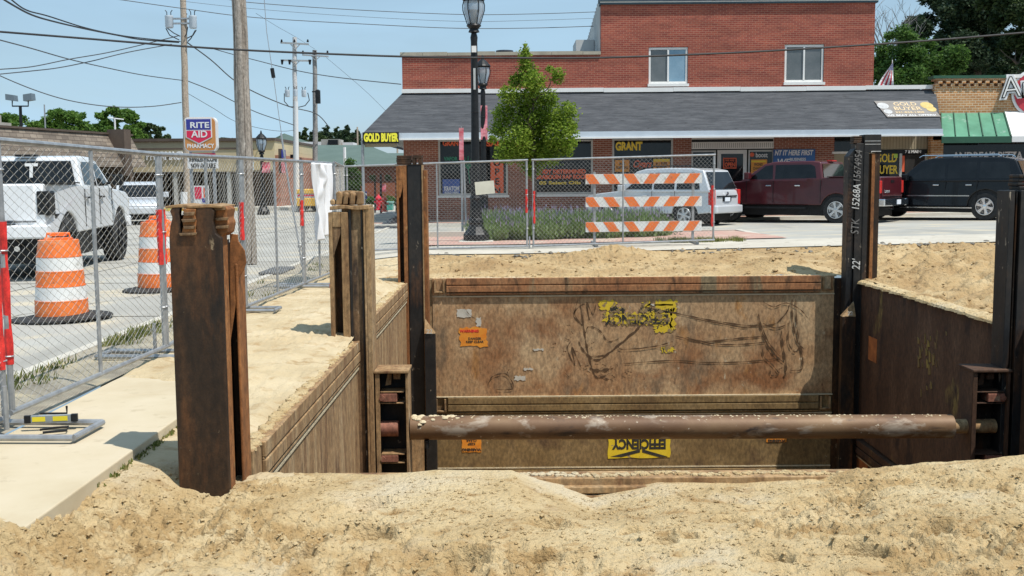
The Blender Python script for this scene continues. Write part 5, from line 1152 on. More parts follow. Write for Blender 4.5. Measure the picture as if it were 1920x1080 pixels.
# ground floor
zc = zE - .05
def fr(a, b_, c, d): return rect(a, b_, c, d, YF)
W1 = fr(822, 262, 952, 366); W2 = fr(1000, 262, 1112, 364); W3 = fr(1148, 260, 1262, 362); DR = fr(1296, 262, 1450, 410); W4 = fr(1563, 256, 1640, 400); GDw = fr(1640, 280, 1742, 410)
solid = [(xL, W1[0]), (W1[1], W2[0]), (W2[1], W3[0]), (W3[1], DR[0]), (DR[1], W4[0]), (GDw[1], PX(1763, 300, YF))]
for a, b_ in solid: MB().box(a, b_, YF, YF + .3, ZG, zc).build('brick_pier', BR_LO, SB)
m = MB()
for Wn in (W1, W2, W3): MB().box(Wn[0], Wn[1], YF, YF + .3, ZG, Wn[2] - .08).build('window_apron', BR_LO, SB)
m.box(xL, xL + .3, YF + .301, YF + 14, ZG, zc)
m.build('lower_wall', BR_LO, SB)
def win(Wn, splits, nm='window', sill=True, depth=.06):
    a, b_, c, d = Wn; d = min(d, zc)
    f = MB().box(a, a + .07, YF + .02, YF + .10, c, d).box(b_ - .07, b_, YF + .02, YF + .10, c, d).box(a + .071, b_ - .071, YF + .02, YF + .10, c, c + .07).box(a + .071, b_ - .071, YF + .02, YF + .10, d - .06, d)
    for s in splits:
        x = PX(s, 300, YF); f.box(x - .025, x + .025, YF + .02, YF + .10, c + .071, d - .061)
    o = f.build(nm, FRAMEM, SB, bevel=.004)
    if sill: MB().box(a - .05, b_ + .05, YF - .06, YF + .12, c - .09, c - .003).build('sill', WTRIM, o)
    MB().box(a + .072, b_ - .072, YF + .06, YF + .07, c + .072, d - .062).build('pane', GLASS, o)
    return o
w1 = win(W1, ()); w2 = win(W2, ()); w3 = win(W3, ())
TR = mat('decal_red', [(.75, .13, .05)], rough=.6); TO = mat('decal_orange', [(.72, .30, .05)], rough=.6); TY = mat('decal_yellow', [(.80, .58, .06)], rough=.6); TBl = mat('decal_blue', [(.03, .08, .32), (.05, .12, .42)], 2, 3, .5); TG = mat('decal_green', [(.02, .20, .12)], rough=.5); TW = mat('decal_white', [(.7, .7, .7)], rough=.6)
def dec(par, s, px, py, size, m, bold=.01, Y=YF + .055, fit=None, **k): return text('lettering', s, frame(P(px, py, Y), (1, 0, 0), (0, 0, 1)), size, m, par, bold, .002, fit=fit, **k)
def pxw(n, Y=YF): return n * Y / 2000
def dbox(par, nm, a, b_, c, d, m, Y=YF + .055, th=.004): 
    x0, x1, z0, z1 = rect(a, b_, c, d, Y); return MB().box(x0, x1, Y - th, Y, z0, z1).build(nm, m, par)
dec(w1, 'GRANT', 848, 269, .26, TR, fit=pxw(36)); dec(w1, 'SALE', 930, 270, .24, TR, fit=pxw(36)); dbox(w1, 'poster', 830, 336, 862, 364, TBl); dec(w1, 'KRATOM', 847, 354, .22, TW, Y=YF + .048, fit=pxw(28)); dec(w1, 'SOLD HERE', 847, 361, .10, TW, .003, Y=YF + .048)
dec(w1, 'VAPOR', 845, 298, .18, TG, fit=pxw(26)); dbox(w1, 'poster', 920, 300, 944, 364, TR); dec(w1, 'O\nP\nE\nN', 932, 332, .34, GLASS, Y=YF + .048); 
m = MB(); c = P(878, 308, YF + .05); 
for i in range(5):
    a = .5 + i * .55; m.tube([(c.x, c.y, c.z - .2), (c.x + .25 * math.cos(a), c.y, c.z + .05 + .25 * math.sin(a)), (c.x + .42 * math.cos(a), c.y, c.z - .05 + .22 * math.sin(a))], .02, 5)
m.tube([(c.x, c.y, c.z - .2), (c.x + .05, c.y, c.z - .7)], .02, 5); m.build('palm_neon', TG, w1)
dec(w2, 'BODY DETERMINED', 1052, 322, .20, TR, fit=pxw(92)); dec(w2, 'GRABOUIN RAP ROCK', 1052, 332, .20, TR, fit=pxw(98)); dec(w2, '05 Select Oils', 1050, 343, .16, TY, .005, fit=pxw(78))
dec(w3, 'GRANT', 1179, 275, .40, TY, .02, fit=pxw(50)); n_ = dec(w3, 'Cigars', 1203, 308, .36, TR, .006, fit=pxw(34), shear=.4); 
for a, b_, s in ((1153, 1180, 'MAKE\nSOMETHING'), (1225, 1256, '# 1 EVER\nBUYERS')):
    o = dbox(w3, 'poster', a, 300, b_, 322, TO); dec(w3, s, (a + b_) / 2, 311, .14, INK, .004, Y=YF + .048, fit=pxw(22))
o = dbox(w3, 'poster_band', 1225, 298, 1256, 303, TY, Y=YF + .047)
# entrance
MB().box(DR[0], DR[1], YF + .02, YF + .12, PZ(1370, 279, YF), zc).build('transom', WTRIM, SB)
m = MB()
for i in range(40):
    x = DR[0] + (DR[1] - DR[0]) * (i + .2) / 40; m.box(x, x + (DR[1] - DR[0]) / 80, YF + .012, YF + .019, PZ(1370, 277, YF), PZ(1370, 268, YF))
m.build('transom_ribs', FRAMEM, SB)
dbox(SB, 'transom_shadow_gap', 1297, 261, 1450, 266, BLACKP, Y=YF + .018)
x0, x1, z0, z1 = fr(1296, 282, 1342, 408); e_ = MB().box(x0, x0 + .06, YF + .03, YF + .1, z0, z1).box(x1 - .05, x1, YF + .03, YF + .1, z0, z1).box(x0 + .061, x1 - .051, YF + .03, YF + .1, z0, z0 + .5).box(x0 + .061, x1 - .051, YF + .03, YF + .1, z1 - .06, z1).build('window', FRAMEM, SB); MB().box(x0 + .062, x1 - .052, YF + .06, YF + .07, z0 + .5, z1 - .062).build('pane', GLASS, e_)
x0, x1, z0, z1 = fr(1345, 281, 1400, 408); dr = MB().box(x0, x0 + .13, YF + .03, YF + .1, z0, z1).box(x1 - .13, x1, YF + .03, YF + .1, z0, z1).box(x0 + .131, x1 - .131, YF + .03, YF + .1, z0, z0 + .3).box(x0 + .131, x1 - .131, YF + .03, YF + .1, z1 - .14, z1).build('door', DOORW, SB); MB().box(x0 + .132, x1 - .132, YF + .06, YF + .07, z0 + .3, z1 - .142).build('pane', GLASS, dr); MB().box(x0 + .16, x0 + .19, YF - .02, YF + .03, z0 + 1.0, z0 + 1.3).build('handle', CHROME, dr)
o = dbox(dr, 'open_sign', 1356, 296, 1381, 316, TR); dbox(o, 'sign_face', 1358, 298, 1379, 314, BLACKP, Y=YF + .0505, th=.002); dec(dr, 'OPEN', 1368.5, 309, .20, TR, .008, Y=YF + .047, fit=pxw(19)); dec(dr, 'WE ARE', 1368.5, 301, .09, TR, .002, Y=YF + .047)
x0, x1, z0, z1 = fr(1403, 281, 1450, 408); e_ = MB().box(x0, x0 + .05, YF + .03, YF + .1, z0, z1).box(x1 - .05, x1, YF + .03, YF + .1, z0, z1).box(x0 + .051, x1 - .051, YF + .03, YF + .1, z0, z0 + .4).box(x0 + .051, x1 - .051, YF + .03, YF + .1, z1 - .06, z1).build('window', FRAMEM, SB); MB().box(x0 + .052, x1 - .052, YF + .06, YF + .07, z0 + .4, z1 - .062).build('pane', GLASS, e_)
dec(e_, 'boost', 1428, 291, .24, TW, .004, fit=pxw(22)); o = MB().lathe([(.01, 0), (.08, 0), (.08, -.01), (.01, -.01)], tuple(P(1410, 290, YF + .05)), 10, 'y').build('logo', TR, e_)
dbox(e_, 'poster', 1408, 299, 1438, 331, TO); dbox(e_, 'poster_line', 1409, 301, 1436, 304, TY, Y=YF + .048); dec(e_, 'PHONES\nCHANGED\nFOR YOU', 1422, 316, .14, INK, .003, Y=YF + .048, fit=pxw(20)); dec(e_, 'unlimited', 1425, 334, .12, TW, .002)
# right end: dark window, beige siding, gold buyer window, open door
a, b_, c, d = fr(1563, 258, 1590, 284); MB().box(a - .05, PX(1640, 300, YF), YF + .05, YF + .3, ZG, zc).box(PX(1590, 300, YF), GDw[1], YF + .04, YF + .3, PZ(1690, 280, YF), zc).build('beige_siding', BEIGE, SB)
m = MB(); 
for i in range(26):
    x = PX(1594 + i * 5.8, 265, YF); m.box(x, x + .012, YF + .032, YF + .039, PZ(1690, 279, YF), zc)
m.build('siding_grooves', mat('siding_groove', [(.17, .14, .09)], rough=.9), SB)
MB().box(a, PX(1605, 270, YF), YF + .03, YF + .045, c, d + .05).build('pane', GLASS, SB); MB().box(a - .05, PX(1606, 280, YF), YF - .03, YF + .04, c - .08, c - .005).build('sill', WTRIM, SB)
dbox(SB, 'door_header', 1640, 281, 1742, 288, BLACKP, Y=YF + .03, th=.03); dec(SB, '7 E MAIN', 1712, 284.5, .14, TW, .006, Y=YF - .004, fit=pxw(30))
YFR = mat('yellow_frame', [(.62, .50, .08), (.70, .58, .14)], 4, 4, .6)
dbox(SB, 'door_frame', 1737, 281, 1743, 408, YFR, Y=YF + .02, th=.05)
gw = dbox(SB, 'shop_window', 1640, 288, 1684, 345, GLASS, Y=YF + .06); dec(gw, 'GOLD\nBUYER', 1662, 308, .42, TY, .012, Y=YF + .05, fit=pxw(42)); dbox(gw, 'mullion', 1684, 288, 1689, 405, FRAMEM, Y=YF + .06, th=.06)
dbox(gw, 'poster', 1689, 292, 1696, 322, TR, Y=YF + .058); dbox(gw, 'sticker', 1676, 288, 1683, 296, mat('lime', [(.5, .7, .1)], rough=.6), Y=YF + .05)
dbox(SB, 'open_doorway', 1696, 290, 1732, 406, DARKIN, Y=YF + .06); dbox(SB, 'door_post', 1732, 288, 1737, 406, FRAMEM, Y=YF + .05, th=.05); dbox(SB, 'lower_panel', 1640, 345, 1684, 408, BEIGE, Y=YF + .055)
# gold buyer corner sign and its pole
S = thing('hanging_sign', 'black sign with yellow GOLD BUYER lettering under the left corner of the awning', 'sign', tuple(P(714, 258, YE - .1)))
x0, x1, z0, z1 = rect(680, 248, 748, 269, YE - .12); MB().box(x0, x1, YE - .15, YE - .11, z0, z1).build('board', BLACKP, S)
text('lettering', 'GOLD BUYER', frame(P(714, 258.5, YE - .155), (1, 0, 0), (0, 0, 1)), .36, mat('sign_yellow', [(.88, .80, .05)], rough=.5), S, .022, .004, fit=pxw(64, YE))
PO = thing('corner_post', 'thin grey post holding up the left corner of the awning', 'post', (PX(681, 390, YE), YE, 0)); xx = PX(681, 330, YE)
MB().cyl((xx, YE, -.1), (xx, YE, zE - .24), .05, n=10).build('pole', GALV, PO, smooth=True); MB().box(xx + .06, xL - .005, YE + .1, YE + .2, zE - .46, zE - .30).build('beam', BEIGE, PO); MB().box(xx - .12, xx + .12, YE - .12, YE + .12, -.12, .03).build('foot', KERB, PO)
# roof banner
sl_ = Vector((0, YF - YE, zT - zE)).normalized(); nrm = Vector((1, 0, 0)).cross(sl_)
pa = P(1700, 209, 37.75); k = (pa.y - YE) / (YF - YE); pa.z = zE + (zT - zE) * k; pa += nrm * .03
BN = thing('roof_banner', 'grey GOLD BUYER banner lying on the shingled awning roof', 'banner', tuple(pa))
Fm = frame(pa, (1, 0, 0), tuple(sl_)); wB = pxw(106, 37.7); hB = 1.15
def lp(x, y, z=0): return Fm @ Vector((x, y, z))
BG = mat('banner_grey', [(.20, .18, .165), (.27, .25, .23)], 2, 4, .7)
pl = [(-wB / 2, hB / 2), (wB / 2 - .1, hB / 2 + .0), (wB / 2, -hB / 2), (-wB / 2 + .15, -hB / 2 - .02)]
m = MB(); m.add([lp(*q, 0) for q in pl] + [lp(*q, .008) for q in pl], [(3, 2, 1, 0), (4, 5, 6, 7), (0, 1, 5, 4), (1, 2, 6, 5), (2, 3, 7, 6), (3, 0, 4, 7)]); m.build('sheet', BG, BN)
GOLDL = mat('banner_gold', [(.62, .45, .24), (.72, .56, .36)], 6, 3, .6)
for s, yy, sz, ft, mt_ in (('GOLD', .32, .34, .80, GOLDL), ('BUYER', .0, .34, .96, GOLDL), ('231-834-1408', -.27, .16, 1.0, GOLDL), ('WE BEAT ALL OFFERS!', -.48, .15, 1.7, TW)):
    text('lettering', s, Fm @ Matrix.Translation((.02, yy, .012)), sz, mt_, BN, .004, .002, fit=ft)
def disc(x, y, r_, m_, nm, z=.012):
    b = MB(); n = 20; b.add([lp(x + r_ * math.cos(2 * math.pi * i / n), y + r_ * 1.1 * math.sin(2 * math.pi * i / n), z) for i in range(n)], [tuple(range(n))]); b.build(nm, m_, BN)
SV = mat('coin_silver', [(.36, .36, .36), (.60, .60, .59)], 8, 3, .5); GD = mat('coin_gold', [(.50, .36, .10), (.66, .50, .2)], 8, 3, .5)
disc(-.78, .22, .20, SV, 'silver_coin'); disc(-.72, -.2, .15, SV, 'silver_coin', .014); disc(.76, .22, .22, GD, 'gold_coin'); disc(.84, -.05, .17, GD, 'gold_coin', .015)
# blue banner on the brick pier
S = thing('wall_banner', 'blue banner reading IT HERE FIRST on the brick pier right of the shop door', 'banner', tuple(P(1489, 305, YF - .03)))
x0, x1, z0, z1 = rect(1450, 280, 1528, 318, YF - .04); MB().box(x0, x1, YF - .05, YF - .03, z0, z1).build('sheet', mat('banner_blue', [(.02, .07, .26), (.06, .22, .50)], .8, 3, .6), S)
text('lettering', 'NT IT HERE FIRST', frame(P(1488, 287, YF - .055), (1, 0, 0), (0, 0, 1)), .25, TW, S, .008, .003, fit=pxw(72), shear=.2)
text('lettering', 'WE', frame(P(1468, 304, YF - .055), (1, 0, 0), (0, 0, 1)), .30, TW, S, .008, .003, shear=.2); text('lettering', 'BUSINESS', frame(P(1496, 299, YF - .055), (1, 0, 0), (0, 0, 1)), .14, TW, S, .004, .003)
# small flag on the roof edge
FLG = thing('flag', 'small striped flag on a short pole above the awning roof', 'flag', tuple(P(1675, 166, YF + .3)))
p0, p1 = P(1675, 166, YF + .3), P(1673, 112, YF + .3); MB().tube([p0, p1], .015, 6).build('pole', WTRIM, FLG)
ff = [P(1673, 117, YF + .3), P(1675, 163, YF + .3), P(1662, 164, YF + .3), P(1645, 160, YF + .3)]
m = MB(); RS = mat('flag_red', [(.45, .03, .05)], rough=.7)
ms = [MB(), MB()]; 
for i in range(7):
    u0, u1 = i / 7, (i + 1) / 7
    def fpt(u, v): 
        top = ff[0] + (ff[0] - ff[0]) * u; bot = ff[1] + (ff[3] - ff[1]) * u; q = top.lerp(bot, v); q = Vector((q.x, q.y + .05 * math.sin(v * 6 + u * 4), q.z - .05 * math.sin(u * 3.1) * v)); return q
    for j in range(8):
        ms[i % 2].add([fpt(u0, j / 8), fpt(u1, j / 8), fpt(u1, (j + 1) / 8), fpt(u0, (j + 1) / 8)], [(0, 1, 2, 3)])
ms[0].build('white_stripes', TW, FLG); ms[1].build('red_stripes', RS, FLG)
m = MB().add([ff[0] + Vector((0, -.07, 0)), (ff[0].lerp(ff[1], .34)) + Vector((0, -.07, 0)), (ff[0].lerp(ff[3], .34)) + Vector((0, -.07, 0))], [(0, 1, 2)]); m.build('canton', mat('flag_blue', [(.02, .03, .12), (.3, .3, .4)], 30, 2, .7), FLG)

# ---------------------------------------------------------------- neighbour building on the right
NB = thing('neighbour_building', 'tan brick shop with green cornice and metal awning at the right edge', 'building', (17, YF, 0))
xa, xb = PX(1752, 180, YF - .3), 24.0; Yn = YF - .3; zt_ = PZ(1820, 147, Yn)
MB().box(xa, xb, Yn, Yn + .35, PZ(1820, 262, Yn), zt_ - .28).box(xa, xa + .3, Yn + .351, Yn + 10, 3.1, zt_ - .28).build('upper_wall', BR_TAN, NB)
m = MB(); x = xa
while x < xb - .2: m.box(x, x + .14, Yn - .05, Yn + .3, zt_ - .275, zt_ - .18); m.box(x + .1, x + .24, Yn - .09, Yn + .3, zt_ - .179, zt_ - .08); x += .28
m.box(xa, xb, Yn - .06, Yn + .35, zt_ - .078, zt_ - .001); m.build('dentil_course', BR_TAN, NB)
GRN = mat('awning_green', [(.045, .17, .10), (.075, .24, .15), (.10, .30, .19)], 1.2, 6, .5, .2, over=[((.35, .42, .38), 2.5, .62, .78, (1, 1, 1))]); GRD = mat('cornice_green', [(.015, .07, .04), (.025, .10, .055)], 2, 4, .6)
MB().box(xa - .1, PX(1883, 145, Yn), Yn - .12, Yn + .4, zt_ + .0, zt_ + .10).build('cornice', GRD, NB)
MB().box(PX(1884, 145, Yn), xb, Yn - .12, Yn + .4, zt_ + .0, zt_ + .12).build('white_cornice', WTRIM, NB)
MB().box(xa + .35, xb, Yn + .36, Yn + 10, ZG, zt_ - .3).build('core', DARKIN, NB)
za_, zb_ = PZ(1820, 212, Yn), PZ(1820, 256, Yn - 1.3)
g0, g1 = PX(1764, 215, Yn), PX(1882, 215, Yn); h0, h1 = PX(1766, 258, Yn - 1.3), PX(1895, 256, Yn - 1.3)
m = MB().add([(g0, Yn - .01, za_), (g1, Yn - .01, za_), (h1, Yn - 1.3, zb_), (h0, Yn - 1.3, zb_), (g0, Yn - .01, za_ - .05), (g1, Yn - .01, za_ - .05), (h1, Yn - 1.3, zb_ - .05), (h0, Yn - 1.3, zb_ - .05)], [(0, 1, 2, 3), (7, 6, 5, 4), (3, 2, 6, 7), (0, 3, 7, 4), (1, 5, 6, 2)])
aw = m.build('awning', GRN, NB)
m = MB()
for i in range(6):
    u = i / 5; a = Vector((g0 + (g1 - g0) * u, Yn - .02, za_ + .03)); b_ = Vector((h0 + (h1 - h0) * u, Yn - 1.3, zb_ + .03)); m.tube([a, b_], .022, 4)
m.build('seam_ribs', GRD, aw)
MB().box(h0 - .02, h1 + .02, Yn - 1.34, Yn - 1.301, zb_ - .22, zb_ + .0).build('valance', GRD, aw)
m = MB().add([(g1 + .03, Yn - .01, za_ + .05), (xb, Yn - .01, za_ + .05), (xb, Yn - 1.3, zb_), (h1 + .05, Yn - 1.3, zb_), (g1 + .03, Yn - .01, za_ - .05), (xb, Yn - .01, za_ - .05), (xb, Yn - 1.3, zb_ - .2), (h1 + .05, Yn - 1.3, zb_ - .2)], [(0, 1, 2, 3), (7, 6, 5, 4), (3, 2, 6, 7), (0, 3, 7, 4)]); m.build('white_awning', WTRIM, NB)
MB().box(PX(1768, 300, Yn), xb, Yn + .02, Yn + .06, 1.0, 3.0).build('shop_window', GLASS, NB); MB().box(PX(1745, 300, Yn), PX(1768, 300, Yn), Yn, Yn + .3, ZG, 3.1).box(PX(1768, 300, Yn), xb, Yn, Yn + .3, ZG, 1.0).build('lower_wall', BR_TAN, NB)
text('window_lettering', "ANDREA'S PIZZA", frame(P(1852, 293, Yn + .01), (1, 0, 0), (0, 0, 1)), .38, TW, NB, .012, .003, fit=pxw(130))
# sign on the neighbour: white lettering shapes with a red disc
SG = thing('shop_sign', 'white and red sign beginning with An high on the tan brick building', 'sign', tuple(P(1905, 170, Yn - .2)))
text('letter_border', 'An', frame(P(1910, 164, Yn - .14), (1, 0, .08), (-.08, 0, 1)), 1.05, TW, SG, .075, .03)
text('lettering', 'An', frame(P(1910, 164, Yn - .19), (1, 0, .08), (-.08, 0, 1)), 1.05, INK, SG, .012, .01); text('letter_fill', 'An', frame(P(1910, 164, Yn - .215), (1, 0, .08), (-.08, 0, 1)), 1.05, WTRIM, SG, -.022, .01)
b = MB(); c = P(1940, 174, Yn - .03); b.lathe([(.01, 0), (.85, 0), (.85, -.05), (.01, -.05)], tuple(c), 32, 'y'); b.build('white_disc', TW, SG); b = MB(); b.lathe([(.01, 0), (.76, 0), (.76, -.03), (.01, -.03)], (c.x, c.y - .06, c.z), 32, 'y'); b.build('red_disc', RS, SG)
# sidewalk in front of the shops
xs = ax((-6, 30, 1.0)); sw = grid('sidewalk', xs, np.array([35.9, 36.5, 38, 39.2]), lambda X, Y: g(X, Y) * 0 + np.maximum(g(X, Y * 0 + 36), 0.0) + .10, KERB); tag(sw, kind='structure')
kw = grid('kerb_face', xs, np.array([35.88, 35.9]), lambda X, Y: np.where(Y < 35.89, g(X, Y) - .02, np.maximum(g(X, Y * 0 + 36), 0.0) + .10), KERB); tag(kw, kind='structure')
pv = grid('paving_strip', xs, np.array([36.6, 37.6]), lambda X, Y: np.maximum(g(X, Y * 0 + 36), 0.0) + .105, PINKPAVE); tag(pv, kind='structure')
# bump-out with lamp and lavender
pv = grid('planter_paving', ax((-2.2, 6.0, .4)), ax((23.2, 28.6, .6)), lambda X, Y: g(X, Y) + .02, PINKPAVE); tag(pv, kind='structure')
kb = MB(); 
for (a, b_, c, d) in ((-2.4, 6.2, 28.6, 28.8), (-2.4, -2.2, 23.2, 28.6), (6.0, 6.2, 23.2, 28.6)): kb.box(a, b_, c, d, .0, gz(1, 25) + .05)
structure(kb, 'planter_kerb', KERB)
fs = grid('front_strip', ax((-3.2, 14, .5)), ax((20.7, 22.9, .2)), lambda X, Y: g(X, Y) + .006, mat('pale_concrete', [(.44, .40, .33), (.56, .52, .44)], 1, 8, .9, over=[((.3, .26, .2), 5, .58, .7, (1, 1, 1))])); tag(fs, kind='structure')
# ---------------------------------------------------------------- street lamps
def lamp(label, px, Y, ytop_px, S, base_px, banner=None):
    x = PX(px, base_px, Y); z0 = gz(x, Y) + .02; ht = PZ(px, ytop_px, Y)   # ht: foot of the lantern
    t = thing('street_lamp', label, 'street lamp', (x, Y, z0))
    H = ht - z0
    b = MB().lathe([(.30, 0), (.30, .16), (.27, .20), (.18, .34), (.16, .40), (.18, .43), (.17, .50), (.145, .55), (.13, .95), (.15, 1.0), (.12, 1.06)], n=8); b.build('base', BLACKP, t, world=False, bevel=.008)
    MB().lathe([(.115, 1.06), (.09, H * .55), (.075, H - .2), (.085, H - .1), (.06, H)], n=14).build('post', BLACKP, t, world=False, smooth=True)
    b = MB()
    for h in (.45, .62, .8): b.lathe([(.075, H * h), (.10, H * h + .015), (.075, H * h + .03)], n=12)
    b.build('collar', BLACKP, t, world=False)
    ln = MB().lathe([(.06, H), (.13, H + .02), (.10, H + .09), (.17, H + .16), (.15, H + .20)], n=12); hd = ln.build('lantern_base', BLACKP, t, world=False, smooth=True)
    m = MB()
    for k in range(6):
        a = k * math.pi / 3; m.tube([(.15 * math.cos(a), .15 * math.sin(a), H + .2), (.245 * math.cos(a), .245 * math.sin(a), H + .50), (.25 * math.cos(a), .25 * math.sin(a), H + .62), (.22 * math.cos(a), .22 * math.sin(a), H + .74)], .012, 5)
    m.lathe([(.235, H + .72), (.27, H + .75), (.24, H + .80), (.12, H + .93), (.05, H + .98), (.03, H + 1.08), (.01, H + 1.12)], n=16); m.build('lantern_frame', BLACKP, hd, world=False)
    MB().lathe([(.13, H + .2), (.225, H + .5), (.225, H + .7)], n=16).build('glass_globe', mat('lamp_glass', [(.55, .62, .68)], rough=.15, trans=.55), hd, world=False, smooth=True)
    MB().lathe([(.05, H + .2), (.05, H + .45), (.09, H + .48), (.09, H + .52)], n=10).build('burner', BLACKP, hd, world=False)
    return t, x, z0, ht
l1, lx, lz, lh = lamp('tall black street lamp with octagonal foot in front of the shop', 893, 24.9, 62, 1, 452)
MB().box(lx - .40, lx + .40, 24.5, 25.3, lz - .3, lz + .02).build('concrete_footing', KERB, l1, bevel=.02)
MB().box(lx - .055, lx + .055, 24.79, 24.81, PZ(893, 98, 24.8), PZ(893, 86, 24.8)).build('plate', WTRIM, l1)
MB().box(lx - .02, lx + .03, 24.77, 24.79, PZ(893, 168, 24.8), PZ(893, 128, 24.8)).build('conduit', FRAMEM, l1)
l2, lx2, lz2, lh2 = lamp('second black street lamp seen just behind the tall one, with pink banner', 908, 35.5, 168, 1, 420)
PINKB = mat('banner_pink', [(.55, .06, .10), (.75, .35, .38)], 3, 3, .6, stretch=(1, 1, 2))
def bannercloth(t, x, Y, z0, z1, w_, m_, bulge=.05, name='banner', yaw=0.0):
    b = MB(); n = 10
    for j in range(n + 1):
        v = j / n
        for i in range(5):
            u = i / 4 - .5; b.v.append((x + u * w_ * math.cos(yaw), Y + u * w_ * math.sin(yaw) + bulge * math.sin(v * 3.14 * 2 + u * 2), z1 + (z0 - z1) * v))
    for j in range(n):
        for i in range(4): k = j * 5 + i; b.f.append((k, k + 1, k + 6, k + 5))
    return b.build(name, m_, t)
bannercloth(l2, lx2 + .03, 35.45, PZ(908, 262, 35.5), PZ(908, 198, 35.5), .22, PINKB)
BP = thing('banner_pole', 'thin grey pole with a narrow red banner left of the lamp post', 'pole', (PX(866, 425, 30.5), 30.5, gz(-1.4, 30.5)))
xx = PX(866, 330, 30.5); MB().cyl((xx, 30.5, 0), (xx, 30.5, PZ(866, 262, 30.5)), .035, n=8).build('pole', GALV, BP, smooth=True)
MB().cyl((xx + .10, 30.5, PZ(866, 425, 30.5)), (xx + .06, 30.5, PZ(866, 300, 30.5)), .03, n=8).build('brace_tube', GALV, BP, smooth=True)
bannercloth(BP, xx, 30.45, PZ(866, 300, 30.5), PZ(866, 240, 30.5), .13, PINKB, .03); MB().cyl((xx, 30.5, PZ(866, 262, 30.5)), (xx, 30.5, PZ(866, 237, 30.5)), .012, n=6).build('finial', GALV, BP)

# ---------------------------------------------------------------- trees
def leafcloud(mb, blobs, n, size, rn, flat=.5, shell=.55):
    vols = [b[3] * b[4] * b[5] if len(b) > 5 else b[3] ** 3 for b in blobs]; tot = sum(v ** .75 for v in vols)
    for b, v in zip(blobs, vols):
        cx, cy, cz = b[:3]; rx, ry, rz = (b[3], b[4], b[5]) if len(b) > 5 else (b[3],) * 3
        k = int(n * v ** .75 / tot)
        for _ in range(k):
            d = Vector((rn.gauss(0, 1), rn.gauss(0, 1), rn.gauss(0, 1))).normalized(); r = shell + (1 - shell) * rn.random() if rn.random() < .8 else rn.random()
            r *= 1 + rn.gauss(0, .13)
            c = Vector((cx + d.x * rx * r, cy + d.y * ry * r, cz + d.z * rz * r)); s = size * rn.uniform(.6, 1.3)
            a = Vector((rn.gauss(0, 1), rn.gauss(0, 1), rn.gauss(0, flat))).normalized(); q = a.cross(Vector((rn.gauss(0, 1), rn.gauss(0, 1), rn.gauss(0, 1)))).normalized()
            mb.add([c - a * s, c + q * s * .5, c + a * s, c - q * s * .5], [(0, 1, 2, 3)])
def limb(mb, p, d, ln, r, depth, rn, out, minr=.012):
    pts = [Vector(p)]; d = Vector(d).normalized(); n = 5; rr = [r]
    for i in range(n):
        d = (d + Vector((rn.gauss(0, .12), rn.gauss(0, .12), rn.gauss(.03, .08)))).normalized(); pts.append(pts[-1] + d * ln / n); rr.append(r * (1 - .55 * (i + 1) / n))
    mb.tube(pts, rr, 6 if r > .04 else 4)
    out.append(pts[-1])
    if depth > 0:
        for i in (2, 3, 4, 5):
            if rn.random() < .85:
                a = rn.uniform(0, 6.28); e = (d * .8 + Vector((math.cos(a), math.sin(a), .35)) * .75).normalized(); limb(mb, pts[i], e, ln * rn.uniform(.5, .72), max(minr, rr[i] * .55), depth - 1, rn, out)
BARK = mat('bark', [(.06, .045, .035), (.12, .095, .075)], 8, 6, .95, stretch=(3, 3, .6))
def tree(label, x, y, z0, H, W, n, ls, lm, seed, blobs=None, trunk_r=.12, crown_from=.3, group=None, nb=26, cat='tree', top=1.0, dense=1.0):
    rn = random.Random(seed); t = thing('tree', label, cat, (x, y, z0), 0, group)
    mb = MB(); ends = []
    mb.tube([(x, y, z0), (x + rn.gauss(0, .03) * H * .2, y, z0 + H * .3), (x, y, z0 + H * .62), (x, y, z0 + H * .9)], [trunk_r, trunk_r * .8, trunk_r * .5, trunk_r * .15], 8)
    for i in range(7):
        a = i * 2.4; h = crown_from + .08 + (.75 - crown_from) * i / 7; limb(mb, (x, y, z0 + H * h), (math.cos(a), math.sin(a), .7), W * .42, trunk_r * .35, 1, rn, ends)
    mb.build('trunk', BARK, t, smooth=True)
    if blobs is None:
        blobs = []
        for i in range(nb):
            v = rn.random(); h = crown_from + (1 - crown_from) * v
            prof = math.sin(min(1, (v * .93 + .12)) * math.pi) ** .7 if top == 1.0 else (1 - v) ** .8 * .9 + .1
            a = rn.uniform(0, 6.28); r_ = W * .5 * prof * rn.uniform(.25, .8); s = W * rn.uniform(.11, .22) * (.55 + .45 * prof)
            blobs.append((x + r_ * math.cos(a), y + r_ * math.sin(a), z0 + H * h - s * .5, s, s, s * .8))
    m = MB(); leafcloud(m, blobs, n, ls, rn, shell=.45); m.build('crown', lm, t)
    return t
LF_YG = leafmat('leaves_yellow_green', [(.09, .16, .015), (.19, .29, .03), (.34, .44, .07)], .55)
LF_MID = leafmat('leaves_mid_green', [(.035, .08, .018), (.07, .15, .03), (.13, .23, .05)], .4)
LF_DK = leafmat('leaves_dark_green', [(.018, .035, .012), (.035, .065, .02), (.07, .10, .03)], .25)
LF_PINE = leafmat('needles', [(.015, .035, .018), (.03, .06, .028), (.06, .085, .035)], .2)
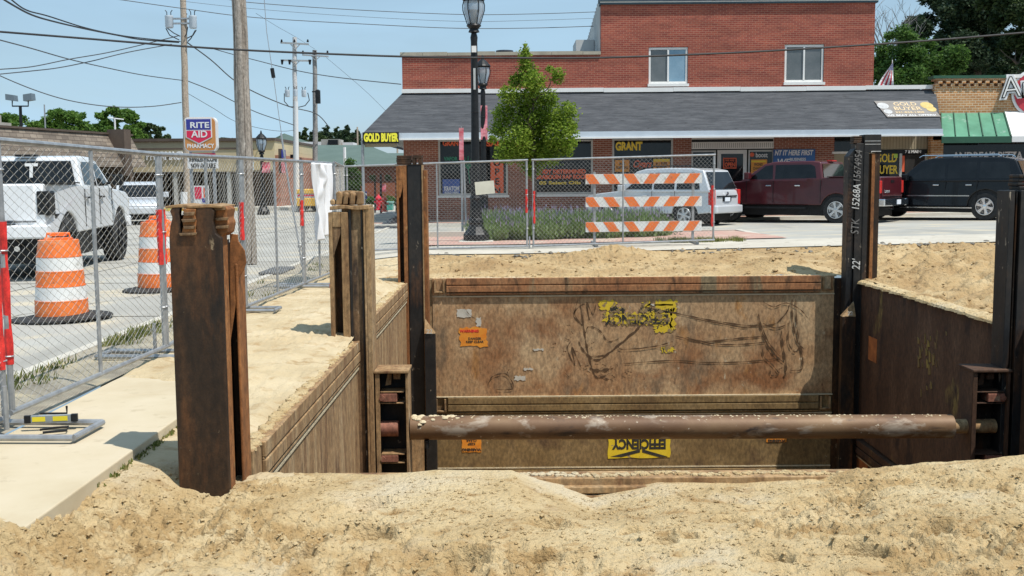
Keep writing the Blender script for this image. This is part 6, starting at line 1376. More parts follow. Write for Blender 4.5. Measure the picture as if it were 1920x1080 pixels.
# young street tree
Yt = 29.5; tx = PX(1000, 250, Yt); bl = []; rn = random.Random(12)
def tb(px, py, rpx, k=1.0):
    p = P(px, py, Yt); r = rpx * Yt / 2000; bl.append((p.x, Yt + rn.uniform(-.5, .5), p.z, r, r * 1.1, r * k))
for q in [(983, 108, 14, 1.5), (990, 135, 22), (968, 150, 16), (1000, 160, 26), (1045, 145, 15), (1030, 130, 8), (955, 180, 22), (990, 195, 32), (1030, 185, 20), (945, 215, 24), (985, 235, 34), (1025, 225, 32), (1060, 215, 24), (935, 245, 18), (970, 265, 32),
          (1010, 265, 34), (1050, 255, 32), (1072, 235, 14), (950, 285, 24), (990, 295, 28), (1030, 290, 26), (1062, 280, 16), (1000, 318, 18), (985, 95, 6, 2), (925, 262, 9), (1078, 268, 8)]: tb(*q)
tree('young yellow green street tree with loose crown in front of the shop awning', tx, Yt, gz(tx, Yt), 5.2, 1.6, 22000, .047, LF_YG, 21, blobs=bl, trunk_r=.07, crown_from=.3)
# lavender bed
rn = random.Random(6); m = MB(); m2 = MB(); m3 = MB()
LAVL = leafmat('lavender_stems', [(.13, .20, .06), (.22, .32, .12), (.32, .42, .20)], .45); LAVF = leafmat('lavender_flowers', [(.24, .20, .30), (.36, .31, .44)], .2); SHR = leafmat('low_shrub', [(.02, .045, .018), (.05, .085, .03), (.09, .14, .05)], .25)
cents = []
for i in range(15):
    px_ = 915 + i * 22; Yq = 25.4 + .9 * ((i * 7) % 5) / 4; cents.append((PX(px_, 430, Yq), Yq, .52 + .12 * rn.random(), gz(0, Yq)))
for (cx, cy, r_, z0) in cents:
    for _ in range(900):
        a = rn.uniform(0, 6.28); q = rn.random() ** .6; tip = Vector((cx + math.cos(a) * r_ * q, cy + math.sin(a) * r_ * q, z0 + (.74 - .36 * q * q) * rn.uniform(.75, 1.1))); b0 = Vector((cx + math.cos(a) * r_ * q * .5, cy + math.sin(a) * r_ * q * .5, z0))
        md = b0.lerp(tip, .55); w_ = .008; t_ = rn.uniform(0, 3.14); dx = Vector((math.cos(t_) * w_, math.sin(t_) * w_, 0))
        m.add([b0 - dx, b0 + dx, tip + dx * .4, tip - dx * .4], [(0, 1, 2, 3)])
        if rn.random() < .8: 
            lf = md + Vector((rn.gauss(0, .05), rn.gauss(0, .05), rn.gauss(0, .08))); m.add([lf, lf + Vector((.03, .0, .05)), lf + Vector((.0, .02, .10)), lf + Vector((-.02, 0, .04))], [(0, 1, 2, 3)])
        if rn.random() < .13: m2.add([tip, tip + dx * 1.6 + Vector((0, 0, .03)), tip + Vector((0, 0, .10)), tip - dx * 1.6 + Vector((0, 0, .03))], [(0, 1, 2, 3)])
o = m.build('lavender_stems', LAVL); tag(o, 'silvery green lavender stems filling the bed behind the far fence', 'lavender', kind='stuff'); o2 = m2.build('lavender_flowers', LAVF); tag(o2, 'pale purple lavender flower tips over the bed behind the far fence', 'lavender', kind='stuff')
bl = [(PX(p, 440, 26.5), 26.2 + (i % 3) * .4, gz(1, 26) + .22, .42, .45, .36) for i, p in enumerate(range(940, 1262, 24))]; m3 = MB(); leafcloud(m3, bl, 9000, .028, rn, shell=.5); tag(m3.build('low_shrubs', SHR), 'dark green low shrubs behind the lavender and the barricade', 'shrubs', kind='stuff')
tuft('grass', [(PX(rn.uniform(1235, 1390), 452, 22.6), 22.6 + rn.uniform(-.2, .35), gz(4, 22.6)) for _ in range(70)], .14, 16, GRASS, 'sparse grass at the road edge right of the far fence', .1, 9)
MB_r = MB(); bx0, bx1 = PX(1015, 425, 26.9), PX(1240, 425, 26.9)
bs = thing('bench_rail', 'dark low rail half hidden in the lavender', 'rail', ((bx0 + bx1) / 2, 27.3, gz(2, 27)))
MB().box(bx0, bx1, 27.25, 27.30, gz(2, 27) + .40, gz(2, 27) + .46).build('bar', BLACKP, bs); MB().box(bx0, bx0 + .05, 27.25, 27.3, .2, gz(2, 27) + .4).box(bx1 - .05, bx1, 27.25, 27.3, .2, gz(2, 27) + .4).build('leg', BLACKP, bs)

# trees at the right, behind the shops
rn = random.Random(31)
def bcloud(pts, Y, seed, ys=2.0, grow=1.0):
    r0 = random.Random(seed); out = []
    for (px_, py_, rp) in pts:
        p = P(px_, py_, Y); r = rp * grow * Y / 2000; out.append((p.x, Y + r0.uniform(-ys, ys), p.z, r, r, r * .8))
    return out
Y1 = 60
rr_ = random.Random(70)
pts = [(rr_.uniform(1645, 1790), rr_.uniform(100, 165), rr_.uniform(14, 22)) for _ in range(26)] + [(1668, 70, 16), (1690, 78, 18), (1655, 95, 18), (1700, 100, 18), (1725, 90, 16), (1675, 110, 22), (1710, 125, 22), (1745, 118, 20), (1660, 135, 22), (1690, 145, 22), (1725, 150, 22), (1750, 150, 18), (1645, 120, 14), (1770, 130, 20), (1790, 140, 20), (1685, 60, 10), (1648, 75, 9)]
tree('bushy mid green tree beside the upper storey of the brick building', PX(1695, 150, Y1), Y1, 0, 8.5, 2, 30000, .10, LF_MID, 41, blobs=bcloud(pts, Y1, 1, 2, 1.15), trunk_r=.3, group='trees behind the shops')
Y1 = 66; rr_ = random.Random(77)
pts = []
for (a, b_) in [(1760, 35), (1785, 15), (1775, 60), (1800, 40), (1815, 10), (1830, 60), (1790, 85), (1765, 90), (1815, 95), (1840, 30), (1850, 90), (1745, 65), (1740, 40), (1870, 60), (1860, 115), (1800, 115), (1830, 125), (1780, 120), (1755, 115), (1850, 5), (1880, 20), (1805, -15), (1780, -5), (1875, 130), (1900, 110), (1750, 130)]:
    for _ in range(3): pts.append((a + rr_.gauss(0, 11), b_ + rr_.gauss(0, 9), rr_.uniform(10, 22)))
tree('large dark pine rising behind the neighbour building', PX(1835, 150, Y1), Y1, 0, 11.5, 3, 70000, .12, LF_PINE, 42, blobs=bcloud(pts, Y1, 2, 2.5, 1.3), trunk_r=.35, crown_from=.35, group='trees behind the shops')
pts = []
for (a, b_) in [(1895, 10), (1915, 30), (1890, 45), (1925, 65), (1905, 85), (1940, 20), (1945, 90), (1930, 115), (1960, 60), (1870, -5), (1910, -20), (1950, -10), (1900, 130)]:
    for _ in range(3): pts.append((a + rr_.gauss(0, 10), b_ + rr_.gauss(0, 9), rr_.uniform(10, 21)))
tree('second dark pine at the right edge behind the tan brick shop', PX(1925, 150, 58), 58, 0, 11, 3, 42000, .12, LF_DK, 43, blobs=bcloud(pts, 58, 3, 2, 1.3), trunk_r=.35, crown_from=.3, group='trees behind the shops')
# bare branches above
t = thing('bare_tree', 'leafless grey tree top beside the upper storey of the brick building', 'tree', (PX(1665, 150, 64), 64, 0))
m = MB(); ends = []; rb = random.Random(9)
m.tube([(PX(1665, 150, 64), 64, 0), P(1655, 100, 64)], [.25, .12], 6)
for a in range(7): limb(m, P(1648 + a * 5, 92, 64), (-.5 + a * .16, 0, 1), 1.7, .05, 2, rb, ends, .013)
for a in range(3): limb(m, P(1700 + a * 8, 85, 64), (.1 + a * .2, 0, 1), 1.2, .04, 1, rb, ends, .013)
m.build('branches', mat('bare_bark', [(.16, .15, .14), (.26, .25, .24)], 6, 4, .9), t)

# ---------------------------------------------------------------- far left: strip mall, pharmacy, green roofed building
STONE = brick('stone_shingle', (.15, .12, .095), (.26, .215, .17), (.09, .07, .055), .55, .20, .02)
TANW = mat('tan_stucco', [(.50, .42, .26), (.56, .48, .31)], .6, 4, .9); TAND = mat('tan_stucco_band', [(.42, .35, .22), (.50, .42, .28)], .6, 4, .9); BROWN = mat('brown_trim', [(.07, .05, .04), (.11, .08, .06)], 2, 4, .8)
STOREW = mat('store_brick', [(.085, .055, .045), (.14, .095, .075), (.19, .15, .12)], 3, 6, .9, stretch=(1, 1, 4))
SM = thing('strip_mall', 'low strip mall with brown stone shingle band behind the white pickup', 'building', (-23, 47, 0))
a = Vector((-25.6, 34, 0)); b_ = Vector((PX(237, 300, 57), 57, 0)); d = (b_ - a).normalized(); n_ = Vector((d.y, -d.x, 0)); LL = (b_ - a).length
Tm = Matrix(((d.x, -n_.x, 0, a.x), (d.y, -n_.y, 0, a.y), (0, 0, 1, 0), (0, 0, 0, 1)))  # local x along, y away from the road
m = MB(); m.add([Tm @ Vector(v) for v in ((0, -1.2, 2.35), (LL, -1.2, 2.35), (LL, -.3, 4.0), (0, -.3, 4.0), (0, 1, 4.0), (LL, 1, 4.0), (LL, 1, 2.35), (0, 1, 2.35))], [(0, 1, 2, 3), (3, 2, 5, 4), (0, 7, 6, 1), (1, 6, 5, 2), (0, 3, 4, 7)]); m.build('shingle_band', STONE, SM)
MB().box(0, LL + .1, -.4, 8, 4.001, 4.10, Tm).build('roof_edge', BROWN, SM)
MB().box(0, LL, .6, 9, 0, 3.95, Tm).build('wall', STOREW, SM)
for i in range(8): MB().box(1 + i * 2.8, 3.2 + i * 2.8, .55, .59, .4, 2.3, Tm).build('shop_window', GLASS, SM)
for i in range(5): MB().box(.3 + i * 5.5, .6 + i * 5.5, -1.0, -.7, 0, 2.349, Tm).build('column', BROWN, SM)
MB().box(LL - 2.1, LL - 1.5, -1.26, -.3, 1.9, 4.25, Tm).build('pier', BROWN, SM)
MB().box(LL - 11.5, LL - 7.0, 2, 6, 4.11, 4.75, Tm).box(LL - 7.0, LL - 5.8, 2.4, 5, 4.11, 4.45, Tm).build('roof_unit', mat('roof_unit', [(.32, .30, .27), (.42, .40, .36)], 3, 4, .8), SM)
PH = thing('pharmacy_building', 'long low tan pharmacy building with dark recessed storefront', 'building', (-17, 60, 0)); YP = 60
xp0, xp1 = -24, PX(512, 300, YP); z1, z2 = PZ(400, 264, YP), PZ(400, 322, YP); zm = PZ(400, 283, YP)
MB().box(xp0, xp1, YP + .5, YP + 12, zm, z1).build('upper_wall', TANW, PH); MB().box(xp0, xp1 + .05, YP + .35, YP + 12.1, z1 + .001, z1 + .16).build('roof_edge', BROWN, PH)
MB().box(xp0, PX(470, 300, YP), YP - 1.2, YP + .49, z2, zm + .05).build('canopy_band', TAND, PH); MB().box(xp0, PX(470, 300, YP) + .05, YP - 1.25, YP + .49, zm + .051, zm + .14).build('canopy_cap', BROWN, PH)
MB().box(PX(470, 300, YP) + .06, xp1, YP + .4, YP + 12, z2 + .09, zm - .005).build('side_wall', TANW, PH)
MB().box(xp0, xp1, YP + 2.1, YP + 12, 0, z2 - .002).build('storefront_wall', STOREW, PH); MB().box(xp0, xp1, YP + .5, YP + 2.09, z2 + .001, z2 + .08).build('soffit', TAND, PH); 
MB().box(xp1 - .01, xp1 + .25, YP + .52, YP + 11.9, 0, z2 + .9).build('end_wall', BR_FAR, PH)
for i, (pa, pb) in enumerate([(300, 338), (360, 396), (404, 430), (436, 462)]):
    x0, x1, _, _ = rect(pa, 330, pb, 390, YP + 2.05); w_ = MB().box(x0, x1, YP + 2.0, YP + 2.08, .35, z2 - .1).build('shop_window', GLASS, PH); mm = MB()
    for k in range(4): xx = x0 + (x1 - x0) * k / 3; mm.box(xx - .04, xx + .04, YP + 1.94, YP + 1.995, .35, z2 - .1)
    mm.build('mullions', FRAMEM, w_)
m = MB()
for k in range(26): xx = xp0 + (xp1 - xp0) * k / 26; m.box(xx, xx + .07, YP + 2.03, YP + 2.09, .0, z2 - .05)
m.build('wall_ribs', BROWN, PH)
for p_ in (242, 330, 352, 430): x = PX(p_, 350, YP - 1); MB().box(x - .1, x + .1, YP - 1.1, YP - .9, 0, z2 - .001).build('column', FRAMEM, PH)
MB().box(xp0, xp1 + 6, YP - 2.4, YP + 2.0, .0, .16).build('walkway', YFR if False else KERB, PH); MB().box(xp0, -14, YP - 2.5, YP - 2.41, .0, .17).build('yellow_kerb', mat('kerb_yellow', [(.62, .50, .14)], rough=.8), PH)
text('wall_lettering', 'PHARMACY', frame(P(311, 293, YP - 1.25), (1, 0, 0), (0, 0, 1)), .62, TW, PH, .02, .05, fit=72 * YP / 2000)
SHR_, SHB = mat('shield_red', [(.60, .015, .06), (.66, .02, .08)], 4, 2, .4), mat('shield_blue', [(.03, .035, .26)], rough=.4)
def shield(par, c, S, Y):
    """two tone shield with white border; c = centre (x,z)"""
    cx, cz = c
    def pr(pts, y0, y1, m_, nm): MB().prism([(cx + p * S, cz + q * S) for p, q in pts], Y + y0, Y + y1, 'xz').build(nm, m_, par)
    pr([(-.52, .50), (.52, .50), (.52, -.25), (0, -.52), (-.52, -.25)], -.02, 0, TW, 'shield_border')
    pr([(-.48, .46), (.48, .46), (.48, .05), (-.48, .05)], -.03, -.021, SHB, 'blue_field')
    pr([(-.48, .01), (.48, .01), (.48, -.23), (0, -.47), (-.48, -.23)], -.03, -.021, SHR_, 'red_field')
shield(PH, (PX(240, 295, YP - 1.25), PZ(240, 295, YP - 1.25)), 1.0, YP - 1.25)
MB().box(*[rect(208, 281, 224, 290, 56.0)[i] for i in (0, 1)], 55.8, 55.9, *[rect(208, 281, 224, 290, 56.0)[i] for i in (2, 3)]).build('small_sign', TW, SM)
# pylon sign
YS = 46.0; PS = thing('pharmacy_sign', 'tall pharmacy sign with red and blue shield on an orange brown board', 'sign', (PX(379, 330, YS), YS, 0))
x0, x1, z0, z1 = rect(347, 220, 408, 284, YS)
def rr(x0, x1, z0, z1, r_):
    o = []
    for (cx, cz, a0) in ((x1 - r_, z1 - r_, 0), (x0 + r_, z1 - r_, 90), (x0 + r_, z0 + r_, 180), (x1 - r_, z0 + r_, 270)):
        for k in range(6): a = R(a0 + 90 * k / 5); o.append((cx + r_ * math.cos(a), cz + r_ * math.sin(a)))
    return o
MB().prism(rr(x0, x1, z0, z1, .22), YS - .15, YS + .15, 'xz').build('border', TW, PS); MB().prism(rr(x0 + .04, x1 - .05, z0 + .04, z1 - .04, .19), YS - .17, YS - .151, 'xz').build('face', mat('sign_brown', [(.50, .21, .06), (.54, .24, .07)], 3, 2, .5), PS)
cx, cz = PX(375, 247, YS), PZ(375, 246, YS); sw_ = 47 * YS / 2000; shield(PS, (cx, cz), sw_ * 1.0, YS - .172)
f_ = lambda px_, py_: frame(P(px_, py_, YS - .21), (1, 0, 0), (0, 0, 1))
text('lettering', 'RITE', f_(374, 235), .34, TW, PS, .008, .004, fit=35 * YS / 2000); text('lettering', 'AID', f_(374, 252), .40, TW, PS, .008, .004, fit=30 * YS / 2000); text('lettering', 'PHARMACY', frame(P(376, 274, YS - .175), (1, 0, 0), (0, 0, 1)), .25, TW, PS, .006, .004, fit=50 * YS / 2000)
x0, x1, z0, z1 = rect(353, 291, 408, 316, YS); mq = MB().box(x0, x1, YS - .12, YS + .12, z0, z1).build('marquee', TW, PS); MB().box(x0 + .1, x1 - .1, YS - .1, YS + .1, z1 + .001, z1 + .08).build('marquee_top', SHR_, mq)
text('marquee_lettering', 'SHINGLES VACCINE\nNOW AVAILABLE', frame(P(381, 305, YS - .125), (1, 0, 0), (0, 0, 1)), .27, INK, mq, .010, .003, fit=52 * YS / 2000)
for p_ in (359, 402): x = PX(p_, 330, YS); MB().box(x - .06, x + .06, YS - .06, YS + .06, 0, z0 - .002).box(x - .05, x + .05, YS - .05, YS + .05, z1 + .08, rect(347, 220, 408, 284, YS)[2]).build('pole', GALV, PS)
SS = thing('sale_sign', 'small red white and blue sign on the ground below the pharmacy sign', 'sign', (PX(378, 380, 44), 44, 0)); x0, x1, z0, z1 = rect(364, 348, 392, 382, 44)
MB().box(x0, x1, 43.95, 44.0, z0, z1).build('board', TW, SS); MB().box(x0 + .04, (x0 + x1) / 2 + .02, 43.94, 43.949, z0 + .2, z1 - .05).build('red_panel', SHR_, SS); MB().box((x0 + x1) / 2 + .1, x1 - .04, 43.94, 43.949, z0 + .25, z1 - .08).build('pink_panel', TR, SS); MB().box((x0 + x1) / 2 + .03, x1 - .05, 43.94, 43.949, z0 + .05, z0 + .22).build('blue_panel', SHB, SS); MB().box(x0 + .1, x0 + .15, 44, 44.05, 0, z0).box(x1 - .15, x1 - .1, 44, 44.05, 0, z0).build('leg', GALV, SS)
# left twin floodlight pole
FLp = thing('floodlight_pole', 'twin headed parking lot floodlight above the strip mall roof', 'floodlight', (PX(38, 240, 70), 70, 0)); Yq = 70
MB().cyl((PX(38, 240, Yq), Yq, 0), P(38, 199, Yq), .10, n=8).tube([P(23, 186, Yq), P(23, 199, Yq), P(53, 199, Yq), P(53, 186, Yq)], .05, 6).build('pole', BLACKP, FLp)
for p_, tl in ((22, -1), (55, 1)):
    c = P(p_, 183, Yq); MB().prism([(c.x - .28, c.z - .2 - .04 * tl), (c.x + .28, c.z - .2 + .04 * tl), (c.x + .28 - .03, c.z + .2 + .06 * tl), (c.x - .28, c.z + .2 - .02 * tl)], Yq - .3, Yq + .3, 'xz').build('lamp_head', mat('lamp_head', [(.13, .17, .20)], rough=.5), FLp)
VP = thing('vent_pipe', 'thin grey pipe standing behind the strip mall roof', 'pipe', (PX(83, 210, 75), 75, 0)); MB().cyl((PX(83, 210, 75), 75, 0), P(83, 196, 75), .05, n=8).build('tube', GALV, VP)
VP = thing('white_pole', 'short white pole in front of the round green tree', 'pole', (PX(215, 240, 72), 72, 0)); MB().cyl((PX(215, 240, 72), 72, 0), P(215, 221, 72), .06, n=8).tube([P(203, 220, 72), P(215, 222, 72), P(232, 224, 72)], .04, 5).build('tube', TW, VP)
# trees behind the left buildings
def ltree(label, px0, px1, ytop, Y, n, lm, seed, ls=.16):
    r0 = random.Random(seed); pts = []; w_ = (px1 - px0) / 2; c = (px0 + px1) / 2
    for i in range(46):
        u = r0.uniform(-1, 1); yt = ytop + (268 - ytop) * (abs(u) ** 2.4) * .8; rp = r0.uniform(.14, .26) * w_
        y_ = yt + rp * .8 if i < 22 else r0.uniform(yt + rp * .8, 268)
        pts.append((c + u * w_ * .9, y_, rp))
    tree(label, PX(c, 250, Y), Y, 0, PZ(c, ytop, Y) * .85, 1.5, int(n * 2.2), ls * .8, lm, seed, blobs=bcloud(pts, Y, seed), trunk_r=.25, group='trees behind the strip mall')
LF_SUN = leafmat('leaves_sunny_green', [(.05, .11, .02), (.10, .20, .035), (.19, .31, .06)], .45)
ltree('low green tree at the far left above the strip mall roof', -40, 70, 212, 82, 5000, LF_SUN, 51); ltree('broad green tree behind the roof unit of the strip mall', 60, 185, 206, 84, 9000, LF_SUN, 52); ltree('rounded taller green tree behind the white pole', 180, 268, 202, 80, 9000, LF_SUN, 53)
ltree('small dark green tree right of the rounded one', 255, 310, 232, 88, 3500, LF_DK, 54); ltree('faint low tree seen past the tan wall beside the pharmacy sign', 408, 440, 258, 120, 800, LF_DK, 55)
# green roofed building and what surrounds it
GRF = mat('green_roof', [(.075, .115, .098), (.10, .145, .125)], .8, 5, .8, stretch=(1, 1, 3)); GB_ = thing('green_roof_building', 'red brick building with wide dull green hipped roof beyond the road', 'building', (-10, 72, 0)); Yg = 72
def gp(px_, py_, Y): return P(px_, py_, Y)
m = MB(); m.add([gp(575, 309, 70), gp(770, 309, 70), gp(690, 272, 78), gp(575, 272, 78)], [(0, 1, 2, 3)]); m.add([gp(690, 272, 78.1), gp(770, 309, 70.1), gp(800, 309, 78), gp(772, 287, 84), gp(727, 287, 84)], [(0, 1, 2, 3, 4)]); m.build('roof', GRF, GB_)
m = MB().add([gp(500, 266, 84), gp(533, 250, 86), gp(578, 266, 84), gp(578, 280, 84), gp(500, 280, 84)], [(0, 1, 2, 3, 4)]); m.build('gable_roof', GRF, GB_)
x0 = PX(570, 350, 71); x1 = PX(775, 350, 71); MB().box(x0, x1, 71, 80, -.3, PZ(670, 311, 71)).build('wall', brick('brick_dark_far', (.16, .05, .035), (.22, .08, .05), (.2, .12, .09), .25, .08, .01), GB_); MB().box(PX(640, 350, 70.8), PX(745, 350, 70.8), 70.8, 70.98, -.3, PZ(670, 343, 70.8)).build('lower_wall', mat('brick_orange_far', [(.40, .12, .06), (.50, .17, .09)], 2, 5, .9), GB_)
MB().box(x0, x1, 69.9, 70.0, PZ(670, 312, 70) - .05, PZ(670, 310, 70)).build('fascia', BROWN, GB_)
MB().box(*rect(602, 261, 636, 272, 79)[:2], 79, 81, *rect(602, 261, 636, 274, 79)[2:]).build('roof_unit', MATS['roof_unit'], GB_); MB().box(*rect(615, 261, 633, 271, 78.8)[:2], 78.8, 78.99, *rect(615, 262, 633, 271, 78.8)[2:]).build('roof_unit_grille', BLACKP, GB_)
MB().box(*rect(562, 266, 602, 273, 80)[:2], 80, 82, *rect(562, 266, 602, 274, 80)[2:]).box(*rect(642, 267, 662, 273, 80)[:2], 80, 82, *rect(642, 267, 662, 274, 80)[2:]).build('roof_vents', TW, GB_)
r0 = random.Random(8)
for i, (px_, top, w_) in enumerate([(570, 240, 16), (590, 238, 20), (612, 236, 24), (632, 240, 22), (652, 236, 20), (668, 244, 20), (560, 248, 14), (690, 250, 18), (640, 246, 24), (600, 248, 24)]):
    Y = 130 + (i % 4) * 4; pts = []
    for k in range(13):
        v = k / 12; pts.append((px_ + r0.gauss(0, w_ * .18 * (v + .3)), top + (270 - top) * v, w_ * (.12 + .40 * v)))
    tree('dark conifer on the skyline above the green roof', PX(px_, 270, Y), Y, 0, PZ(px_, top, Y), 3, 2200, .20, LF_PINE if i % 3 else LF_DK, 60 + i, blobs=bcloud(pts, Y, i, 1), trunk_r=.2, group='conifers on the skyline')
pts = [(655, 305, 11), (658, 322, 17), (650, 340, 18), (665, 345, 18), (660, 362, 20), (672, 368, 14), (648, 362, 14), (640, 330, 8), (668, 330, 12), (676, 380, 10)]
tree('ivy green bush shaped tree behind the corner of the fences', PX(660, 385, 44), 44, 0, 2.6, 1, 6000, .05, LF_MID, 81, blobs=bcloud(pts, 44, 81, .3), trunk_r=.08)
bl = bcloud([(p, 374 + (p % 3) * 3, 10) for p in range(690, 752, 7)], 66, 5, .4); m = MB(); leafcloud(m, bl, 2500, .07, r0, shell=.4); tag(m.build('planting', LF_MID), 'green bushes in front of the far orange brick wall', 'bushes', kind='stuff')
# small far street furniture seen between the posts
for i, (px_, yb) in enumerate(((702, 378), (742, 378))):
    t = thing('hanging_basket_pole', ('left' if i == 0 else 'right') + ' one of two black poles with green plant baskets before the far brick wall', 'basket pole', (PX(px_ + 1, yb, 52), 52, 0)); MB().cyl((PX(px_ + 1, 380, 52), 52, 0), P(px_ + 1, 330, 52), .05, n=6).build('pole', BLACKP, t)
    c = P(px_ - 3 if i == 0 else px_ - 14, 333, 52); m = MB(); leafcloud(m, [(c.x, c.y, c.z, .18, .18, .16)], 300, .05, r0); m.build('basket', LF_DK, t)
t = thing('banner_post', 'black post with a small red banner before the far brick wall', 'post', (PX(714, 380, 51), 51, 0)); MB().cyl((PX(714, 380, 51), 51, -.1), P(714, 326, 51), .06, n=6).build('pole', BLACKP, t); bannercloth(t, PX(720, 352, 51), 51, PZ(720, 360, 51), PZ(720, 345, 51), .2, PINKB, .02)
HYD = mat('hydrant_red', [(.62, .06, .04), (.75, .12, .08)], 6, 3, .5)
def hydrant(label, px_, py_, Y, m_, cat='hydrant', nm='fire_hydrant'):
    x = PX(px_, py_, Y); z = PZ(px_, py_, Y); b = MB().lathe([(.16, 0), (.16, .05), (.11, .07), (.11, .5), (.15, .52), (.15, .56), (.12, .62), (.04, .70), (.03, .76)], (x, Y, z), 12); b.cyl((x - .2, Y, z + .38), (x + .2, Y, z + .38), .05, n=8).cyl((x, Y - .2, z + .38), (x, Y, z + .38), .06, n=8); tag(b.build(nm, m_, smooth=True), label, cat)
hydrant('red and white fire hydrant beyond the road between the posts', 721, 397, 50, HYD)
hydrant('bright red flower tub left of the fire hydrant', 710, 394, 50.5, mat('flower_red', [(.7, .02, .05)], rough=.7), 'flower tub', 'flower_tub')
t = thing('dumpster', 'small green utility box behind the fire hydrant', 'utility box', (PX(722, 385, 56), 56, 0)); x0, x1, z0, z1 = rect(704, 378, 735, 394, 56); MB().box(x0, x1, 56, 56.8, z0, z1 - .08).build('body', mat('box_green', [(.05, .30, .24)], rough=.5), t, bevel=.02); MB().box(x0 - .03, x1 + .03, 55.97, 56.83, z1 - .078, z1).build('lid', mat('box_green_light', [(.2, .42, .36)], rough=.5), t)
t = thing('parking_sign', 'small blue and white sign on a post left of the flower tub', 'sign', (PX(685, 390, 45), 45, 0)); x0, x1, z0, z1 = rect(682, 359, 688, 373, 45); MB().box(x0, x1, 44.95, 45, z0, z1).build('plate', SHB, t); MB().box((x0 + x1) / 2 - .02, (x0 + x1) / 2 + .02, 45, 45.04, 0, z1).build('pole', GALV, t); text('lettering', 'P', frame(P(685, 366, 44.94), (1, 0, 0), (0, 0, 1)), .22, TW, t, .01, .002)
# pile of dark tarps on the road
rn = random.Random(14); c0 = GB(722, 428, .0); m = MB(); t = thing('tarp_pile', 'crumpled black tarp heap lying on the road beyond the fence', 'tarp', (c0.x, c0.y, 0))
def tz(x, y): return .0
nx_, ny_ = 30, 18; xs_ = np.linspace(PX(696, 425, c0.y), PX(745, 425, c0.y), nx_); ys_2 = np.linspace(c0.y - .2, c0.y + 6, ny_)
XX, YY = np.meshgrid(xs_, ys_2); U = (XX - xs_[0]) / (xs_[-1] - xs_[0]); V_ = (YY - ys_2[0]) / (ys_2[-1] - ys_2[0])
ZZ = .02 + .10 * sstep(0, .2, V_) * (.6 + .6 * fbm(XX, YY, 4, 3, 2, True)) + .42 * np.exp(-((U - .75) / .16) ** 2 - ((V_ - .75) / .2) ** 2) * (.8 + .5 * fbm(XX, YY, 5, 3, 8)) + .15 * np.exp(-((U - .5) / .2) ** 2 - ((V_ - .5) / .3) ** 2)
ZZ = ZZ * np.minimum(1, 5 * np.minimum(np.minimum(U, 1 - U), np.minimum(V_, 1 - V_)) + .02)
for j in range(ny_):
    for i in range(nx_): m.v.append((XX[j, i], YY[j, i], ZZ[j, i] + gz(XX[j, i], YY[j, i])))
for j in range(ny_ - 1):
    for i in range(nx_ - 1): k = j * nx_ + i; m.f.append((k, k + 1, k + nx_ + 1, k + nx_))
m.build('tarp', mat('black_tarp', [(.012, .014, .018), (.03, .034, .042)], 6, 4, .5), t)
# yellow work vehicle glimpsed behind the cloth
t = thing('yellow_truck', 'yellow work truck rear with striped boards, half hidden by the white cloth', 'truck', (PX(571, 395, 54), 54, 0)); YELT = mat('truck_yellow', [(.72, .40, .04), (.8, .5, .08)], 3, 3, .5)
x0, x1, z0, z1 = rect(556, 355, 597, 392, 54); MB().box(x0, x1, 54, 57, z1 - .22, z1).box(x0, x1, 54, 57, z0 + .15, z0 + .55).build('body', YELT, t, bevel=.03); MB().box(x0 + .03, x1 - .03, 54.05, 57, z0 + .551, z1 - .221).build('panel', TW, t); MB().box(x0 + .05, x1 - .05, 54.02, 54.049, z0 + .65, z0 + .72).box(x0 + .05, x1 - .05, 54.02, 54.049, z0 + .80, z0 + .85).build('stripes', SHR_, t)
for s in (x0 + .25, x1 - .25): MB().lathe([(.15, -.1), (.3, -.1), (.3, .1), (.15, .1)], (s, 54.6, z0 + .2), 14, 'y').build('wheel', RUBBER, t)
# street lamp with banner by the pharmacy; pharmacy banner
l3, a_, b_, c_ = lamp('small far black street lamp with pink banner before the tan building', 494, 50, 290, 1, 396); bannercloth(l3, PX(500, 314, 50), 49.9, PZ(500, 324, 50), PZ(500, 304, 50), .38, PINKB, .03)
t = thing('blade_sign', 'brown vertical blade sign with blue panel on the end of the tan building', 'sign', (PX(529, 300, 59), 59, PZ(529, 325, 59))); MB().box(*rect(523, 279, 530, 325, 59)[:2], 58.9, 59.1, *rect(523, 279, 530, 325, 59)[2:]).build('board', BROWN, t); MB().box(*rect(528, 281, 535, 296, 58.8)[:2], 58.75, 58.89, *rect(528, 281, 535, 296, 58.8)[2:]).build('panel', SHB, t); MB().box(*rect(528, 300, 534, 324, 58.8)[:2], 58.75, 58.89, *rect(528, 300, 534, 324, 58.8)[2:]).build('red_panel', PINKB, t)
aw_ = rect(538, 289, 552, 296, 59.5); MB().box(aw_[0], aw_[1], 60.36, 60.395, aw_[2], aw_[3]).build('window', GLASS, PH)

